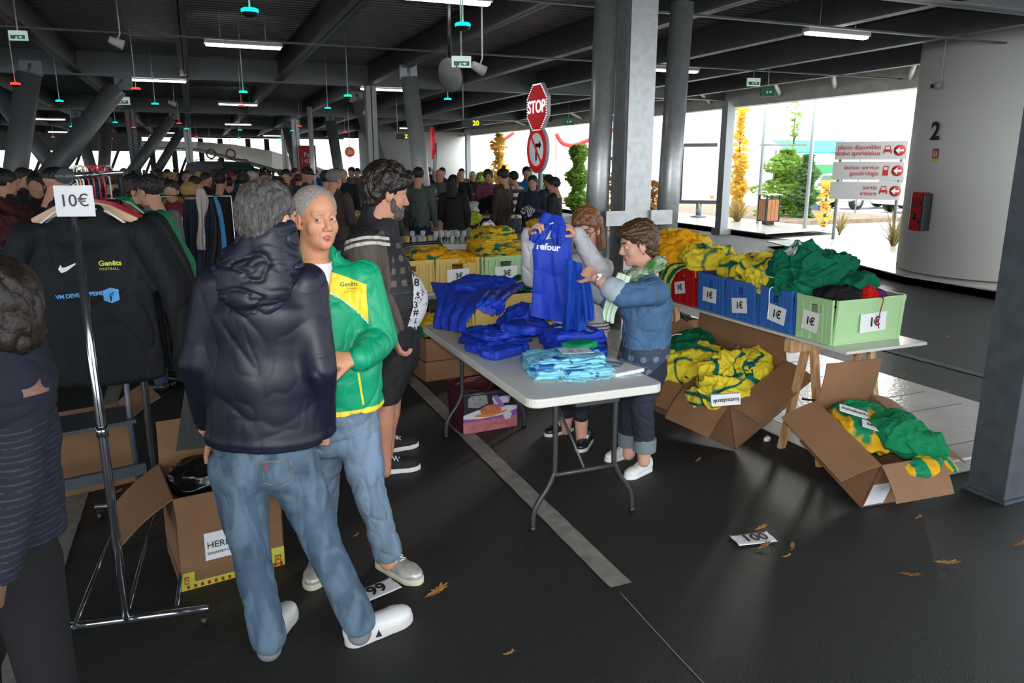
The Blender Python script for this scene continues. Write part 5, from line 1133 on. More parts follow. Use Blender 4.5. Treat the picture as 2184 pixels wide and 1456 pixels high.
def browmask(P):
    Q = np.stack([np.abs(P[:, 0]), P[:, 1], P[:, 2]], 1); return .001 - cap(Q, (.014, .088, .026), (.046, .072, .029), .0045, .0035) + np.where(P[:, 1] < .04, -1, 0)
def hand_geo(curl=(.5, .5, .6, .6), spread=.06, thumb=(.5, .3), s=1.0, left=False, h=.0026):
    """wrist at the origin, fingers along +z, palm towards +y, thumb on +x"""
    ch = []
    for i, (bx, bz, L) in enumerate([(.030, .086, .074), (.010, .092, .082), (-.010, .088, .076), (-.029, .079, .060)]):
        p = A((bx, 0, bz)); a = 0; sp = (1.5-i)*spread; pts = [A((bx*.55, 0, .03)), p]; rs = [.011, .0105]
        for k, f in enumerate((.44, .30, .26)):
            a += curl[i]*(1.0, 1.25, .8)[k]; dv = A((math.sin(sp)*math.cos(a), math.sin(a), math.cos(a)*math.cos(sp))); p = p + dv*L*f; pts.append(p); rs.append((.0092, .0085, .0072)[k]*(1 if i < 3 else .88))
        ch.append((pts, rs))
    t0 = A((.022, .006, .022)); t1 = A((.045, .014, .048)); a1, a2 = thumb
    d2 = A((math.cos(a1)*.75, math.sin(a1)*.6 + .1, .75)); d2 /= np.linalg.norm(d2); t2 = t1 + d2*.034; d3 = A((math.cos(a1)*.75 - a2, math.sin(a1)*.8+a2*.5, .7)); d3 /= np.linalg.norm(d3); t3 = t2 + d3*.027
    ch.append(([t0, t1, t2, t3], [.014, .0125, .0105, .0085]))
    def fn(P):
        d = ecap(P, (0, 0, .012), (0, .0, .078), .031, .040, (1, 0, 0), .5, .36); d = sm(d, ecap(P, (0, 0, -.06), (0, 0, .015), .027, .028, (1, 0, 0), .8, .68), .012)
        d = sm(d, ell(P, (.022, .008, .035), (.016, .014, .026)), .01)
        for pts, rs in ch: d = sm(d, chain(P, pts, rs), .0045)
        return d
    allp = np.array([p for c in ch for p in c[0]]); lo = np.minimum(allp.min(0) - .02, (-.055, -.03, -.065)); hi = np.maximum(allp.max(0) + .02, (.06, .03, .1))
    v, q = sdf(fn, lo, hi, h)
    v = v*s
    if left: v[:, 0] *= -1; q = q[:, ::-1]
    return v, q
def M3f(z, y):         # columns x, y, z from a z axis and a y hint
    z = Vector(z).normalized(); y = Vector(y); y = (y - z*y.dot(z)).normalized(); x = y.cross(z); return np.array([x, y, z]).T
def pose(v, M, c, s=1): return v*s @ M.T + A(c)
def headframe(face, up=(0, 0, 1)):
    f = Vector(face).normalized(); u = Vector(up); u = (u - f*u.dot(f)).normalized(); x = f.cross(u); return np.array([x, f, u]).T
_HC = {}
class Person:
    def __init__(s, root, label, skin, sc=1.0):
        s.root = A(root); s.t = empty('person', tuple(root), 0, label, 'person'); s.skin = skin; s.parts = []; s.sc = sc
    def L(s, p): return A(p) - s.root
    def geo(s, v, q, M=None, c=None, k=1): 
        if M is not None: v = pose(v, M, s.L(c), k)
        s.parts.append((v, q))
    def head(s, c, face, up=(0, 0, 1), k=1.0, **o):
        s.hM = headframe(face, up); s.hc = s.L(c); s.hk = k; h = o.pop('h', .0028)
        v, q = sdf(lambda P: head_fn(P, o), (-.1, -.125, -.21), (.1, .13, .13), h)
        s.hv = (len(s.parts), v); s.geo(pose(v, s.hM, s.hc, k), q)
        if o.get('eyes', True):
            b = MB()
            for sx in (-1, 1):
                for part, r, m, off in (('eyeball', .0132, mat('eye_white', (.55, .52, .5), .25), 0), ('iris', .0062, mat('iris_dark', (.05, .05, .05) if not o.get('blue') else (.12, .17, .2), .2), .0088)):
                    cc = A((sx*.031 + o.get('gaze', 0)*(.004 if off else 0), .0695 + off, .0025)); bm = MB().lathe([(0, -r), (r*.7, -r*.7), (r, 0), (r*.7, r*.7), (0, r)], n=14); vv = pose(np.array(bm.v) + cc, s.hM, s.hc, k)
                    bm.v = [tuple(x) for x in vv]; bm.build(part, m, s.t)
    def hair(s, fn, m, disp=None, lo=(-.13, -.15, -.2), hi=(.13, .13, .17), h=.003, name='hair', masks=None):
        v, q = sdf(fn, lo, hi, h)
        if disp is not None: v = v + normals(v, q)*disp(v)[:, None]
        at = {k_: f(v) for k_, f in (masks or {}).items()}
        return link(name, pymesh(name, [(pose(v, s.hM, s.hc, s.hk), q)], at), m, s.t)
    def hand(s, wrist, dirv, palm, left=False, k=1.0, **o):
        v, q = hand_geo(left=left, **o); s.geo(v, q, M3f(dirv, palm), wrist, k)
    def limb(s, pts, rs, h=.006, k=.02):
        P_ = [s.L(p) for p in pts]; a = np.array(P_); r = max(rs) + .02
        v, q = sdf(lambda P: chain(P, P_, rs), a.min(0) - r, a.max(0) + r, h); s.parts.append((v, q))
    def cloth(s, name, fn, pts, pad, m, h=.007, disp=None, masks=None, parent=None):
        a = np.array([s.L(p) for p in pts]); return blob(name, fn, a.min(0)-pad, a.max(0)+pad, h, m, parent or s.t, disp, masks)
    def finish(s):
        at = {}
        i, hv = s.hv; n0 = sum(len(p[0]) for p in s.parts[:i]); n = sum(len(p[0]) for p in s.parts)
        for nm, f in (('lips', lipmask), ('brow', browmask)):
            a = -np.ones(n); a[n0:n0+len(hv)] = f(hv); at[nm] = a
        link('body', pymesh('body', s.parts, at), s.skin, s.t)
    def shoe(s, heel, toe, m, ms, k=1.0, hgt=.09, roll=0, name='shoe', lace=True, w=1.0, lift=0, stripe=None):
        """heel and toe: points on the ground; lift raises the heel"""
        hp, tp = A(heel), A(toe); d = tp - hp; L_ = np.linalg.norm(d); y = d/L_; z = A((0, 0, 1.)); z = z - y*(z@y); z /= np.linalg.norm(z); x = np.cross(y, z); M = np.array([x, y, z]).T
        f = L_/.28
        def up(P):
            d = ecap(P, (0, .045, .045), (.0, .20, .036), .036*w, .046*w, (1, 0, 0), 1.15, .78); d = sm(d, ell(P, (0, .225, .035), (.044*w, .055, .033)), .02); d = sm(d, ell(P, (0, .045, .06), (.034, .042, .05)), .02); d = sm(d, ecap(P, (0, .06, .06), (0, .055, hgt), .036, .036, (1, 0, 0), 1.2), .02)
            return np.maximum(d, .012 - P[:, 2])
        def sole(P):
            Q = P.copy(); Q[:, 2] = 0; c = A((0, 0, 0)); d = ecap(Q, (0, .045, 0), (0, .21, 0), .040*w, .050*w, (1, 0, 0), 1.0); d = sm(d, ell(Q, (0, .235, 0), (.042*w, .05, .05)), .02)
            return np.maximum(d, np.abs(P[:, 2] - .013) - .013)
        v, q = sdf(up, (-.08, -.03, -.01), (.08, .32, hgt + .06), .004); u = link(name, pymesh(name, [(pose(v*f, M, s.L(heel), 1), q)]), m, s.t)
        v, q = sdf(sole, (-.08, -.03, -.01), (.08, .32, .04), .004); link('sole', pymesh('sole', [(pose(v*f, M, s.L(heel), 1), q)]), ms, s.t).parent = u
        if lace:
            b = MB()
            for i in range(5):
                yy = .12 + i*.02; zz = .094 - i*.008
                for sg in (-1, 1): b.tube([pose(A([[sg*.03, yy, zz-.014]])*f, M, s.L(heel))[0], pose(A([[0, yy+.008, zz]])*f, M, s.L(heel))[0], pose(A([[-sg*.03, yy+.018, zz-.018]])*f, M, s.L(heel))[0]], .003, 5)
            b.build('laces', M_LACE, s.t).parent = u
        return u
M_LACE = mat('white_laces', (.75, .74, .70), .8)
def E_(P, a, b, ra, rb, side, fl=.6, flb=None): return ecap(P, a, b, ra, rb, side, fl, flb)
def wrk(seed, amp=1.0, sc=(7, 7, 4.5), fine=1.0):
    def f(v):
        sc_ = np.array(sc, float); r = ridge(v + seed, sc_, seed, .7)**2*.011 + ridge(v*1.0 + seed*2, sc_*1.6, seed+4, .8)**7*.011*fine + ridge(v + seed*3, sc_*3.1, seed+6, .7)**5*.005*fine + (fbm(v + seed, 30, seed)-.5)*.002; return (r - .008)*amp
    return f
def hairline(P, d, top=.085, side=.0, nape=-.07, low=.03):
    """trim a hair shell so the face and ears stay free"""
    z = P[:, 2]; ym = np.clip(side + (z - low)/(.085-low)*(top-side), side, top + .05); ym = np.where(z > .088, .2, ym)
    d = smx(d, P[:, 1] - ym, .012); zb = np.where(P[:, 1] < -.035, nape, np.clip(nape + (P[:, 1]+.035)*1.6, nape, .02)); return smx(d, zb - z, .012)
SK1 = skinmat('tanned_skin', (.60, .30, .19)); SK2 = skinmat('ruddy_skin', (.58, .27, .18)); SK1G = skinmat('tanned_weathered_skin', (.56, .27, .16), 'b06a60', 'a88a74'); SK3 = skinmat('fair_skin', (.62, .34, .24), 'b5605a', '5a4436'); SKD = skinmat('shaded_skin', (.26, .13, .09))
M_JEAN = mat('faded_denim', (.055, .095, .15), .8, var=.35, vscale=7, bump=.2, bscale=500, strand=('5f7588', (14, 14, 5)))
M_JEAN2 = mat('light_denim', (.13, .19, .25), .8, var=.25, vscale=7, bump=.2, bscale=500, strand=('7388a0', (16, 16, 5)))
M_JEAND = mat('dark_denim', (.012, .018, .035), .8, var=.2, vscale=9, bump=.2, bscale=500)
def V3(px, py, d): return gd(px, py, d)
D3 = lambda yaw, el=0: Vector((math.sin(yaw)*math.cos(el), math.cos(yaw)*math.cos(el), math.sin(el)))   # yaw clockwise from +y
def side_of(yaw): return Vector((math.cos(yaw), -math.sin(yaw), 0))
# ---------------------------------------------------------------- man in the navy rain jacket, seen from behind
def man_navy():
    rt = gd(690, 1395, 2.5); rt.z = 0; p = Person(rt, 'man in a navy hooded rain jacket and faded jeans, seen from behind', SK1)
    yaw = R(14); sd = A(side_of(yaw)); L = p.L
    hd = V3(576, 470, 2.56); p.head(hd, D3(R(48), R(-3)), k=1.0, neck=.058, h=.003)
    nk = L(V3(578, 560, 2.56)); shl = L(V3(464, 612, 2.56)); shr = L(V3(650, 608, 2.60)); ell_ = L(V3(420, 770, 2.52)); elr = L(V3(683, 790, 2.52)); wl = L(V3(452, 930, 2.70)); wr = L(V3(688, 912, 2.64))
    ch = L(V3(562, 670, 2.56)); wa = L(V3(562, 800, 2.56)); he = L(V3(567, 935, 2.56)); hipl = L(V3(508, 990, 2.57)); hipr = L(V3(622, 985, 2.6))
    def jac(P):
        d = ecap(P, he, wa, .205, .195, sd, .66); d = sm(d, ecap(P, wa, ch, .195, .19, sd, .64), .03); d = sm(d, ecap(P, ch, (shl+shr)/2 + A((0, 0, -.02)), .19, .165, sd, .62, .5), .04)
        d = sm(d, cap(P, shl, shr, .075, .075), .05); d = sm(d, ecap(P, (shl+shr)/2 + A((0, 0, .03)), nk + A((0, 0, .035)), .10, .068, sd, .85), .04)
        for s_, e_, w_ in ((shl, ell_, wl), (shr, elr, wr)): d = sm(d, chain(P, [s_, s_*.5+e_*.5, e_, (e_+w_)/2, w_], [.076, .068, .060, .053, .045]), .03)
        return smx(d, -(P[:, 2] - (he[2]-.01 - .06*(P@sd - he@sd))), .006)*1
    pts = [rt + Vector(x) for x in (nk, shl, shr, ell_, elr, wl, wr, ch, he)]
    def dj(v):
        a = wrk(3, .55, (5, 5, 2.6))(v); band = np.exp(-((v[:, 2]-(he[2]+.02 - .06*(v@sd - he@sd)))/.012)**2)*-.004; return a + band
    p.cloth('rain_jacket', jac, pts, .14, mat('navy_nylon', (.0075, .009, .022), .48, bump=.1, bscale=500, spec=.4, var=.1), h=.0062, disp=dj)
    # hood lying on the back
    fw = A(D3(yaw)); b0 = (shl+shr)/2 + A((0, 0, .075)); hdn = L(V3(560, 640, 2.40))
    def hood(P):
        d = ell(P, b0 - fw*.075 + A((0, 0, .0)), (.155, .075, .055), headframe(fw)); d = sm(d, ell(P, b0 - fw*.115 + A((0, 0, -.065)), (.125, .050, .075), headframe(fw)), .03); d = sm(d, ell(P, b0 - fw*.118 + A((0, 0, -.135)), (.062, .034, .05), headframe(fw)), .05)
        d = sm(d, ecap(P, nk + A((0, 0, -.03)), nk - fw*.015 + A((0, 0, .095)), .106, .096, sd, .97), .025)
        d = sm(d, ecap(P, b0 - fw*.05, nk - fw*.05 + A((0, 0, .05)), .12, .09, sd, .5), .04)
        return smx(d, -(ell(P, nk + fw*.045 + A((0, 0, .16)), (.066, .062, .10), headframe(fw))), .008)
    p.cloth('hood', hood, [rt + Vector(b0), rt+Vector(nk)], .2, bpy.data.materials['navy_nylon'], h=.0055, disp=wrk(8, 1.0, (6, 6, 12)))
    kl = L(V3(535, 1180, 2.50)); al = L(V3(572, 1358, 2.46)); kr = L(V3(690, 1165, 2.60)); ar = L(V3(765, 1325, 2.52))
    def jeans(P):
        d = ecap(P, (hipl+hipr)/2 + A((0, 0, .14)), (hipl+hipr)/2, .165, .175, sd, .70)
        for h_, k_, a_ in ((hipl, kl, al), (hipr, kr, ar)): d = sm(d, chain(P, [h_, h_*.5+k_*.5, k_, k_*.5+a_*.5, a_], [.100, .088, .070, .066, .064]), .022)
        d = sm(d, ell(P, hipl + A(-fw*.045) + A((0, 0, .0)), (.09, .07, .09)), .03); d = sm(d, ell(P, hipr - fw*.045, (.09, .07, .09)), .03)
        return d
    p.cloth('jeans', jeans, [rt+Vector(x) for x in (hipl, hipr, kl, kr, al, ar)], .18, M_JEAN, h=.006, disp=wrk(5, .5, (6, 6, 6)))
    st = mat('denim_stitch', (.35, .22, .10), .8)
    tgj = [o for o in p.t.children if o.name.startswith('jeans')][0]
    for px0, px1, nm in ((590, 650, 'r'),):
        q = [L(V3(*a_, 2.3)) for a_ in ((556, 985), (622, 978), (628, 1030), (595, 1042), (562, 1032), (556, 985))]
        bm = MB().tube([Vector(x) for x in [q[i] + (q[i+1]-q[i])*f for i in range(5) for f in (0, .25, .5, .75)]], .0015, 4); o = bm.build('pocket_stitching', st, tgj); drape(o, tgj, gd(590, 1000, 2.3) - Vector((0, 0, EYE)), .0005)
    o = MB().slab([Vector(L(V3(563, 990, 2.3))), Vector(L(V3(569, 990, 2.3))), Vector(L(V3(569, 1000, 2.3))), Vector(L(V3(563, 1000, 2.3)))], .001).build('red_tab', M_RED, tgj); drape(o, tgj, gd(590, 1000, 2.3) - Vector((0, 0, EYE)), .002)
    p.limb([rt+Vector(al) + Vector((0, 0, .03)), rt+Vector(al) - Vector((0, 0, .06))], [.04, .035]); p.limb([rt+Vector(ar) - Vector((0, 0, .01)), rt+Vector(ar) - Vector((0, 0, .06))], [.036, .034])
    ML_ = mat('white_leather', (.78, .77, .76), .35); MS = mat('off_white_rubber', (.62, .58, .56), .6)
    h1 = g(560, 1396); t1 = g(612, 1318); d1 = (t1-h1).normalized(); p.shoe(h1 + Vector((0, 0, .005)), h1 + d1*.285, ML_, MS, hgt=.10, lace=False)
    h2 = g(735, 1380); d2 = Vector((1, .33, 0)).normalized(); sh = p.shoe(h2, h2 + d2*.30, ML_, MS, hgt=.10, lace=False)
    MB().prism([(-1, -1), (1, -1), (0, 1)], Vector(L(V3(808, 1350, 2.36))), (.012, 0, 0), (0, 0, .014), (0, -1, 0), .001).build('shoe_emblem', M_INK, p.t).parent = sh
    MSK = mat('grey_sock', (.2, .21, .22), .9)
    for a_, nm in ((al, 0), (ar, 1)): p.cloth('sock', lambda P, a_=a_: cap(P, a_ - A((0, 0, .05)), a_ - A((0, 0, .02)), .045, .048), [rt+Vector(a_)], .09, MSK, h=.006)
    def hr(P):
        d = ell(P, (0, -.022, .045), (.090, .103, .094)); d = sm(d, ell(P, (0, -.07, -.01), (.066, .05, .075)), .04); d = hairline(P, d, .10, .012, -.098, .0)
        return smx(d, -ell(np.stack([np.abs(P[:, 0]), P[:, 1], P[:, 2]], 1), (.092, -.002, -.012), (.022, .026, .036)), .006)
    p.hair(hr, mat('dark_grey_hair', (.05, .045, .045), .45, strand=('5f5b5a', (110, 60, 22)), bump=.9, bscale=1, stretch=(420, 260, 60)), disp=lambda v: ridge(v, (85, 50, 24), 3, .6)**2*.006 + ridge(v, (30, 24, 12), 5, .6)**2*.007 - .006)
    p.hand(rt+Vector(wl), Vector(fw)*.5 + Vector((.35, 0, -.9)), -fw, left=True, curl=(.9, .9, .9, .9), k=.9); p.hand(rt+Vector(wr) , Vector(fw)*.6 + Vector((-.3, 0, -.9)), fw, curl=(.6, .6, .6, .6))
    p.limb([rt+Vector(nk), rt+Vector(ch), rt+Vector(he) + Vector((0, 0, .05))], [.06, .07, .07], h=.012); [p.limb([rt+Vector(ch), rt+Vector(a_), rt+Vector(b_), rt+Vector(c_)], [.05, .04, .035, .026], h=.01) for a_, b_, c_ in ((shl, ell_, wl), (shr, elr, wr))]; p.limb([rt+Vector(he), rt+Vector(hipl), rt+Vector(kl), rt+Vector(al)], [.035, .035, .035, .032], h=.01); p.limb([rt+Vector(he), rt+Vector(hipr), rt+Vector(kr), rt+Vector(ar)], [.035, .035, .035, .032], h=.01)
    p.finish()
man_navy()
# ---------------------------------------------------------------- man in the green and yellow tracksuit top
def man_green():
    rt = gd(770, 1225, 3.05); rt.z = 0; p = Person(rt, 'grey-haired man in a green and yellow zipped top and light jeans, facing us', SK1G)
    L = p.L; yaw = R(180 + 22.5 - 18 - 6); sd = A(side_of(yaw)); fw = A(D3(yaw))
    hd = V3(676, 466, 2.84); p.head(hd, D3(yaw - R(16), R(-2)), k=.95, open=.0058, neck=.060, gaze=1.6, w=.97, age=1, jaw=.95, blue=True, h=.0026)
    nk = L(V3(673, 566, 2.86)); shr = L(V3(612, 606, 2.86)); shl = L(V3(770, 596, 2.88)); ell_ = L(V3(808, 722, 2.86)); wl = L(V3(768, 764, 2.66)); elr = L(V3(600, 740, 2.86)); wr = L(V3(640, 840, 2.7))
    ch = L(V3(692, 660, 2.86)); wa = L(V3(712, 780, 2.86)); he = L(V3(722, 866, 2.88)); hipl = L(V3(760, 915, 2.92)); hipr = L(V3(682, 915, 2.95))
    def jac(P):
        d = ecap(P, he, wa, .185, .185, sd, .68); d = sm(d, ecap(P, wa, ch, .185, .18, sd, .68, .64), .03); d = sm(d, ecap(P, ch, (shl+shr)/2 - A((0, 0, .03)), .18, .16, sd, .62, .5), .04); d = sm(d, cap(P, shl, shr, .070, .070), .05)
        d = sm(d, ecap(P, (shl+shr)/2 + A((0, 0, .01)), nk + A((0, 0, .03)), .11, .082, sd, .9), .04)
        for s_, e_, w_ in ((shl, ell_, wl), (shr, elr, wr)): d = sm(d, chain(P, [s_, s_*.5+e_*.5, e_, (e_+w_)/2, w_], [.078, .075, .070, .060, .046]), .025)
        V_ = ecap(P, nk + fw*.055 + A((0, 0, .10)), nk + fw*.10 + A((0, 0, -.17)), .072, .008, sd, 1.2)      # open collar
        d = smx(d, -V_, .006); return smx(d, -(P[:, 2] - he[2] + .012), .006)
    pts = [rt + Vector(x) for x in (nk, shl, shr, ell_, elr, wl, wr, ch, he)]
    zc = L(V3(730, 705, 2.72))
    def ymask(v):     # yellow sweep from the zip down to the far side, in front only
        u = (v - nk)@sd; z = v[:, 2] - nk[2]; s_ = -u       # his left is -side when facing us
        top = .0 - .35*s_ - .3*s_*s_; bot = -.078 - .3*s_ - 3.2*s_*s_
        m = np.minimum(np.minimum(top - z, z - bot), np.minimum(s_ + .03, .162 - s_)); return np.where((v-nk)@fw > -.01, m, -.1)
    def hemmask(v): return (he[2] + .014) - v[:, 2]
    def wmask(v):
        u = -(v - nk)@sd; z = v[:, 2] - nk[2]; bot = -.078 - .3*u - 3.2*u*u; return np.where((v-nk)@fw > -.01, np.minimum(.0035 - np.abs(z-bot+.003), np.minimum(u+.03, .162-u)), -.1)
    def cm(v): u = -(v - nk)@sd; z = v[:, 2] - nk[2]; m = .004 - np.abs(u - .12 + .14*(z + .45)); m = np.minimum(m, .07 - np.abs(z + .47)); return np.where((v-nk)@fw > .05, m, -.1)
    jk = p.cloth('tracksuit_top', jac, pts, .14, mat('emerald_polyester', (.003, .30, .145), .5, bump=.08, bscale=700, spec=.4, layers=[('yel', 'f6cc2c'), ('hem', 'e8d040'), ('wht', 'e8e8dc'), ('pok', 'e4d030')]), h=.0058, disp=wrk(13, .85), masks={'yel': ymask, 'hem': hemmask, 'wht': wmask, 'pok': cm})
    jk.data.update()
    dv = gd(745, 605, 2.7) - Vector((0, 0, EYE)); u_ = Vector((0, 0, 1)); rt_ = Vector(-sd)
    M_GP = mat('dark_green_print', (.0, .13, .08), .6)
    text_on(jk, 'Genêts', .023, L(V3(744, 606, 2.5)), rt_, u_, dv, M_GP, bold=.0004, nm='logo'); text_on(jk, 'd\'Anglet', .011, L(V3(752, 616, 2.5)), rt_, u_, dv, M_GP, nm='logo'); text_on(jk, 'FOOTBALL', .008, L(V3(748, 624, 2.5)), rt_, u_, dv, M_GP, nm='logo', sp=1.3)
    zp = MB().tube([Vector(L(V3(695, 560 + i*9, 2.4))) for i in range(36)], .003, 5).build('zip', mat('zip_metal', (.3, .32, .3), .4, .6), jk); drape(zp, jk, dv, .001)
    cl = MB(); 
    p.cloth('collar', lambda P: np.maximum(np.abs(ecap(P, nk + A((0, 0, -.01)), nk + A((0, 0, .05)), .086, .092, sd, .95)) - .004, np.maximum((P-nk)@fw - .03 - .4*(np.abs((P-nk)@sd)), np.maximum(P[:, 2] - nk[2] - .055, nk[2] - .02 - P[:, 2]))), [rt+Vector(nk)], .14, bpy.data.materials['emerald_polyester'], h=.004, masks={'yel': lambda v: v[:, 0]*0-1, 'hem': lambda v: v[:, 0]*0-1, 'wht': lambda v: v[:, 0]*0-1, 'pok': lambda v: v[:, 0]*0-1}, parent=jk)
    p.cloth('white_tshirt', lambda P: smx(sm(ecap(P, ch + A((0, 0, -.1)), (shl+shr)/2 - A((0, 0, .02)), .155, .14, sd, .60, .55), ecap(P, (shl+shr)/2, nk + A((0, 0, -.015)), .10, .078, sd, .95), .03), -(ecap(P, nk+A((0, 0, .0)), nk + A((0, 0, .1)), .064, .07, sd, 1.0)), .006), [rt+Vector(ch), rt+Vector(nk)], .17, mat('white_tshirt_cotton', (.75, .75, .8), .8), h=.006)
    kl = L(V3(790, 1050, 2.92)); al = L(V3(826, 1172, 2.96)); kr = L(V3(690, 1050, 3.05)); ar = L(V3(690, 1185, 3.15))
    def jeans(P):
        d = ecap(P, he*.8 + wa*.2, (hipl+hipr)/2, .160, .17, sd, .70)
        for h_, k_, a_ in ((hipl, kl, al), (hipr, kr, ar)): d = sm(d, chain(P, [h_, h_*.5+k_*.5, k_, k_*.5+a_*.5, a_], [.092, .084, .068, .062, .064]), .022)
        return d
    p.cloth('jeans', jeans, [rt+Vector(x) for x in (hipl, hipr, kl, kr, al, ar)], .18, M_JEAN2, h=.0065, disp=wrk(25, .8, (8, 8, 6)))
    MS = mat('silver_trainer_mesh', (.5, .48, .45), .35, .3, var=.25, vscale=30); MSS = mat('white_yellow_sole', (.65, .62, .45), .5)
    h1 = g(805, 1200); t1 = g(884, 1240); p.shoe(h1, h1 + (t1-h1).normalized()*.29, MS, MSS, hgt=.10, name='trainer'); h2 = g(690, 1190); p.shoe(h2, h2 + Vector((-.35, -1, 0)).normalized()*.28, MS, MSS, hgt=.10, name='trainer')
    p.limb([rt+Vector(al) - Vector((0, 0, .02)), rt+Vector(al) - Vector((0, 0, .06))], [.036, .034]); p.limb([rt+Vector(ar) - Vector((0, 0, .02)), rt+Vector(ar) - Vector((0, 0, .06))], [.036, .034])
    def hr(P):
        d = ell(P, (0, -.020, .042), (.0835, .098, .088)); z = P[:, 2]; d = hairline(P, d, .074, .004, -.085, -.01)
        return smx(d, -ell(np.stack([np.abs(P[:, 0]), P[:, 1], P[:, 2]], 1), (.092, -.004, -.012), (.022, .024, .034)), .006)
    p.hair(hr, mat('short_grey_hair', (.34, .32, .30), .6, strand=('a8a29a', (120, 70, 30)), bump=.8, bscale=1, stretch=(500, 260, 80)), disp=lambda v: ridge(v, (120, 90, 60), 3, 1.)**2*.003 - .001)
    wd = (Vector(wl) - Vector(ell_)).normalized(); p.hand(rt+Vector(wl) + Vector((-.028, -.006, .002)), Vector((-1, -.15, .12)), Vector((.1, .6, -.8)), left=True, curl=(1.3, 1.35, 1.4, 1.4), thumb=(.2, .6), k=1.0, spread=.02)
    p.hand(rt+Vector(wr), (Vector(wr)-Vector(elr)), fw, curl=(.6, .6, .6, .6))
    p.limb([rt+Vector(nk), rt+Vector(ch), rt+Vector(wa), rt+Vector(he)], [.062, .09, .08, .04], h=.01); [p.limb([rt+Vector(ch), rt+Vector(a_), rt+Vector(b_), rt+Vector(c_)], [.05, .04, .035, .026], h=.01) for a_, b_, c_ in ((shl, ell_, wl), (shr, elr, wr))]; p.limb([rt+Vector(he), rt+Vector(hipl), rt+Vector(kl), rt+Vector(al)], [.035, .035, .035, .032], h=.01); p.limb([rt+Vector(he), rt+Vector(hipr), rt+Vector(kr), rt+Vector(ar)], [.035, .035, .035, .032], h=.01)
    p.finish()
man_green()
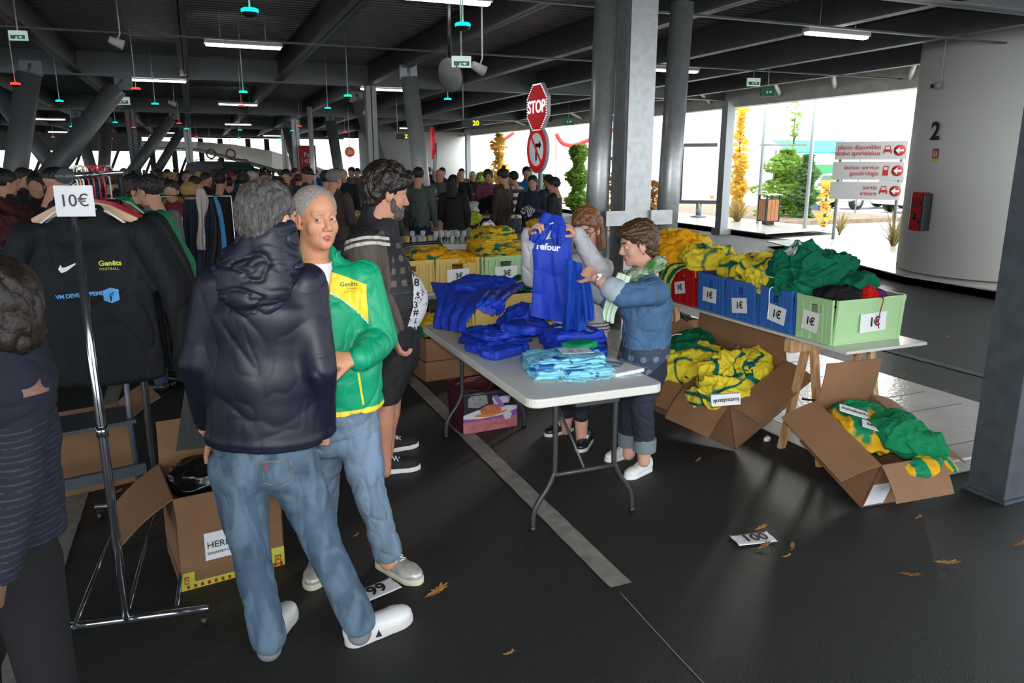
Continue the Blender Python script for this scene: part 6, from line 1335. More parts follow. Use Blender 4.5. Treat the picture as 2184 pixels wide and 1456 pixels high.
# ---------------------------------------------------------------- bearded man in profile
def man_beard():
    rt = gd(838, 1000, 4.2); rt.z = 0; p = Person(rt, 'bearded heavy man in a black waistcoat jacket and printed white shirt, in profile', SK2)
    L = p.L; yaw = R(22.5 + 62); sd = A(side_of(yaw)); fw = A(D3(yaw))
    hd = V3(828, 412, 4.22); p.head(hd, D3(yaw + R(6), R(-14)), k=1.10, w=1.05, neck=.068, fat=1, h=.003)
    nk = L(V3(804, 470, 4.22)); sn = L(V3(778, 528, 4.06)); sf = L(V3(812, 525, 4.40)); en = L(V3(795, 640, 3.98)); wn = L(V3(838, 722, 4.00)); ef = L(V3(850, 640, 4.5)); wf = L(V3(862, 705, 4.45))
    ch = L(V3(802, 560, 4.22)); be = L(V3(828, 640, 4.22)); he = L(V3(826, 700, 4.22))
    def torso(P, g_=0):
        d = ecap(P, he, be, .185+g_, .195+g_, sd, .95); d = sm(d, ecap(P, be, ch, .195+g_, .19+g_, sd, .92, .78), .05); d = sm(d, ecap(P, ch, nk - A((0, 0, .07)), .19+g_, .13+g_, sd, .78, .8), .05); d = sm(d, ell(P, be + fw*.06, (.17+g_, .17+g_, .17+g_)), .06)
        return sm(d, cap(P, sn, sf, .09+g_, .09+g_), .05)
    pts = [rt + Vector(x) for x in (nk, sn, sf, en, ef, wn, wf, he, be)]
    def back(P, t=.0): return (P - be)@fw - .075 - t*(P[:, 2]-be[2])
    def jac(P):
        d = torso(P, .016); d = smx(d, back(P, .22), .012)
        for s_, e_, w_ in ((sn, en, wn), (sf, ef, wf)): d = sm(d, chain(P, [s_, s_*.5+e_*.5, e_, (e_+w_)/2, w_], [.098, .094, .080, .064, .052]), .03)
        return sm(smx(d, -(P[:, 2] - he[2] - .02), .006), ecap(P, nk - A((0, 0, .04)), nk + A((0, 0, .05)) + fw*.01, .115, .100, sd, .95), .03)
    def sleeve(v): return np.maximum(-(v-sn)@sd*0 + (.11 - np.linalg.norm(np.cross(v - sn, (en-sn)/np.linalg.norm(en-sn)), axis=1)), -1)*1 + np.minimum(0, (sn[2] + .03 - v[:, 2])) 
    ax = (en-sn)/np.linalg.norm(en-sn)
    def armm(v): d_ = chain(v, [sn + A((0, 0, .03)), en, wn], [.115, .11, .09]); return np.minimum(-d_ + .0, (sn[2] + .06 - v[:, 2]) + (v - sn)@fw*.3)
    def strp(v): h_ = (v - sn)@ax; m = np.maximum(.009 - np.abs(h_ - .0 - .0), .009 - np.abs(h_ + .032)); return np.minimum(m, armm(v) + .02)
    def plaid(v): m = np.minimum(.065 - np.abs((v - be)@fw + .01 - .2*(v[:, 2]-be[2])), .13 - np.abs(v[:, 2] - be[2] - .20)); return np.where((v-be)@sd > .08, m, -.1)
    def chk(v): m = plaid(v); return np.minimum(m, np.maximum(np.sin((v@fw)*95), np.sin(v[:, 2]*95))*.004)
    p.cloth('jacket', jac, pts, .16, mat('black_brown_jacket_cloth', (.012, .012, .014), .7, bump=.12, bscale=500, layers=[('arm', '5a4f47'), ('strp', 'd5d2cc'), ('plaid', '6a5c4e'), ('chk', '22242c')]), h=.0075, disp=wrk(33, .75), masks={'arm': armm, 'strp': strp, 'plaid': plaid, 'chk': chk})
    def shirt(P): return smx(torso(P, -.004), -(P[:, 2] - he[2] + .045), .006)
    sh = p.cloth('printed_shirt', shirt, pts, .16, mat('white_print_shirt', (.72, .72, .76), .8, layers=[('d1', '2a2a2e'), ('d2', '7a62a8'), ('d3', '7fb85e')]), h=.006, disp=wrk(35, .4),
        masks={'d1': lambda v: np.minimum(.10 - np.abs(fbm(v+3, 16, 3, 2) - .5), .035 - np.abs(fbm(v, 38, 9, 1)-.5)), 'd2': lambda v: .02 - np.abs(fbm(v+7, 30, 5, 1) - .75), 'd3': lambda v: fbm(v+1, 18, 8, 1) - .80})
    dv = gd(880, 620, 4) - Vector((0, 0, EYE)); rt_ = _Rt
    for i, (px, py, tx, sz) in enumerate([(878, 578, 'OK', .05), (890, 600, '8', .06), (882, 655, 'B3', .05), (893, 632, 'S', .045), (878, 560, 'AM', .06), (888, 672, '#', .05)]): text_on(sh, tx, sz, L(V3(px, py, 3.6)), rt_, (0, 0, 1), dv, M_INK, bold=.001, nm='shirt_print')
    hp = L(V3(832, 735, 4.22)); kn = L(V3(818, 850, 4.05)); kf = L(V3(835, 842, 4.35)); an = L(V3(820, 985, 4.08)); af = L(V3(826, 945, 4.36))
    def shorts(P):
        d = ecap(P, hp + A((0, 0, .12)), hp - A((0, 0, .04)), .185, .19, sd, .9)
        for s_, k_ in ((1, kn), (-1, kf)): h_ = hp + sd*.09*s_ - A((0, 0, .03)); d = sm(d, chain(P, [h_, k_], [.125, .095]), .03)
        return smx(d, -(P[:, 2] - kn[2] + .02), .006)
    p.cloth('shorts', shorts, [rt+Vector(x) for x in (hp, kn, kf)], .24, mat('black_shorts_cloth', (.010, .010, .012), .85), h=.008, disp=wrk(37, .8))
    for k_, a_ in ((kn, an), (kf, af)): p.limb([rt+Vector(k_) + Vector((0, 0, .08)), rt+Vector(k_*.65+a_*.35), rt+Vector(k_*.3+a_*.7), rt+Vector(a_) - Vector((0, 0, .06))], [.07, .062, .045, .036])
    MT = mat('black_canvas', (.012, .012, .013), .8)
    for a_, dr in ((g(786, 1010), Vector((.95, -.1, 0))), (g(796, 968), Vector((1, .15, 0)))): p.shoe(a_, a_ + dr.normalized()*.31, MT, M_LACE, hgt=.085, name='canvas_shoe')
    def hr(P):
        d = ell(P, (0, -.020, .055), (.108, .122, .105)); d = sm(d, ell(P, (0, -.075, -.02), (.085, .05, .075)), .04); d = sm(d, ell(P, (0, .07, .085), (.075, .04, .04)), .04); d = hairline(P, d, .125, .03, -.09, .015)
        return smx(d, -ell(np.stack([np.abs(P[:, 0]), P[:, 1], P[:, 2]], 1), (.105, .01, -.02), (.03, .03, .032)), .01)
    MH = mat('very_dark_hair', (.012, .009, .007), .45, strand=('241a14', (50, 40, 20)), bump=.5, bscale=1, stretch=(120, 90, 40))
    p.hair(hr, MH, disp=lambda v: ridge(v, (36, 30, 16), 7, .7)**2*.015 + ridge(v, (85, 60, 26), 9, .6)**2*.006 - .009, lo=(-.15, -.17, -.2), hi=(.15, .16, .2))
    def bd(P):
        Q = np.stack([np.abs(P[:, 0]), P[:, 1], P[:, 2]], 1); d = ell(P, (0, .035, -.085), (.068, .066, .050)); d = sm(d, cap(Q, (.062, .01, -.02), (.055, .03, -.07), .016, .02), .02); d = smx(d, -(ell(P, (0, .10, -.02), (.045, .05, .042))), .008); d = smx(d, -ell(P, (0, .1, -.068), (.026, .03, .007)), .004); d = sm(d, cap(Q, (0, .094, -.05), (.03, .08, -.06), .006, .006), .01); return smx(d, P[:, 2] + .015, .01)
    p.hair(bd, mat('grey_brown_beard', (.09, .07, .06), .8, strand=('6a625c', (80, 80, 40)), bump=.6, bscale=1, stretch=(200, 200, 120)), disp=lambda v: ridge(v, (70, 70, 50), 4, 1.)**2*.007 - .002, name='beard')
    p.hand(rt+Vector(wn), Vector(wn)-Vector(en), fw, curl=(.6, .7, .7, .7)); p.hand(rt+Vector(wf), Vector(wf)-Vector(ef), fw, left=True, curl=(.6, .7, .7, .7))
    p.limb([rt+Vector(nk), rt+Vector(ch), rt+Vector(hp)], [.075, .12, .1], h=.012); [p.limb([rt+Vector(ch), rt+Vector(a_), rt+Vector(b_), rt+Vector(c_)], [.05, .04, .035, .026], h=.01) for a_, b_, c_ in ((sn, en, wn), (sf, ef, wf))]; [p.limb([rt+Vector(hp), rt+Vector(k_) + Vector((0, 0, .1))], [.1, .06], h=.012) for k_ in (kn, kf)]; p.finish()
man_beard()
# ---------------------------------------------------------------- woman in the denim jacket
def woman_denim():
    rt = gd(1352, 995, 4.25); rt.z = 0; p = Person(rt, 'short brown-haired woman in a denim jacket and green scarf, facing left', SK3)
    L = p.L; yaw = R(22.5 - 78); sd = A(side_of(yaw)); fw = A(D3(yaw))
    hd = V3(1358, 521, 4.22); p.head(hd, D3(R(22.5 - 98), R(-12)), k=.97, neck=.05, w=.97, nose=.97, age=1, h=.003)
    nk = L(V3(1378, 585, 4.24)); sn = L(V3(1398, 622, 4.08)); sf = L(V3(1362, 612, 4.40)); en = L(V3(1328, 630, 3.98)); wn = L(V3(1270, 592, 4.02)); ef = L(V3(1300, 640, 4.36)); wf = L(V3(1232, 585, 4.40))
    ch = L(V3(1382, 650, 4.24)); wa = L(V3(1380, 700, 4.24)); he = L(V3(1378, 738, 4.24)); hp = L(V3(1372, 770, 4.24))
    def jac(P):
        d = ecap(P, he, wa, .160, .148, sd, .90); d = sm(d, ecap(P, wa, ch, .148, .160, sd, .88, .80), .04); d = sm(d, ecap(P, ch, nk - A((0, 0, .05)), .168, .10, sd, .80, .8), .05); d = sm(d, cap(P, sn, sf, .062, .062), .05); d = sm(d, ell(P, ch + fw*.06, (.13, .11, .09)), .04)
        for s_, e_, w_ in ((sn, en, wn), (sf, ef, wf)): e2 = e_ + (w_-e_)*.30; d = sm(d, chain(P, [s_, e_, e2], [.070, .062, .055]), .03)
        return smx(d, -(P[:, 2] - he[2] - .01 - .1*((P-he)@(-fw))), .006)
    pts = [rt + Vector(x) for x in (nk, sn, sf, en, ef, wn, he)]
    MD = mat('mid_denim', (.055, .13, .26), .8, var=.3, vscale=12, bump=.2, bscale=500)
    jk = p.cloth('denim_jacket', jac, pts, .15, MD, h=.006, disp=wrk(43, .6, (7, 7, 7)))
    MSm = mat('orange_seam', (.25, .17, .10), .8)
    for i_, pl in enumerate([[(1322, 640), (1326, 680), (1334, 744)], [(1345, 660), (1350, 700), (1358, 742)], [(1410, 600), (1402, 640), (1392, 672)], [(1388, 690), (1390, 715), (1392, 742)]]):
        pts_ = []
        for a_, b_ in zip(pl[:-1], pl[1:]): pts_ += [Vector(L(V3(a_[0] + (b_[0]-a_[0])*k/10, a_[1] + (b_[1]-a_[1])*k/10, 3.8))) for k in range(10)]
        drape(MB().tube(pts_, .0016, 4).build('seam', MSm, jk), jk, gd(1360, 680, 4) - Vector((0, 0, EYE)), .001)
    for e_, w_ in ((en, wn), (ef, wf)):
        a_ = e_ + (w_-e_)*.28; b_ = e_ + (w_-e_)*.42; p.cloth('rolled_cuff', lambda P, a_=a_, b_=b_: np.maximum(cap(P, a_, b_, .068, .062), 0*P[:, 0] - 1), [rt+Vector(a_), rt+Vector(b_)], .09, mat('pale_denim_inside', (.36, .42, .48), .8), h=.005, parent=jk)
    bt = mat('brass_button', (.35, .3, .25), .3, .8)
    for i, (px, py) in enumerate([(1320, 658), (1326, 686), (1332, 712), (1333, 734)]):
        c = V3(px, py, 3.9); o = MB().lathe([(0, 0), (.008, .0), (.008, .003), (0, .004)], Vector(L(c)), 12, Matrix.Rotation(R(80), 3, 'X')).build('button', bt, jk)
        drape(o, jk, gd(px, py, 4) - Vector((0, 0, EYE)), .004)
    tun = p.cloth('dotted_tunic', lambda P: smx(ecap(P, hp - A((0, 0, .06)), wa, .172, .135, sd, .95), -(P[:, 2] - hp[2] + .055 + .25*((P-hp)@(fw)) - .5*np.abs((P-hp)@fw + .02)), .006), pts, .24, mat('navy_dotted_cloth', (.035, .055, .095), .8, layers=[('dot', '66788c')]), h=.006, disp=wrk(45, .6),
        masks={'dot': lambda v: .017 - np.sqrt((((v@fw)*1.0 + .035*np.floor(v[:, 2]/.07)) % .07 - .035)**2 + ((v[:, 2]) % .07 - .035)**2)})
    kn = L(V3(1368, 865, 4.12)); kf = L(V3(1350, 855, 4.32)); an = L(V3(1375, 942, 4.14)); af = L(V3(1342, 930, 4.34))
    def jeans(P):
        d = ecap(P, hp + A((0, 0, .04)), hp - A((0, 0, .05)), .15, .155, sd, .9)
        for s_, k_, a_ in ((-1, kn, an), (1, kf, af)): h_ = hp + A(-_F)*.06*(-s_) - A((0, 0, .05)); d = sm(d, chain(P, [h_, k_, a_], [.10, .072, .062]), .025)
        return d
    jn = p.cloth('jeans', jeans, [rt+Vector(x) for x in (hp, kn, kf, an, af)], .2, M_JEAND, h=.0065, disp=wrk(47, .6, (8, 8, 8)))
    for a_ in (an, af): p.cloth('turned_up_hem', lambda P, a_=a_: np.maximum(cap(P, a_ - A((0, 0, .06)), a_ + A((0, 0, .05)), .068, .068), np.abs(P[:, 2]-a_[2]+.015) - .04), [rt+Vector(a_)], .14, mat('pale_turn_up', (.16, .19, .22), .8), h=.005, parent=jn); p.limb([rt+Vector(a_), rt+Vector(a_) - Vector((0, 0, .12))], [.045, .036])
    MW = mat('white_canvas', (.72, .72, .72), .7)
    for a_, dr in ((g(1388, 1000), Vector((-1, -.35, 0))), (g(1352, 968), Vector((-1, -.2, 0)))): p.shoe(a_ + Vector((0, 0, 0)), a_ + dr.normalized()*.235, MW, mat('white_rubber', (.8, .8, .8), .5), hgt=.08, name='canvas_shoe')
    def hr(P):
        d = ell(P, (0, -.024, .050), (.094, .112, .100)); d = sm(d, ell(P, (0, -.07, -.02), (.075, .055, .08)), .04); d = sm(d, ell(P, (0, .06, .085), (.07, .045, .032)), .03); d = hairline(P, d, .115, .02, -.11, .005)
        return smx(d, -ell(np.stack([np.abs(P[:, 0]), P[:, 1], P[:, 2]], 1), (.095, .008, -.022), (.026, .020, .026)), .008)
    p.hair(hr, mat('brown_hair', (.055, .028, .014), .4, strand=('54351f', (50, 26, 26)), bump=.5, bscale=1, stretch=(90, 50, 60)), disp=lambda v: ridge(v, (44, 16, 34), 7, .5)**2*.008 + ridge(v, (110, 36, 80), 9, .5)**2*.004 - .006)
    # scarf
    MSC = mat('grey_green_scarf_gauze', (.42, .47, .38), .9, strand=('3f7a30', (18, 18, 12)), var=.3, vscale=15, bump=.3, bscale=200)
    ring = []
    for i in range(12):
        a = 2*PI*i/12; ring.append(nk + A((0, 0, .0)) + sd*.085*math.cos(a) + fw*(.095*math.sin(a) + .01) + A((0, 0, .03 - .05*math.sin(a))))
    sc = p.cloth('scarf', lambda P: chain(P, ring + [ring[0]], [.034 + .012*math.sin(i*1.9) for i in range(13)]), [rt+Vector(x) for x in ring], .07, MSC, h=.005, disp=wrk(49, 1.0, (22, 22, 22)))
    sheet('scarf_end', [(V3(1318, 580, 4.02) - rt, V3(1345, 590, 4.0) - rt), (V3(1300, 620, 4.02) - rt, V3(1330, 630, 4.0) - rt), (V3(1286, 660, 4.05) - rt, V3(1312, 668, 4.02) - rt), (V3(1288, 682, 4.05) - rt, V3(1308, 690, 4.03) - rt)], mat('pale_green_scarf_gauze', (.55, .68, .55), .9, bump=.3, bscale=200, var=.3, vscale=14), 26, 40, 3, .008, 5, parent=sc)
    p.hand(rt+Vector(wn), V3(1228, 560, 4.12) - V3(1270, 592, 4.02), (.5, .9, -.2), left=True, curl=(1.15, 1.2, 1.2, 1.2), thumb=(.1, .5), k=.93); p.hand(rt+Vector(wf), V3(1205, 562, 4.36) - V3(1232, 585, 4.40), (-.3, -.9, -.2), curl=(.8, .9, 1, 1), thumb=(.2, .4), k=.93)
    p.limb([rt+Vector(en), rt+Vector(en*.45+wn*.55), rt+Vector(wn)], [.046, .040, .027]); p.limb([rt+Vector(ef), rt+Vector(ef*.45+wf*.55), rt+Vector(wf)], [.046, .040, .027])
    wdir = (wn-en)/np.linalg.norm(wn-en); c = wn - wdir*.015
    ww = MB(); x, y, z = frame(wdir); Mx = Matrix((x, y, z)).transposed()
    w_ = ww.lathe([(.030, -.008), (.032, -.008), (.032, .008), (.030, .008), (.030, -.008)], c, 24, Mx).build('wrist_watch', mat('watch_steel', (.6, .6, .58), .25, .8), p.t)
    fc = Vector(c) + Vector((-.1, -.6, .75)).normalized()*.033; xx, y2, z2 = frame(Vector((-.1, -.6, .75))); MB().lathe([(0, 0), (.015, 0), (.015, .006), (0, .006)], fc, 20, Matrix((xx, y2, z2)).transposed()).build('watch_face', M_PAPER, w_)
    e = pose(A([[-.080, -.005, -.046]]), p.hM, p.hc, 1.02)[0]; MB().lathe([(0, -.007), (.006, -.003), (.006, .003), (0, .007)], e, 10).build('earring', bt, p.t)
    p.limb([rt+Vector(nk), rt+Vector(ch), rt+Vector(hp)], [.055, .09, .08], h=.012); [p.limb([rt+Vector(ch), rt+Vector(a_), rt+Vector(b_)], [.05, .04, .04], h=.01) for a_, b_ in ((sn, en), (sf, ef))]; [p.limb([rt+Vector(hp), rt+Vector(k_), rt+Vector(a_)], [.08, .05, .04], h=.012) for k_, a_ in ((kn, an), (kf, af))]; p.finish()
woman_denim()
# ---------------------------------------------------------------- woman with glasses holding up the jersey
def woman_glasses():
    rt = gd(1222, 950, 4.72); rt.z = 0; p = Person(rt, 'woman with glasses in a pale grey cardigan holding up a blue jersey', SK3)
    L = p.L; yaw = R(180 + 22.5 + 22); sd = A(side_of(yaw)); fw = A(D3(yaw))
    hd = V3(1250, 488, 4.60); p.head(hd, D3(R(180 + 22.5 + 22), R(-16)), k=.98, neck=.048, w=.97, h=.003)
    nk = L(V3(1252, 548, 4.66)); shl = L(V3(1286, 572, 4.72)); shr = L(V3(1196, 560, 4.60)); ell_ = L(V3(1262, 566, 4.36)); wl = L(V3(1232, 500, 4.30)); elr = L(V3(1134, 590, 4.42)); wr = L(V3(1128, 500, 4.24))
    ell_ = L(V3(1282, 585, 4.42)); ch = L(V3(1240, 610, 4.66)); wa = L(V3(1245, 660, 4.68)); he = L(V3(1250, 705, 4.68))
    pts = [rt + Vector(x) for x in (nk, shl, shr, ell_, elr, wl, wr, he)]
    def jac(P):
        d = ecap(P, he, wa, .150, .145, sd, .75); d = sm(d, ecap(P, wa, ch, .145, .15, sd, .75, .68), .04); d = sm(d, ecap(P, ch, nk - A((0, 0, .05)), .15, .10, sd, .65, .8), .04); d = sm(d, cap(P, shl, shr, .058, .058), .05)
        for s_, e_, w_ in ((shl, ell_, wl), (shr, elr, wr)): d = sm(d, chain(P, [s_, e_, e_*.5+w_*.5, w_], [.066, .064, .054, .042]), .03)
        return smx(d, -(P[:, 2] - he[2] + .0), .006)
    p.cloth('cardigan', jac, pts, .15, mat('pale_grey_knit', (.52, .52, .56), .9, bump=.3, bscale=500, layers=[('st', '33363c')]), h=.006, disp=wrk(53, .7), masks={'st': lambda v: np.where(v[:, 2] < he[2] + .085, np.sin(v[:, 2]*2*PI/.022)*.003 - .0012, -.01)})
    hp = L(V3(1245, 740, 4.70)); kn = L(V3(1240, 850, 4.62)); kf = L(V3(1210, 845, 4.80)); an = L(V3(1240, 918, 4.66)); af = L(V3(1208, 900, 4.88))
    def leg(P):
        d = ecap(P, hp + A((0, 0, .05)), hp - A((0, 0, .05)), .145, .145, sd, .8)
        for s_, k_ in ((-1, kn), (1, kf)): d = sm(d, chain(P, [hp + sd*.06*s_, k_, k_ + A((0, 0, -.10))], [.09, .062, .058]), .02)
        return d
    p.cloth('leggings', leg, [rt+Vector(x) for x in (hp, kn, kf)], .22, mat('black_leggings', (.012, .013, .02), .8), h=.008, disp=wrk(55, .5))
    for k_, a_ in ((kn, an), (kf, af)): p.limb([rt+Vector(k_), rt+Vector(k_*.5+a_*.5), rt+Vector(a_) - Vector((0, 0, .06))], [.056, .048, .033]); p.cloth('pink_sock', lambda P, a_=a_: np.maximum(cap(P, a_ - A((0, 0, .05)), a_ + A((0, 0, .02)), .038, .040), np.abs(P[:, 2]-a_[2]) - .02), [rt+Vector(a_)], .08, mat('pink_sock_cloth', (.8, .12, .25), .8), h=.005)
    MT = mat('black_glossy_trainer', (.012, .012, .015), .25); MW = mat('white_black_sole', (.6, .6, .55), .5)
    for a_, dr in ((g(1258, 938), Vector((-.75, -.75, 0))), (g(1222, 915), Vector((-1, -.25, 0)))): p.shoe(a_, a_ + dr.normalized()*.25, MT, MW, hgt=.085, name='trainer')
    def hr(P):
        Q = np.stack([np.abs(P[:, 0]), P[:, 1], P[:, 2]], 1)
        d = ell(P, (0, -.018, .045), (.093, .108, .098)); d = sm(d, ell(P, (0, .072, .055), (.072, .030, .035)), .02); d = hairline(P, d, .125, .02, -.12, -.01); d = sm(d, cap(Q, (.072, -.045, .03), (.075, -.05, -.13), .024, .030), .03); d = sm(d, cap(P, (0, -.07, .0), (0, -.075, -.13), .06, .062), .04); return smx(d, -ell(P, (0, .1, -.055), (.068, .075, .065)), .01)
    p.hair(hr, mat('auburn_hair', (.16, .07, .032), .4, strand=('8d5a35', (60, 60, 10)), bump=.5, bscale=1, stretch=(140, 140, 20)), disp=lambda v: ridge(v, (55, 55, 12), 7, .7)**2*.010 - .003, lo=(-.14, -.16, -.2), hi=(.14, .14, .17))
    # glasses
    b = MB(); M_ = p.hM; k = .98
    def hl(x, y, z): return Vector(pose(A([[x, y, z]]), M_, p.hc, k)[0])
    for sx in (-1, 1):
        b.tube([hl(sx*.034 + .023*math.cos(a), .096, -.0 + .018*math.sin(a)) for a in np.linspace(0, 2*PI, 20, endpoint=False)], .0022, 6, closed=True); b.tube([hl(sx*.057, .094, .006), hl(sx*.074, .05, .008), hl(sx*.082, .0, .004)], .0022, 6)
    b.tube([hl(-.011, .097, .003), hl(.011, .097, .003)], .002, 6); b.build('glasses', mat('dark_red_frame', (.03, .008, .01), .3), p.t)
    p.hand(rt+Vector(wl), V3(1200, 472, 4.25) - V3(1232, 500, 4.30), (-.4, .5, -.7), left=True, curl=(.95, 1.0, 1.05, 1.1), thumb=(.2, .5), k=.95); p.hand(rt+Vector(wr), V3(1158, 462, 4.16) - V3(1128, 500, 4.24), (.4, -.2, -.7), curl=(.9, .9, 1, 1), thumb=(.2, .5), k=.95)
    p.limb([rt+Vector(wl*.7+ell_*.3), rt+Vector(wl)], [.036, .027]); p.limb([rt+Vector(wr*.7+elr*.3), rt+Vector(wr)], [.036, .027]); p.limb([rt+Vector(nk), rt+Vector(ch), rt+Vector(hp)], [.055, .08, .08], h=.012); [p.limb([rt+Vector(ch), rt+Vector(a_), rt+Vector(b_)], [.05, .04, .036], h=.01) for a_, b_ in ((shl, ell_), (shr, elr))]; [p.limb([rt+Vector(hp), rt+Vector(k_)], [.08, .05], h=.012) for k_ in (kn, kf)]
    for w_, e_, nm in ((wl, ell_, 0), (wr, elr, 1)):
        dd = (w_-e_)/np.linalg.norm(w_-e_); x, y, z = frame(dd); 
        if nm == 0: MB().lathe([(.031, -.002), (.034, 0), (.031, .002), (.031, -.002)], w_ + dd*.005, 20, Matrix((x, y, z)).transposed()).build('bangle', bpy.data.materials['watch_steel'], p.t)
    p.finish()
woman_glasses()
# the two blue jerseys being held up
Q_ = lambda px, py, d=4.24: gd(px, py, d)
o = sheet('held_jersey', [(Q_(1160, 452, 4.30), Q_(1200, 462, 4.28)), (Q_(1136, 500), Q_(1218, 505)), (Q_(1138, 570), Q_(1222, 575)), (Q_(1135, 630), Q_(1236, 640)), (Q_(1132, 674), Q_(1252, 698, 4.3))], MB_, 90, 110, 2, .010, 5, nz=.016, freq=11)
tag(o, 'royal blue jersey held up by its shoulders, white ball and lettering on the chest', 'jersey')
hj = o
sl = sheet('sleeve', [(Q_(1150, 478, 4.20), Q_(1178, 478, 4.18)), (Q_(1132, 492, 4.17), Q_(1164, 508, 4.15)), (Q_(1128, 512, 4.17), Q_(1150, 522, 4.16))], MB_, 30, 30, 2, .01, 3, parent=hj); s2 = sheet('sleeve', [(Q_(1176, 478, 4.18), Q_(1208, 480, 4.18)), (Q_(1176, 500, 4.15), Q_(1205, 505, 4.15)), (Q_(1180, 520, 4.16), Q_(1196, 524, 4.16))], MB_, 30, 30, 2, .01, 4, parent=hj)
bpy.context.view_layer.update()
dv = gd(1175, 527, 4) - Vector((0, 0, EYE))
text_on(hj, 'refour', .052, Q_(1169, 527, 3.9), _Rt + Vector((0, 0, -.1)), (0, 0, 1), dv, M_WHITE, bold=.0016)
for poly in ([(1160, 498), (1172, 484), (1176, 490), (1170, 508), (1163, 510), (1159, 502)], [(1168, 474), (1180, 468), (1182, 471), (1170, 478)], [(1174, 503), (1171, 508), (1175, 508)]):
    P = [Q_(a, b, 3.9) for a, b in poly]; bm = bmesh.new(); vs = [bm.verts.new(v) for v in P]; bm.faces.new(vs); bmesh.ops.triangulate(bm, faces=bm.faces[:]); bmesh.ops.subdivide_edges(bm, edges=bm.edges[:], cuts=3, use_grid_fill=True); me = bpy.data.meshes.new('ball_print'); bm.to_mesh(me); bm.free(); o = link('ball_print', me, M_WHITE, hj); drape(o, hj, dv, .004)
o = sheet('held_jersey', [(Q_(1208, 552, 4.12), Q_(1240, 560, 4.10)), (Q_(1206, 600, 4.12), Q_(1250, 600, 4.10)), (Q_(1204, 660, 4.14), Q_(1252, 640, 4.12)), (Q_(1200, 704, 4.2), Q_(1250, 704, 4.16))], clothmat('second_blue_cloth', (.010, .06, .40), rough=.55), 60, 90, 2, .012, 15, nz=.014, freq=13)
tag(o, 'second blue top held by the woman in denim, between the two women', 'jersey')
sheet('sleeve', [(Q_(1236, 575, 4.08), Q_(1252, 580, 4.08)), (Q_(1240, 610, 4.08), Q_(1260, 612, 4.08)), (Q_(1244, 650, 4.08), Q_(1266, 650, 4.08)), (Q_(1246, 688, 4.08), Q_(1268, 680, 4.08))], bpy.data.materials['second_blue_cloth'], 24, 40, 2, .008, 9, parent=o)
# ================================================================ jacket rail and things at left
M_CHR = mat('chrome_tube', (.45, .46, .5), .12, .95)
NP = g(271, 1322, .07); NP.z = 0
RD = Vector((.06, 1, 0)).normalized(); RX = Vector((1, .02, 0)).normalized()
t = empty('clothes_rail', tuple(NP), 0, 'chrome clothes rail on castors hung with black sports tops', 'clothes rail')
H_ = 1.765; LN = 1.12
def lv(a, b, z): return RX*a + RD*b + VZ*z
for k, b_ in ((0, 0), (1, LN)):
    MB().tube([lv(0, b_, .07), lv(0, b_, .85), lv(0, b_, H_)], [.0165, .0165, .013], 16).build('upright', M_CHR, t)
    MB().tube([lv(0, b_, .83), lv(0, b_, .87)], .02, 14).build('collar', M_CHR, t)
    MB().tube([lv(-.30, b_ + .05, .075), lv(.30, b_ - .05, .075)], .015, 14).build('base_bar', M_CHR, t)
    for s in (-1, 1):
        c = MB(); q = lv(s*.28, b_ - s*.047, 0); c.lathe([(0, -.012), (.028, -.012), (.028, .012), (0, .012)], q + VZ*.028, 16, Matrix.Rotation(PI/2, 3, 'Y')); c.bb(q.x-.016, q.x+.016, q.y-.012, q.y+.012, .035, .062); c.build('castor', M_BLACK, t)
MB().tube([lv(0, -.04, H_), lv(0, LN+.04, H_)], .012, 14).build('hanging_bar', M_CHR, t)
MB().lathe([(0, -.03), (.022, -.024), (.03, 0), (.022, .024), (0, .03)], lv(0, -.05, H_+.0), 18, Matrix.Rotation(PI/2, 3, 'X')).build('end_knob', mat('knob_dark', (.05, .06, .07), .25), t)
for s in (-.18, .0, .18): MB().tube([lv(s, 0, .085), lv(s*.9, LN, .085)], .008, 10).build('tie_rod', M_CHR, t)
bpy.context.view_layer.update()
MTOP = mat('black_polyester_top', (.0085, .010, .012), .75, bump=.1, bscale=600, spec=.25)
MGT = mat('green_sports_top', (.0, .16, .05), .7, bump=.1, bscale=600)
def hanger(parent_loc, m, wood=False):
    o = empty('clothes_hanger', parent_loc, 0, None, None)
    r = .006 if wood else .0045
    b = MB(); hk = [Vector((.0, 0, .0)) + Vector((-.022*math.cos(a), 0, .022*math.sin(a)-.0)) for a in np.linspace(-.6, PI, 10)]
    b.tube([(0, 0, -.12), (0, 0, -.03)] + [tuple(Vector((.020*math.sin(a)*1.0, 0, -.0 + .020*math.cos(a)*-1 + .0))) for a in np.linspace(0, -PI*1.15, 9)][0:0] + [tuple(q + Vector((0, 0, .0))) for q in hk], .0035, 6); b.build('hook', m, o)
    if wood:
        c = MB()
        for s in (-1, 1): c.slab([(0, -.008, -.10), (s*.10, -.008, -.115), (s*.21, -.008, -.165), (s*.205, -.008, -.19), (s*.09, -.008, -.15), (0, -.008, -.135)][::s], .016*s)
        c.build('arms', m, o)
    else:
        c = MB()
        for s in (-1, 1): c.tube([(0, 0, -.12), (s*.10, 0, -.14), (s*.19, 0, -.20)], r, 8)
        c.build('arms', m, o)
    return o
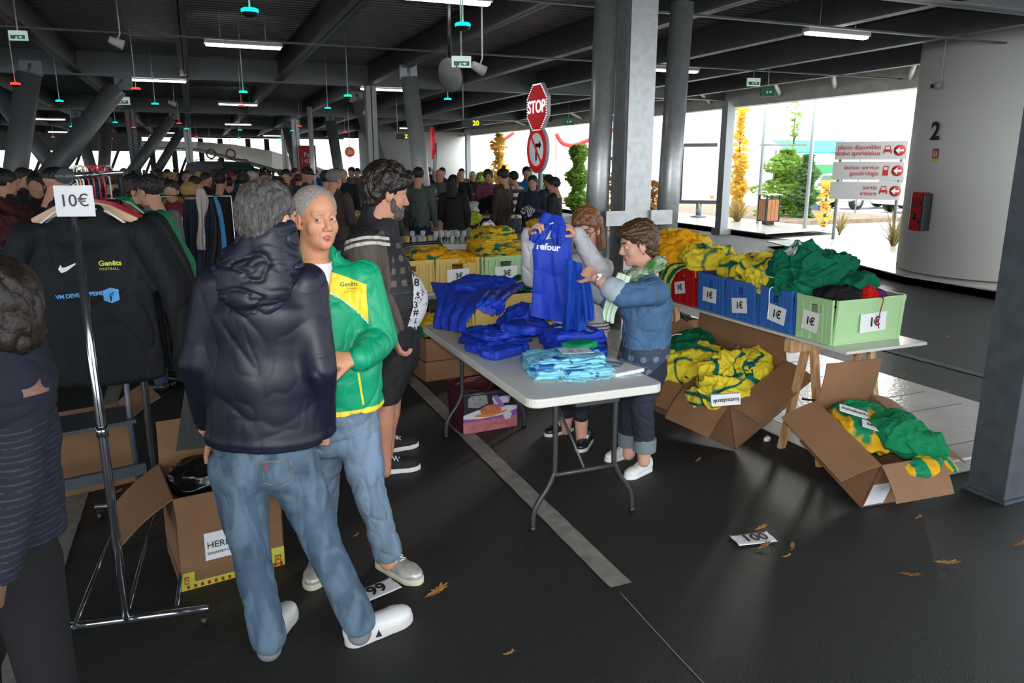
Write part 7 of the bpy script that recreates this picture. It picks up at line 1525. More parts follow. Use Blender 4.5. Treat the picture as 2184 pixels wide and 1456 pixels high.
def hangtop(b_, m, label, seed, w=.235, ln=.66, yaw=0, col=.02, masks=None, name='sports_top', h=.007):
    """a long sleeved top hanging from the bar at distance b_ along it"""
    c = lv(0, b_, H_ - .115); loc = NP + c; t_ = empty(name, tuple(loc), yaw, label, 'top')
    A0 = A((0, 0, 0))
    def fn(P):
        d = ecap(P, (0, 0, -ln+.03), (0, 0, -.30), w*.95, w*.90, (1, 0, 0), .17, .20); d = sm(d, ecap(P, (0, 0, -.30), (0, 0, -.13), w*.90, w*.84, (1, 0, 0), .20, .16), .03)
        d = sm(d, ecap(P, (-w*.78, 0, -.085), (w*.78, 0, -.085), .035, .035, (0, 0, 1), .8), .04); d = sm(d, ecap(P, (0, 0, -.10), (0, 0, -.015), .13, .075, (1, 0, 0), .35, .6), .03)
        for s in (-1, 1): d = sm(d, chain(P, [A((s*w*.82, 0, -.10)), A((s*(w+.045), .0, -.30)), A((s*(w+.065), .0, -.52)), A((s*(w+.06), .0, -.66))], [.052, .052, .045, .038]), .02)
        d = smx(d, -ell(P, (0, -.02, .02), (.062, .05, .06)), .01); return smx(d, -(P[:, 2] + ln), .006)
    v, q = sdf(fn, (-w-.13, -.09, -.72), (w+.13, .09, .06), h); v = v + normals(v, q)*wrk(seed, .55, (8, 8, 4))(v)[:, None]
    return t_, link('garment', pymesh('garment', [(v, q)], {k: f(v) for k, f in (masks or {}).items()}), m, t_)
b_list = [(.16, 'first'), (.25, ''), (.33, ''), (.42, ''), (.52, ''), (.62, ''), (.74, '')]
t1, g1 = hangtop(.13, MTOP, 'black sports top with white tick and yellow and blue lettering, first on the rail', 71, yaw=R(-6), h=.0055)
Rz = Matrix.Rotation(R(-6), 3, 'Z'); ax_, dvv = Vector((1, 0, 0)), Vector((0, 1, 0))
MYL = mat('lime_print', (.55, .62, .05), .6); MBL = mat('sky_blue_print', (.10, .38, .75), .6)
def loc_of(px, py, d): return Rz.inverted() @ (gd(px, py, d) - Vector(t1.location))
dvv = Rz.inverted() @ (gd(200, 620, 2.6) - Vector((0, 0, EYE)))
tick = [(-.5, -.1), (-.38, -.28), (-.15, -.2), (.5, .28), (-.2, -.02), (-.33, -.02), (-.38, .12)]
def poly_on(tgt, poly, c, s, m, nm):
    bm = bmesh.new(); vs = [bm.verts.new(Vector(c) + Vector((x*s, 0, y*s))) for x, y in poly]; f = bm.faces.new(vs); bmesh.ops.triangulate(bm, faces=bm.faces[:]); bmesh.ops.subdivide_edges(bm, edges=bm.edges[:], cuts=3, use_grid_fill=True); me = bpy.data.meshes.new(nm); bm.to_mesh(me); bm.free(); o = link(nm, me, m, tgt); drape(o, tgt, dvv, .003)
poly_on(g1, tick, loc_of(141, 562, 2.35), .075, M_WHITE, 'tick_logo')
text_on(g1, 'Genêts', .026, loc_of(240, 552, 2.35), (1, 0, 0), (0, 0, 1), dvv, MYL, bold=.0008, nm='club_logo'); text_on(g1, 'FOOTBALL', .012, loc_of(238, 566, 2.35), (1, 0, 0), (0, 0, 1), dvv, MYL, nm='club_logo', sp=1.15)
text_on(g1, 'VM DEVELOPPEMENT', .0205, loc_of(176, 630, 2.35), (1, 0, .06), (0, 0, 1), dvv, MBL, bold=.0006, nm='sponsor_lettering', sp=.92)
poly_on(g1, [(-.5, .35), (.0, .55), (.5, .4), (.5, -.35), (.0, -.55), (-.5, -.35)], loc_of(243, 631, 2.35), .052, MBL, 'cube_logo'); poly_on(g1, [(-.1, .1), (.25, .25), (.05, -.45), (-.05, -.5)], loc_of(243, 631, 2.3), .05, MTOP, 'cube_wedge')  # printed cube logo, with a wedge in the black of the top
labs = [(.24, MTOP, 'second black top on the rail, showing a round neck', .235), (.34, MTOP, 'third black top on the rail, its right sleeve showing', .24), (.44, mat('black_green_top', (.0085, .010, .012), .75, layers=[('gs', '0c8a4c')]), 'black top with a green shoulder stripe, fourth on the rail', .245), (.56, MTOP, 'fifth black top on the rail', .24), (.68, MTOP, 'sixth black top on the rail', .24), (.82, MGT, 'green sports top hanging at the far end of the rail', .24), (.95, MGT, 'last green top at the very end of the rail', .24)]
for i, (b_, m, lb, w) in enumerate(labs):
    hangtop(b_, m, lb, 80+i, w=w, yaw=R(-14 - 2*i), masks={'gs': lambda v: np.minimum(np.minimum(.012 - np.abs(v[:, 2] + .055 + .25*(v[:, 0]-.1)), v[:, 0] - .06), .2 - v[:, 0])} if i == 2 else None, h=.009)
HC = [('white plastic hanger, first on the rail', M_WHITE, .13), ('white plastic hanger, second on the rail', M_WHITE, .24), ('wooden hanger holding the second black top', mat('hanger_wood', (.62, .42, .24), .5), .185), ('red plastic hanger nearest the wooden one', mat('red_hanger_plastic', (.45, .02, .05), .3), .34), ('red plastic hanger in the middle of the red ones', None, .44), ('red plastic hanger, third red one', None, .56), ('red plastic hanger, fourth red one', None, .68), ('grey plastic hanger at the far end', M_HOUS, .82)]
for i, (lb, m, b_) in enumerate(HC):
    m = m or bpy.data.materials['red_hanger_plastic']; o = hanger(tuple(NP + lv(0, b_, H_ + .012)), m, 'wooden' in lb); o.rotation_euler = (0, 0, R(-8 - 3*i)); o.scale = (.86, 1, 1); tag(o, lb, 'hanger')
# price card tied to the pole
p = gd(161, 433, 2.44); p = Vector((NP.x, NP.y, p.z)) - _F*.022 + _Rt*.022; t = empty('price_card', tuple(p), -YAW + R(8), 'white card reading ten euros tied to the clothes rail', 'price card')
MB().bb(-.062, .062, -.001, .001, -.052, .052).build('paper', M_PAPER, t); text('lettering', '10€', .058, (0, -.001, 0), (1, 0, 0), (0, 0, 1), mat('grey_print_ink', (.04, .04, .05), .6), t)
MB().tube([(0, .0, .052), (0, .03, .06)], .002, 5).build('tie', M_WHITE, t)
# carton behind the navy man
mB = RM((.033, .012, .163), (-.02, 3.486, .004))
cB = carton('open_carton', mB, .445, .409, .438, {'-x': (128, .26), '-y': (176, .15), '+x': (150, .2), '+y': (8, .2)}, 'open carton with yellow tape and a printed label behind the man in navy')
MT_ = mat('yellow_tape', (.62, .60, .08), .4); MRd = mat('red_tape_print', (.45, .02, .01), .5)
def onB(nm, x0, x1, z0, z1, m, off=.003):
    o = MB().bb(x0, x1, -.2045-off-.001, -.2045-off, z0, z1).build(nm, m); o.parent = cB; return o
onB('tape', -.2225, .2225, 0, .035, MT_); onB('tape', -.2225, -.165, .0, .085, MT_, .0035); onB('tape', .165, .2225, .0, .10, MT_, .0035)
for x in np.linspace(-.2, .2, 15): onB('tape_print', x, x+.012, .008, .024, MRd, .005)
lb = onB('address_label', -.115, .10, .12, .25, M_PAPER); lb.name = 'address_label'
for tx, z, sz in (('HERENTALS', .19, .042), ('COUNTRY OF ORIGIN', .152, .016)):
    me = text_mesh(tx, sz, ax='LEFT').copy(); M_ = Matrix(((1, 0, 0, -.107), (0, 0, -1, -.211), (0, 1, 0, z), (0, 0, 0, 1))); me.transform(M_); o = link('lettering', me, M_INK, lb)
text('tape_lettering', 'EO', .04, (.19, -.211, .04), (0, 0, -1), (1, 0, 0), MRd, cB)
text('tape_lettering', 'EO', .03, (-.2, -.211, .05), (0, 0, -1), (1, 0, 0), MRd, cB)
crumple('black_bundle', (-.03, 3.47, .43), (.18, .15, .07), 303, mat('black_film_bundle', (.008, .008, .009), .25, spec=.8), .2, 'black clothes in glossy film filling the carton behind the man in navy', 'clothes bundle')
# black printed board standing in the carton
a, b2, c, d_ = gd(400, 790, 3.35), gd(440, 786, 3.42), gd(434, 955, 3.30), gd(375, 962, 3.22)
o = MB().slab([d_, c, b2 + (b2-a)*2.0, a], .008).build('board', mat('black_printed_board', (.016, .018, .017), .5, strand=('33342c', (90, 10, 3)))); tag(o, 'black board with pale streaks standing in the carton left of the navy man', 'board')
# folded chair frame and brown carton further left-back
carton('carton', RM((0, 0, .25), (-.75, 4.75, .0)), .5, .4, .38, {'+x': (60, .2)}, 'brown carton under the far stall, left of the men'); 
M_GT = mat('grey_frame_tube', (.10, .12, .15), .4, .4)
t = empty('folding_chair', (-.62, 4.3, 0), R(15), 'grey metal folding chair frame beside the brown carton', 'chair')
MB().tube([(-.2, 0, 0), (-.2, .05, .45), (-.2, -.0, .8)], .014, 8).build('leg', M_GT, t); MB().tube([(.2, 0, 0), (.2, .05, .45), (.2, 0, .8)], .014, 8).build('leg', M_GT, t); MB().bb(-.24, .24, -.03, .0, .15, .21).build('crossbar', M_GT, t); MB().bb(-.22, .22, -.01, .3, .44, .46).build('seat', M_GT, t)
# person in the striped top at the left edge, turned away
def man_striped():
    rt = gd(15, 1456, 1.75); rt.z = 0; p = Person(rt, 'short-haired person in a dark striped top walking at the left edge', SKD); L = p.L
    yaw = R(22.5 - 20); sd = A(side_of(yaw)); fw = A(D3(yaw)); hd = V3(-22, 672, 1.76)
    p.head(hd, D3(R(-50), R(-10)), neck=.05, k=.98, eyes=False, h=.0035)
    nk = L(V3(-20, 762, 1.76)); shr = L(V3(30, 825, 1.76)); shl = L(V3(-140, 830, 1.8)); er = L(V3(40, 1020, 1.70)); wr = L(V3(0, 1215, 1.60)); ch = L(V3(-40, 900, 1.78)); he = L(V3(-35, 1140, 1.80))
    pts = [rt + Vector(x) for x in (nk, shr, shl, er, wr, he)]
    def top(P):
        d = ecap(P, he, ch, .190, .165, sd, .72); d = sm(d, ecap(P, ch, nk - A((0, 0, .05)), .165, .09, sd, .6, .9), .04); d = sm(d, cap(P, shl, shr, .058, .058), .05); d = sm(d, ecap(P, nk - A((0, 0, .06)), nk + A((0, 0, .055)), .14, .11, sd, .95), .04); d = sm(d, chain(P, [shr, er, wr], [.066, .056, .042]), .03); return smx(d, -(P[:, 2]-he[2] + .02), .006)
    p.cloth('striped_top', top, pts, .16, mat('dark_striped_knit', (.012, .013, .028), .85, bump=.2, bscale=500, layers=[('st', '3c3f4c')]), h=.0065, disp=wrk(91, .6), masks={'st': lambda v: np.where(v[:, 2] < ch[2] + .02, np.sin((v[:, 2] + .012*np.sin((v@sd)*14))*2*PI/.0165)*.003 - .0016, -.01)})
    hp = he - A((0, 0, .1))
    def tr(P):
        d = ecap(P, he, hp, .16, .16, sd, .7)
        for s in (-1, 1): d = sm(d, chain(P, [hp + sd*.08*s, hp + sd*.09*s - A((0, 0, .35)), hp + sd*.10*s + fw*(.1*s) - A((0, 0, .72))], [.09, .07, .06]), .02)
        return d
    p.cloth('trousers', tr, [rt + Vector(he), rt+Vector(hp) - Vector((0, 0, .8))], .25, mat('black_trouser_cloth', (.006, .006, .007), .9), h=.01)
    for s in (-1, 1): q = hp + sd*.10*s + fw*(.1*s); q[2] = 0; p.shoe(rt + Vector(q) - Vector(fw)*.06, rt+Vector(q) + Vector(fw)*.2, MTOP, M_BLACK, lace=False)
    p.hair(lambda P: smx(sm(ell(P, (0, -.022, .045), (.098, .112, .10)), ell(P, (0, -.07, -.03), (.075, .05, .08)), .04), -(P[:, 2]*.2 - P[:, 1] + .03), .02), mat('dark_brown_hair', (.02, .012, .008), .5, bump=.5, bscale=1, stretch=(90, 60, 50)), disp=lambda v: ridge(v, (40, 30, 18), 7, .6)**2*.010 - .006, h=.004)
    p.hand(rt + Vector(wr), Vector(wr)-Vector(er), Vector((-1, .2, 0)), curl=(.5, .6, .7, .8)); p.limb([rt+Vector(er), rt+Vector(wr)], [.04, .028]); p.limb([rt+Vector(nk), rt+Vector(ch)], [.05, .08], h=.01); p.finish()
man_striped()
# ================================================================ the crowd
M_ANY = mat('neutral_cloth', (.05, .05, .05), .85)
def cm(name, c, **k): return mat('crowd_' + name, c, .85, **k)
SKC = [mat('crowd_skin', (.50, .25, .16), .6), mat('crowd_skin_pale', (.58, .33, .24), .6)]
def template(kind):
    t = empty('person', (0, 0, 0)); X = A((1, 0, 0)); parts = {}
    lean = kind == 'bend'
    hz = 1.62; hc = A((0, .02, hz)); nk = A((0, 0, 1.47)); ch = A((0, 0, 1.28)); wa = A((0, .01, 1.08)); he = A((0, 0, .88)); sh = [A((-.185, 0, 1.40)), A((.185, 0, 1.40))]
    if kind == 'down': E2 = [A((-.235, .0, 1.12)), A((.235, .0, 1.12))]; W2 = [A((-.24, .08, .87)), A((.24, .07, .87))]
    elif kind == 'front': E2 = [A((-.25, .04, 1.12)), A((.25, .03, 1.13))]; W2 = [A((-.08, .26, 1.16)), A((.10, .25, 1.12))]
    elif kind == 'hip': E2 = [A((-.235, .0, 1.12)), A((.34, -.08, 1.14))]; W2 = [A((-.22, .1, .87)), A((.2, .04, 1.02))]
    elif kind == 'coat': E2 = [A((-.24, .02, 1.12)), A((.24, .02, 1.12))]; W2 = [A((-.18, .16, .93)), A((.2, .14, .92))]
    else:
        a = R(58); M = lambda p: A((p[0], (p[2]-.92)*math.sin(a) + p[1]*math.cos(a), .92 + (p[2]-.92)*math.cos(a) - p[1]*math.sin(a)))
        hc = M(hc); nk = M(nk); ch = M(ch); wa = M(wa); sh = [M(q) for q in sh]; E2 = [sh[0] + A((-.03, .05, -.26)), sh[1] + A((.03, .05, -.26))]; W2 = [E2[0] + A((.05, .12, -.2)), E2[1] + A((-.05, .12, -.2))]
    up = (hc - nk); face = D3(0, R(-10)) if not lean else Vector((0, .5, -.85)); M3 = headframe(face)
    v, q = sdf(lambda P: head_fn(P, {}), (-.1, -.125, -.21), (.1, .13, .13), .006); P_ = [(pose(v, M3, hc), q)]
    for i in (0, 1):
        dv = (W2[i]-E2[i]); dv /= np.linalg.norm(dv); v, q = sdf(lambda P: sm(sm(cap(P, (0, 0, -.06), (0, 0, .03), .026, .034), ecap(P, (0, 0, .05), (0, .03, .15), .036, .026, (1, 0, 0), .4), .02), cap(P, (.03 if i == 0 else -.03, .0, .03), (.045 if i == 0 else -.045, .03, .09), .011, .008), .01), (-.07, -.05, -.1), (.07, .08, .19), .006); P_.append((pose(v, M3f(dv, (0, 1, .2)), W2[i]), q))
    pl = [[hc, nk, ch, he]] + [[ch, sh[i], E2[i], W2[i]] for i in (0, 1)]; a_ = np.concatenate([np.array(q) for q in pl]); P_.append(sdf(lambda P: np.minimum(np.minimum(chain(P, pl[0], [.05, .06, .09, .09]), chain(P, pl[1], [.06, .045, .04, .026])), chain(P, pl[2], [.06, .045, .04, .026])), a_.min(0)-.12, a_.max(0)+.12, .014))
    link('body', pymesh('body', P_, {'lips': -np.ones(sum(len(p[0]) for p in P_))}), SKC[0], t)
    def topf(P):
        lo = he if kind != 'coat' else A((0, -.01, .72))
        d = ecap(P, lo, wa, .175 if kind != 'coat' else .22, .165, X, .68); d = sm(d, ecap(P, wa, ch, .165, .18, X, .68, .62), .04); d = sm(d, ecap(P, ch, nk - (nk-ch)*.2, .18, .11, X, .58, .7), .04); d = sm(d, cap(P, sh[0], sh[1], .062, .062), .05); d = sm(d, ecap(P, nk - (nk-ch)*.3, nk + (hc-nk)*.1, .09, .068, X, .9), .03)
        for i in (0, 1): d = sm(d, chain(P, [sh[i], E2[i], E2[i]*.3 + W2[i]*.7, W2[i]], [.070, .060, .052, .044]), .03)
        return d
    allp = np.array([he, nk, ch] + E2 + W2 + sh); v, q = sdf(topf, allp.min(0) - .26, allp.max(0) + .14, .012); v = v + normals(v, q)*wrk(5, .9)(v)[:, None]
    link('top', pymesh('top', [(v, q)], {'st': np.sin(v[:, 2]*2*PI/.13)*.01}), M_ANY, t)
    hp = A((0, 0, .86))
    def tr(P):
        d = ecap(P, A((0, 0, .96)), hp, .155, .165, X, .72)
        for s in (-1, 1): d = sm(d, chain(P, [A((s*.085, 0, .82)), A((s*.10, .02, .48)), A((s*.12, -.01, .10))], [.095, .07, .058]), .02)
        return d
    v, q = sdf(tr, (-.28, -.2, 0.02), (.28, .2, 1.16), .012); v = v + normals(v, q)*wrk(9, .6)(v)[:, None]; link('trousers', pymesh('trousers', [(v, q)]), M_ANY, t)
    S2 = []
    for s in (-1, 1): S2.append(sdf(lambda P: np.maximum(ecap(P, (s*.12, -.03, .045), (s*.14, .15, .03), .045, .042, X, .9), -P[:, 2]), (s*.12-.09, -.12, -.01), (s*.12+.09, .24, .12), .009))
    link('shoes', pymesh('shoes', S2), M_BLACK, t)
    return t, M3, hc
def hairmesh(style):
    def f(P):
        d = ell(P, (0, -.022, .045), (.090, .105, .094))
        if style == 'short': return hairline(P, d, .10, .012, -.085, .0)
        if style == 'bald': return hairline(P, ell(P, (0, -.016, .03), (.083, .099, .085)), .02, -.01, -.07, .0)
        if style == 'bun': d = sm(hairline(P, d, .10, .01, -.07, .0), ell(P, (0, -.06, .145), (.035, .035, .04)), .01); return d
        if style == 'cap': return np.minimum(np.maximum(ell(P, (0, -.01, .045), (.09, .108, .09)), .03 - P[:, 2]), ell(P, (0, .10, .045), (.065, .07, .008)))
        if style == 'curly': return smx(ell(P, (0, -.02, .04), (.108, .12, .112)), -ell(P, (0, .11, -.02), (.07, .1, .09)), .02)
        d = sm(d, ecap(P, (0, -.06, .0), (0, -.075, -.22), .085, .10, (1, 0, 0), .6), .04); return smx(d, -ell(P, (0, .1, -.03), (.075, .11, .095)), .02)
    v, q = sdf(f, (-.14, -.17, -.36), (.14, .19, .22), .006); return v + normals(v, q)*(ridge(v, (50, 45, 25), 3, 1.)**2*.008 - .003)[:, None], q
HM = {s: hairmesh(s) for s in ('short', 'bald', 'bun', 'cap', 'curly', 'long')}
TP = {}
for kd in ('down', 'front', 'hip', 'coat', 'bend'):
    t_, M3_, hc_ = template(kd); TP[kd] = [t_, {s: pymesh('hair', [(pose(v, M3_, hc_), q)]) for s, (v, q) in HM.items()}, False]
CC_ = {'black': (.010, .010, .012), 'navy': (.012, .018, .045), 'olive': (.06, .065, .045), 'green': (.065, .09, .075), 'brown': (.045, .028, .022), 'mauve': (.20, .05, .10), 'blue': (.02, .12, .42), 'grey': (.11, .11, .115), 'red': (.22, .008, .012), 'white': (.5, .5, .5), 'cream': (.4, .33, .22), 'mustard': (.2, .13, .03), 'maroon': (.09, .012, .018), 'teal': (.02, .12, .13), 'denim': (.03, .05, .09), 'purple': (.05, .03, .12), 'darkred': (.12, .01, .015)}
HCc = {'dark': (.012, .009, .008), 'brown': (.05, .028, .015), 'grey': (.16, .15, .145), 'blonde': (.42, .24, .09), 'black': (.006, .006, .006), 'white': (.45, .43, .4), 'red': (.4, .01, .02)}
def cmt(c): return cm(c, CC_[c]) 
def hmt(c): return mat('crowd_hair_' + c, HCc[c], .6)
M_STR = mat('crowd_striped', (.03, .025, .02), .85, layers=[('st', 'cfc6b0')])
TAKEN = []
def free(x, y, r=.52): return all((x-a)**2 + (y-b)**2 > (r+c)**2 for a, b, c in TAKEN)
def crowd(px, pyt, dist, face, kind, top, legs, hair, style, label, group=None, z0=0, sc=None, skin=0):
    """face: degrees clockwise from the view axis (0 = away from us)"""
    T = TP[kind]; t = T[0]
    if not T[2]: T[2] = True; o = t
    else: o = copy_tree(t)
    hz = gd(px, pyt, dist).z; p = gd(px, 400, dist); s = sc or min(max((hz - z0)/1.745, .55), 1.15)
    if kind == 'bend': s = sc or 1.0
    TAKEN.append((p.x, p.y, 0))
    o.location = (p.x, p.y, z0); o.rotation_euler = (0, 0, -YAW - R(face)); o.scale = (s, s, s)
    for c in o.children:
        n = c.name.split('.')[0]; m = {'body': SKC[skin], 'top': M_STR if top == 'striped' else cmt(top), 'trousers': cmt(legs), 'shoes': M_BLACK}.get(n)
        if m is not None: c.material_slots[0].link = 'OBJECT'; c.material_slots[0].material = m
        if n in ('hair', 'cap'): bpy.data.objects.remove(c)
    me = T[1][style]
    if not me.materials: me.materials.append(M_ANY)
    h = bpy.data.objects.new('cap' if style == 'cap' else 'hair', me); COL.objects.link(h); h.parent = o; h.material_slots[0].link = 'OBJECT'; h.material_slots[0].material = hmt(hair)
    tag(o, label, 'person', group); return o
_orig_children = None
P_ = [
 (893, 358, 12.0, 12, 'down', 'green', 'navy', 'dark', 'short', 'man in a grey green jacket from behind, next to the orange garment'),
 (906, 356, 17, 200, 'down', 'navy', 'navy', 'dark', 'short', 'man in navy behind the grey green jacket man'),
 (967, 374, 12.0, 15, 'coat', 'black', 'black', 'black', 'long', 'person with long dark hair in a long black coat, back to us'),
 (1041, 363, 15.2, 170, 'front', 'mauve', 'navy', 'brown', 'curly', 'curly haired woman in a mauve top with hands at her chest'),
 (1073, 361, 12.6, -60, 'down', 'brown', 'black', 'dark', 'bun', 'woman with a hair bun in a brown jumper, facing left'),
 (1096, 366, 13.6, -50, 'hip', 'striped', 'denim', 'dark', 'short', 'man in a broad striped jumper, hand on hip'),
 (1078, 362, 15.6, -120, 'down', 'grey', 'navy', 'dark', 'short', 'man half hidden between the bun woman and the striped jumper'),
 (1123, 356, 15, 175, 'down', 'blue', 'navy', 'dark', 'short', 'man with sunglasses in a bright blue jacket'),
 (1136, 375, 12.6, 190, 'front', 'navy', 'navy', 'black', 'long', 'dark haired woman in navy behind the stop sign pole'),
 (1183, 379, 11.4, -70, 'down', 'black', 'black', 'dark', 'short', 'short haired person in black right of the stop sign pole'),
 (1171, 373, 14, -40, 'down', 'navy', 'black', 'dark', 'short', 'person in navy behind the short haired one in black'),
 (1008, 366, 19, 175, 'front', 'black', 'navy', 'white', 'cap', 'person in a pale cap and patterned dark top'),
 (983, 364, 17, 180, 'down', 'black', 'black', 'dark', 'bald', 'balding man in a black jacket before the drum wall'),
 (985, 360, 21, 160, 'down', 'grey', 'navy', 'dark', 'short', 'man in grey behind the balding man in black'),
 (938, 361, 15, 190, 'front', 'grey', 'denim', 'grey', 'bald', 'bald man in a grey open shirt beside the mirror pole'),
 (944, 358, 19, 180, 'down', 'maroon', 'navy', 'dark', 'short', 'person in maroon behind the bald man in grey'),
 (909, 361, 20, 185, 'down', 'cream', 'navy', 'dark', 'short', 'dark haired person in cream behind the green jacket'),
 (1000, 400, 14.0, 80, 'bend', 'black', 'black', 'dark', 'short', 'person in black bending down behind the bags table'),
 (712, 362, 9.4, 30, 'front', 'brown', 'denim', 'grey', 'short', 'grey haired man in a brown leather jacket, turned away'),
 (698, 364, 10.4, 20, 'down', 'brown', 'black', 'dark', 'short', 'dark figure just left of the leather jacket man'),
 (733, 360, 14, 170, 'down', 'black', 'black', 'brown', 'bald', 'man in black right of the leather jacket man'),
 (752, 357, 19, 200, 'down', 'grey', 'navy', 'dark', 'short', 'man in grey with dark hair, left of the bearded man'),
 (764, 359, 21, 190, 'down', 'mustard', 'navy', 'dark', 'short', 'person in mustard yellow left of the bearded man'),
 (655, 357, 12, 120, 'front', 'navy', 'navy', 'black', 'cap', 'man in navy with a black cap before the red banner'),
 (612, 362, 13, 170, 'down', 'olive', 'black', 'dark', 'short', 'man in an olive open shirt left of the navy cap man'),
 (592, 377, 11, 110, 'down', 'black', 'black', 'black', 'cap', 'person with a dark cap just above the navy hood man'),
 (637, 372, 16, 0, 'down', 'blue', 'navy', 'brown', 'short', 'person in blue left of the red banner'),
 (520, 370, 11, 20, 'front', 'red', 'black', 'black', 'short', 'person in a red jacket bending slightly over a stall'),
 (538, 366, 14, 190, 'front', 'black', 'black', 'white', 'short', 'fair haired elder in black right of the red jacket'),
 (471, 370, 11, 5, 'coat', 'black', 'black', 'black', 'short', 'broad person in a long black coat before the parked car'),
 (488, 379, 12.6, 10, 'down', 'purple', 'navy', 'dark', 'short', 'person in purple blue right of the black coat'),
 (495, 367, 18, 180, 'down', 'teal', 'navy', 'red', 'cap', 'person with a red cap before the parked car'),
 (440, 369, 13, 100, 'front', 'black', 'black', 'dark', 'short', 'person in black left of the long black coat'),
 (401, 369, 13.4, 80, 'down', 'black', 'black', 'grey', 'bald', 'bald man in black above the scarf stand'),
 (416, 377, 11.8, 60, 'front', 'navy', 'black', 'dark', 'long', 'dark haired woman leaning right above the scarf stand'),
 (427, 366, 16, 190, 'down', 'cream', 'navy', 'blonde', 'short', 'person in cream behind the dark haired woman'),
 (402, 392, 9.4, 10, 'down', 'mustard', 'black', 'blonde', 'curly', 'short woman with curly blonde hair beyond the blue robe'),
 (322, 374, 6.0, -70, 'down', 'grey', 'denim', 'dark', 'short', 'man in a grey hooded top facing left behind the rail'),
 (285, 374, 6.1, 75, 'down', 'black', 'black', 'dark', 'long', 'dark haired woman facing the man in the grey hooded top'),
 (118, 358, 6.4, 60, 'down', 'black', 'black', 'black', 'cap', 'tall figure in black with a cap behind the price card'),
 (52, 360, 9.5, 100, 'front', 'black', 'black', 'dark', 'short', 'person in black beside the leaning pipe at far left'),
 (12, 364, 7.6, 40, 'down', 'black', 'black', 'dark', 'short', 'person in black cut by the left edge, beyond the tables'),
 (78, 372, 8.2, 160, 'front', 'black', 'black', 'dark', 'long', 'dark haired woman between the leaning pipe and the tall capped figure'),
 (160, 366, 9, 20, 'down', 'grey', 'black', 'dark', 'short', 'person in dark grey behind the price card'),
 (240, 368, 11, 30, 'down', 'black', 'black', 'brown', 'curly', 'curly haired person above the red hangers'),
 (365, 385, 8.6, 170, 'front', 'darkred', 'black', 'dark', 'short', 'child sized person in red by the toy table'),
 (563, 366, 17, 150, 'down', 'navy', 'black', 'dark', 'short', 'person in navy behind the navy hood man'),
 (549, 360, 18, 180, 'front', 'grey', 'navy', 'brown', 'short', 'person reaching up before the silver tunnel'),
 (780, 362, 24, 190, 'down', 'red', 'navy', 'brown', 'short', 'person in red far behind the bearded man'),
 (921, 398, 13.8, 120, 'front', 'navy', 'denim', 'grey', 'short', 'grey haired person sitting low beside the orange garment'),
]
for a in P_: crowd(*a)
rr = random.Random(77)
tops = ['black', 'navy', 'grey', 'brown', 'olive', 'black', 'darkred', 'teal', 'black', 'green', 'cream', 'maroon', 'blue', 'black']
GL = [('far left crowd, between the leaning pipes', 'person in the dense dark crowd far off at the left, between the leaning pipes', -40, 270, 42), ('far middle crowd, under the ramp', 'person in the dense crowd far off, under the silver tunnel and around the parked car', 270, 640, 44), ('far crowd before the drum wall', 'person standing far back between the banner and the drum wall', 640, 960, 14)]
for o in bpy.data.objects:
    if o.parent is None and o.name.split('.')[0] in ('inclined_pipe_column', 'steel_column', 'round_post', 'stop_sign', 'banner', 'facade_post'): TAKEN.append((o.location.x, o.location.y, .1))
TAKEN += [(12.3, 42.6, 3.7)] + [(CAR.x + math.cos(R(122))*k*.8, CAR.y + math.sin(R(122))*k*.8, .75) for k in (-2, -1, 0, 1, 2)]
for gname, lab, x0, x1, n in GL:
    for i in range(n):
        dist = rr.uniform(14, 40) if n > 20 else rr.uniform(20, 36); px = x0 + (x1-x0)*(i + rr.random())/n; py = 352 + 1600*rr.uniform(.08, .30)/dist
        if dist < 20 and n > 20 and rr.random() < .3: dist *= 1.5
        for _t in range(40):
            q_ = gd(px, 400, dist)
            if free(q_.x, q_.y): break
            dist = rr.uniform(14, 44); px += rr.uniform(-14, 14); py = 352 + 1600*rr.uniform(.08, .30)/dist
        crowd(px, py, dist, rr.uniform(0, 360), rr.choice(['down', 'down', 'front', 'hip', 'coat']), rr.choice(tops), rr.choice(['black', 'navy', 'denim', 'black']), rr.choice(['dark', 'dark', 'brown', 'grey', 'blonde', 'black']), rr.choice(['short', 'short', 'long', 'curly', 'bald', 'cap']), lab, gname)
# ---------------------------------------------------------------- stalls between the crowd
M_TCL = mat('white_table_front', (.42, .42, .42), .6, var=.2, vscale=5); M_DKT = mat('dark_table_cloth', (.02, .02, .022), .85)
def stall(px, py, z, dist, w, dp, m, lab, rz=-YAW*.3, legs=True, front=None):
    p = gd(px, py, dist); t = empty('stall_table', (p.x, p.y, 0), rz, lab, 'table'); MB().bb(-w/2, w/2, 0, dp, z-.03, z).build('tabletop', m, t)
    if legs:
        for x in (-w/2+.06, w/2-.06):
            for y in (.06, dp-.06): MB().bb(x-.015, x+.015, y-.015, y+.015, 0, z-.03).build('leg', M_TLEG, t)
    if front: MB().bb(-w/2, w/2, -.012, -.002, .05, z-.02).build('front_cloth', front, t)
    return t, p
M_GLS = mat('clear_glass', (.85, .9, .9), .06, trans=.25, spec=1, alpha=.42); M_GLG = mat('green_glass_stem', (.05, .4, .1), .1, alpha=.8); M_GLA = mat('amber_glass', (.65, .42, .14), .1, alpha=.75)
T_, p = stall(968, 510, .78, 10.0, 1.35, .7, M_TT, 'white table full of drinking glasses behind the three euro crates', R(-8), front=M_TCL)
rr = random.Random(12); MT4 = Matrix.Translation(T_.location) @ Matrix.Rotation(R(-8), 4, 'Z')
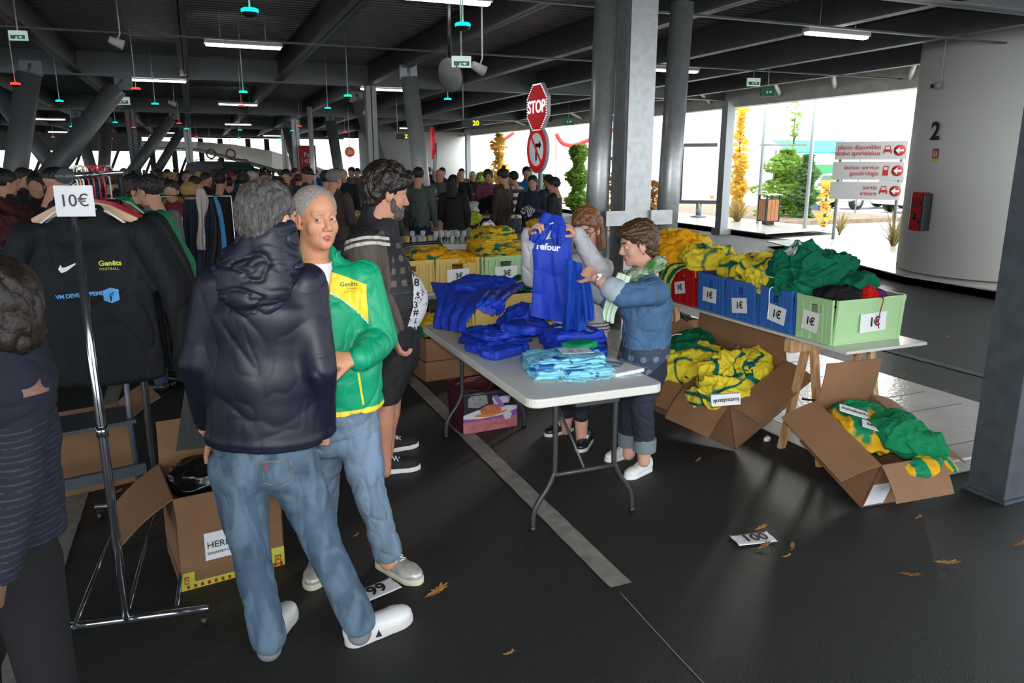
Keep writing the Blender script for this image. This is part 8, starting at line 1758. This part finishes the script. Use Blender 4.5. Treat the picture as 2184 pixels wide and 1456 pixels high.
def glass(kind, m):
    b = MB()
    if kind == 'stem': b.lathe([(0, .002), (.032, .002), (.032, .006), (.005, .012), (.004, .07), (.02, .085), (.036, .12), (.033, .17), (.031, .17), (.034, .12), (.018, .088), (0, .08)], n=16)
    elif kind == 'tumbler': b.lathe([(0, 0), (.028, 0), (.034, .11), (.031, .11), (.026, .01), (0, .01)], n=16)
    else: b.lathe([(0, 0), (.05, 0), (.065, .10), (.06, .16), (.055, .16), (.06, .10), (.045, .01), (0, .01)], n=18)
    return b.mesh('glass')
GMm = {k: glass(k, None) for k in ('stem', 'tumbler', 'jar')}
gi = 0
for x in np.arange(-.6, .56, .075):
    for row in (0, 1):
        kd = rr.choice(['stem', 'stem', 'tumbler']) if x > -.25 else rr.choice(['tumbler', 'tumbler', 'stem'])
        if .40 < x < .55: kd = 'jar'
        me = GMm[kd]
        if not me.materials: me.materials.append(M_GLS)
        o = bpy.data.objects.new({'stem': 'stemmed_glass', 'tumbler': 'tumbler', 'jar': 'glass_jar'}[kd], me); COL.objects.link(o); o.location = MT4 @ Vector((x + rr.uniform(-.012, .012), .08 + row*.12 + rr.uniform(-.02, .02), .781)); 
        c_ = rr.random(); m_ = M_GLA if (x < -.3 and c_ < .35) else M_GLG if abs(x-.24) < .03 and row == 0 else M_GLS
        if m_ is not M_GLS: o.material_slots[0].link = 'OBJECT'; o.material_slots[0].material = m_
        nm = {'stem': 'clear stemmed glass', 'tumbler': 'clear tumbler', 'jar': 'larger clear glass jar'}[kd]
        if m_ is M_GLA: nm = 'amber tinted ' + nm[6:]
        if m_ is M_GLG: nm = 'green ' + nm[6:]
        tag(o, '%s in the %s row on the white glassware table' % (nm, ('front', 'back')[row]), 'glass', '%s, %s row of the glassware table' % (nm, ('front', 'back')[row]))
def boxthing(name, px, py, dist, d, m, lab, cat, z=None, rz=0, bev=.004):
    p = gd(px, py, dist); z = p.z if z is None else z
    b = MB().bb(-d[0]/2, d[0]/2, -d[1]/2, d[1]/2, 0, d[2]); o = b.build(name, m, bevel=bev); o.location = (p.x, p.y, z); o.rotation_euler = (0, 0, rz); return tag(o, lab, cat)
# black bag, tray, mobile rail etc. near the glass table
t = empty('black_chair', (1.95, 6.95, 0), R(-15), 'black chair back rising behind the yellow three euro crate', 'chair')
MB().tube([(-.2, 0, 0), (-.2, 0, 1.02), (-.16, 0, 1.07), (.16, 0, 1.09), (.2, 0, 1.03), (.2, 0, 0)], .018, 8).build('frame', M_BLACK, t); MB().bb(-.2, .2, .0, .38, .44, .47).build('seat', M_BLACK, t); MB().bb(-.2, .2, -.01, .01, .98, 1.05).build('backrest', M_BLACK, t)
for x in (-.19, .19): MB().tube([(x, .37, .45), (x, .37, 0)], .014, 6).build('leg', M_BLACK, t)
T2, p2 = stall(1010, 437, .95, 13.0, 1.0, .5, M_TT, 'white table with carrier bags beside the long black coat', R(-20)); z2 = .95
crumple('carrier_bag', tuple(gd(1000, 400, 13.1).xy) + (1.07,), (.16, .12, .13), 401, mat('white_plastic_bag', (.75, .75, .78), .4), 0, 'white plastic carrier bag standing on the high bags table', 'bag', res=(60, 40))
crumple('carrier_bag', tuple(gd(1043, 400, 10.35).xy) + (.91,), (.13, .1, .13), 403, bpy.data.materials['white_plastic_bag'], 0, 'large white and pink plastic bag in front of the bags table', 'bag', res=(60, 40))
crumple('carrier_bag', tuple(gd(1008, 400, 12.85).xy) + (.93,), (.13, .06, .12), 405, mat('neon_yellow_plastic', (.62, .75, .02), .5), 0, 'neon yellow bag hanging at the edge of the bags table', 'bag', res=(50, 40))
boxthing('pink_box', 1030, 486, 10.1, (.24, .16, .12), mat('pale_pink_card', (.62, .48, .45), .6), 'pale pink box at the right end of the glassware table', 'box', .781)
boxthing('black_case', 1085, 497, 10.2, (.5, .3, .12), M_BLACK, 'black case right of the jersey stack on the far table', 'case', .80); boxthing('white_bin', 1090, 508, 10.2, (.5, .4, .8), M_TT, 'white plastic bin under the black case', 'bin', 0)
o = sheet('orange_garment', [(gd(908, 408, 12.4), gd(922, 405, 12.4)), (gd(905, 430, 12.4), gd(926, 430, 12.3)), (gd(906, 466, 12.4), gd(926, 464, 12.3))], mat('orange_cloth', (.75, .14, .01), .8), 30, 30, 3, .02, 4); tag(o, 'bright orange garment hanging over a chair behind the grey green jacket', 'garment')
p = gd(940, 470, 12.2); t = empty('folding_chair', (p.x, p.y, 0), R(20), 'wooden folding chair right of the orange garment', 'chair')
for x in (-.2, .2): MB().tube([(x, -.25, 0), (x, .2, .95)], .016, 6).build('leg', M_PINE, t); MB().tube([(x*.85, .25, 0), (x*.85, -.15, .48)], .016, 6).build('leg', M_PINE, t)
MB().bb(-.2, .2, -.2, .18, .45, .47).build('seat', M_PINE, t); MB().bb(-.2, .2, .17, .2, .75, .92).build('backrest', M_PINE, t)
# striped knitted hat on a hand / reel near the raised hands
crumple('striped_bag', tuple(gd(1124, 452, 12.2)), (.09, .08, .08), 411, mat('striped_white_black', (.6, .6, .58), .6, layers=[('p1', '101010')]), .4, 'white and black striped bag behind the raised jersey', 'bag', pat=lambda P, s: np.sin(P[:, 0]*160+P[:, 2]*60), res=(60, 60))
# left: dark tables, toys, clothes stand with scarf
T3, p3 = stall(545, 440, .8, 14.5, 1.9, .8, mat('pale_board', (.4, .38, .32), .6), 'cluttered stall table behind the navy hood', R(-10), front=M_DKT)
for i, (px, py, d, c, lab) in enumerate([(510, 425, (.3, .2, .28), (.35, .35, .36), 'grey box of bottles on the stall behind the navy hood'), (560, 437, (.3, .2, .06), (.55, .42, .2), 'low tan box on the stall behind the navy hood'), (585, 437, (.2, .15, .1), (.2, .12, .1), 'small brown box on the stall behind the navy hood'), (535, 438, (.12, .1, .05), (.1, .35, .05), 'small green item on the stall behind the navy hood')]): boxthing('stall_box', px, py, 14.8, tuple(1.4*q for q in d), mat('box_c%d' % i, c, .6), lab, 'box', .8)
boxthing('white_carton', 509, 500, 6.9, (.16, .2, .36), mat('pale_carton', (.5, .48, .45), .7), 'white printed carton left of the navy hood', 'box', .55); boxthing('carton', 505, 540, 6.9, (.4, .3, .55), M_CARD, 'brown carton under the white printed one', 'box', 0)
T4, p4 = stall(370, 470, .95, 12.8, 1.5, .8, M_DKT, 'dark toy table behind the grey hooded man', R(5), front=M_DKT)
rr = random.Random(31)
for i in range(22):
    c = rr.choice([(.4, .03, .05), (.05, .2, .4), (.5, .3, .03), (.1, .3, .08), (.5, .1, .2), (.4, .4, .4), (.25, .05, .25)]); px = 345 + rr.uniform(0, 55)
    o = crumple('toy', tuple(gd(px, 400, 13.0 + rr.uniform(0, .5)).xy) + (1.0 + rr.random()**2*.35,), (rr.uniform(.07, .12),)*2 + (rr.uniform(.07, .12),), 420+i, mat('toy_%d' % (i % 7), c, .5), 0, 'colourful toy heaped on the dark toy table', 'toy', 'toys on the dark toy table', res=(24, 16))
for i in range(10):
    c = rr.choice([(.05, .2, .4), (.4, .4, .45), (.3, .02, .03)]); boxthing('packet', 372 + rr.uniform(-8, 14), 400, 8.4 + .01*i, (.18, .12, .083), mat('packet_%d' % (i % 3), c, .5), 'small packet stacked at the left of the blue robe', 'packet', .4 + i*.084).__setitem__('group', 'packets left of the blue robe')
M_ROBE = cm('robe', (.020, .028, .055)); p = gd(430, 560, 6.6); t = empty('clothes_stand', (p.x, p.y, 0), R(-15), 'chrome clothes stand with dark blue robes and a pale scarf', 'clothes stand')
zt = gd(430, 418, 6.6).z
MB().tube([(-.28, 0, 0), (-.28, 0, zt), (.30, 0, zt), (.30, 0, 0)], .012, 8).build('frame', M_CHR, t); MB().bb(-.3, -.26, -.22, .22, 0, .03).bb(.28, .32, -.22, .22, 0, .03).build('foot', M_CHR, t)
def sh6(nm, pts, m, lab, d=6.5, **k):
    o = sheet(nm, [(gd(a, y, d), gd(b, y, d+.05)) for a, b, y in pts], m, 40, 50, **k); tag(o, lab, 'garment'); return o
sh6('robe', [(392, 425, 425), (390, 428, 480), (392, 430, 560), (396, 430, 660), (398, 432, 720)], M_ROBE, 'dark blue robe on the left side of the clothes stand', folds=3, amp=.02, seed=3)
sh6('robe', [(440, 460, 425), (434, 474, 470), (432, 470, 560), (436, 468, 640)], M_ROBE, 'dark blue robe on the right side of the clothes stand', folds=3, amp=.02, seed=5)
sh6('coat', [(452, 470, 432), (456, 482, 500), (446, 486, 570)], M_DKT, 'black coat right of the blue robes', d=6.4, folds=2, amp=.02, seed=7)
sh6('robe_edge', [(456, 462, 418), (464, 474, 450), (474, 486, 520), (474, 490, 600)], mat('azure_cloth', (.02, .16, .35), .7), 'azure and pink edged garment at the right end of the stand', d=6.36, folds=1, amp=.01, seed=8)
sh6('scarf', [(422, 436, 402), (420, 446, 430), (424, 438, 470), (422, 439, 510), (425, 438, 532)], mat('pale_beige_scarf', (.38, .33, .32), .9, bump=.3, bscale=150), 'pale beige scarf hanging on the clothes stand', d=6.3, folds=2, amp=.02, seed=9)
boxthing('box_stand', 374, 400, 8.4, (.34, .3, .4), M_DKT, 'dark stand under the small packets left of the blue robe', 'box', 0)
# far left dark tables
T5, p5_ = stall(50, 545, .78, 8.3, 1.8, .8, mat('pinkish_cloth', (.18, .12, .10), .8), 'table with a pinkish cloth at the far left edge', R(10), front=mat('pinkish_cloth2', (.14, .08, .08), .8))
crumple('red_bag', tuple(gd(20, 480, 6.6)), (.20, .16, .2), 440, mat('red_dotted_cloth', (.05, .004, .005), .8, layers=[('p1', '5a2020')]), 0, 'dark red dotted bundle at the far left edge', 'bundle', pat=.93, res=(90, 60)); boxthing('plinth', 20, 520, 6.6, (.45, .4, 1.07), M_DKT, 'dark plinth under the red dotted bundle', 'box', 0)
T6, p6_ = stall(70, 432, .9, 17, 2.4, .8, mat('drab_board', (.12, .11, .08), .7), 'drab table behind the red bundle at left', R(10)); boxthing('paper_stack', 58, 424, 17.2, (.6, .35, .12), M_PAPER, 'white papers lying on the drab table at left', 'papers', .9)
for i, (px, c) in enumerate([(18, (.02, .04, .12)), (50, (.16, .01, .02)), (8, (.12, .12, .1))]): crumple('cloth_item', tuple(gd(px, 400, 8.5).xy) + (.85,), (.16, .12, .08), 450+i, mat('item_%d' % i, c, .6), 0, ['navy', 'red', 'grey'][i] + ' item lying on the pinkish cloth table', 'item', res=(30, 20))
T7, p7_ = stall(745, 470, 1.0, 11, 1.0, .7, mat('dark_wares_board', (.2, .16, .1), .7), 'small wares table between the green-topped and the bearded man', R(-15), front=M_DKT)
rr = random.Random(8)
for i in range(18):
    c = rr.choice([(.02, .12, .3), (.5, .3, .05), (.1, .2, .1), (.4, .35, .25), (.3, .03, .03)]); o = crumple('small_ware', tuple(gd(722 + rr.uniform(0, 42), 400, 11.1 + rr.uniform(0, .4)).xy) + (1.06,), (rr.uniform(.06, .09), .06, rr.uniform(.05, .09)), 460+i, mat('ware_%d' % (i % 5), c, .5), 0, 'small colourful ware on the table left of the bearded man', 'ware', 'small wares left of the bearded man', res=(24, 16))
for kd, T in TP.items():
    if not T[2]: copy_ = T[0]
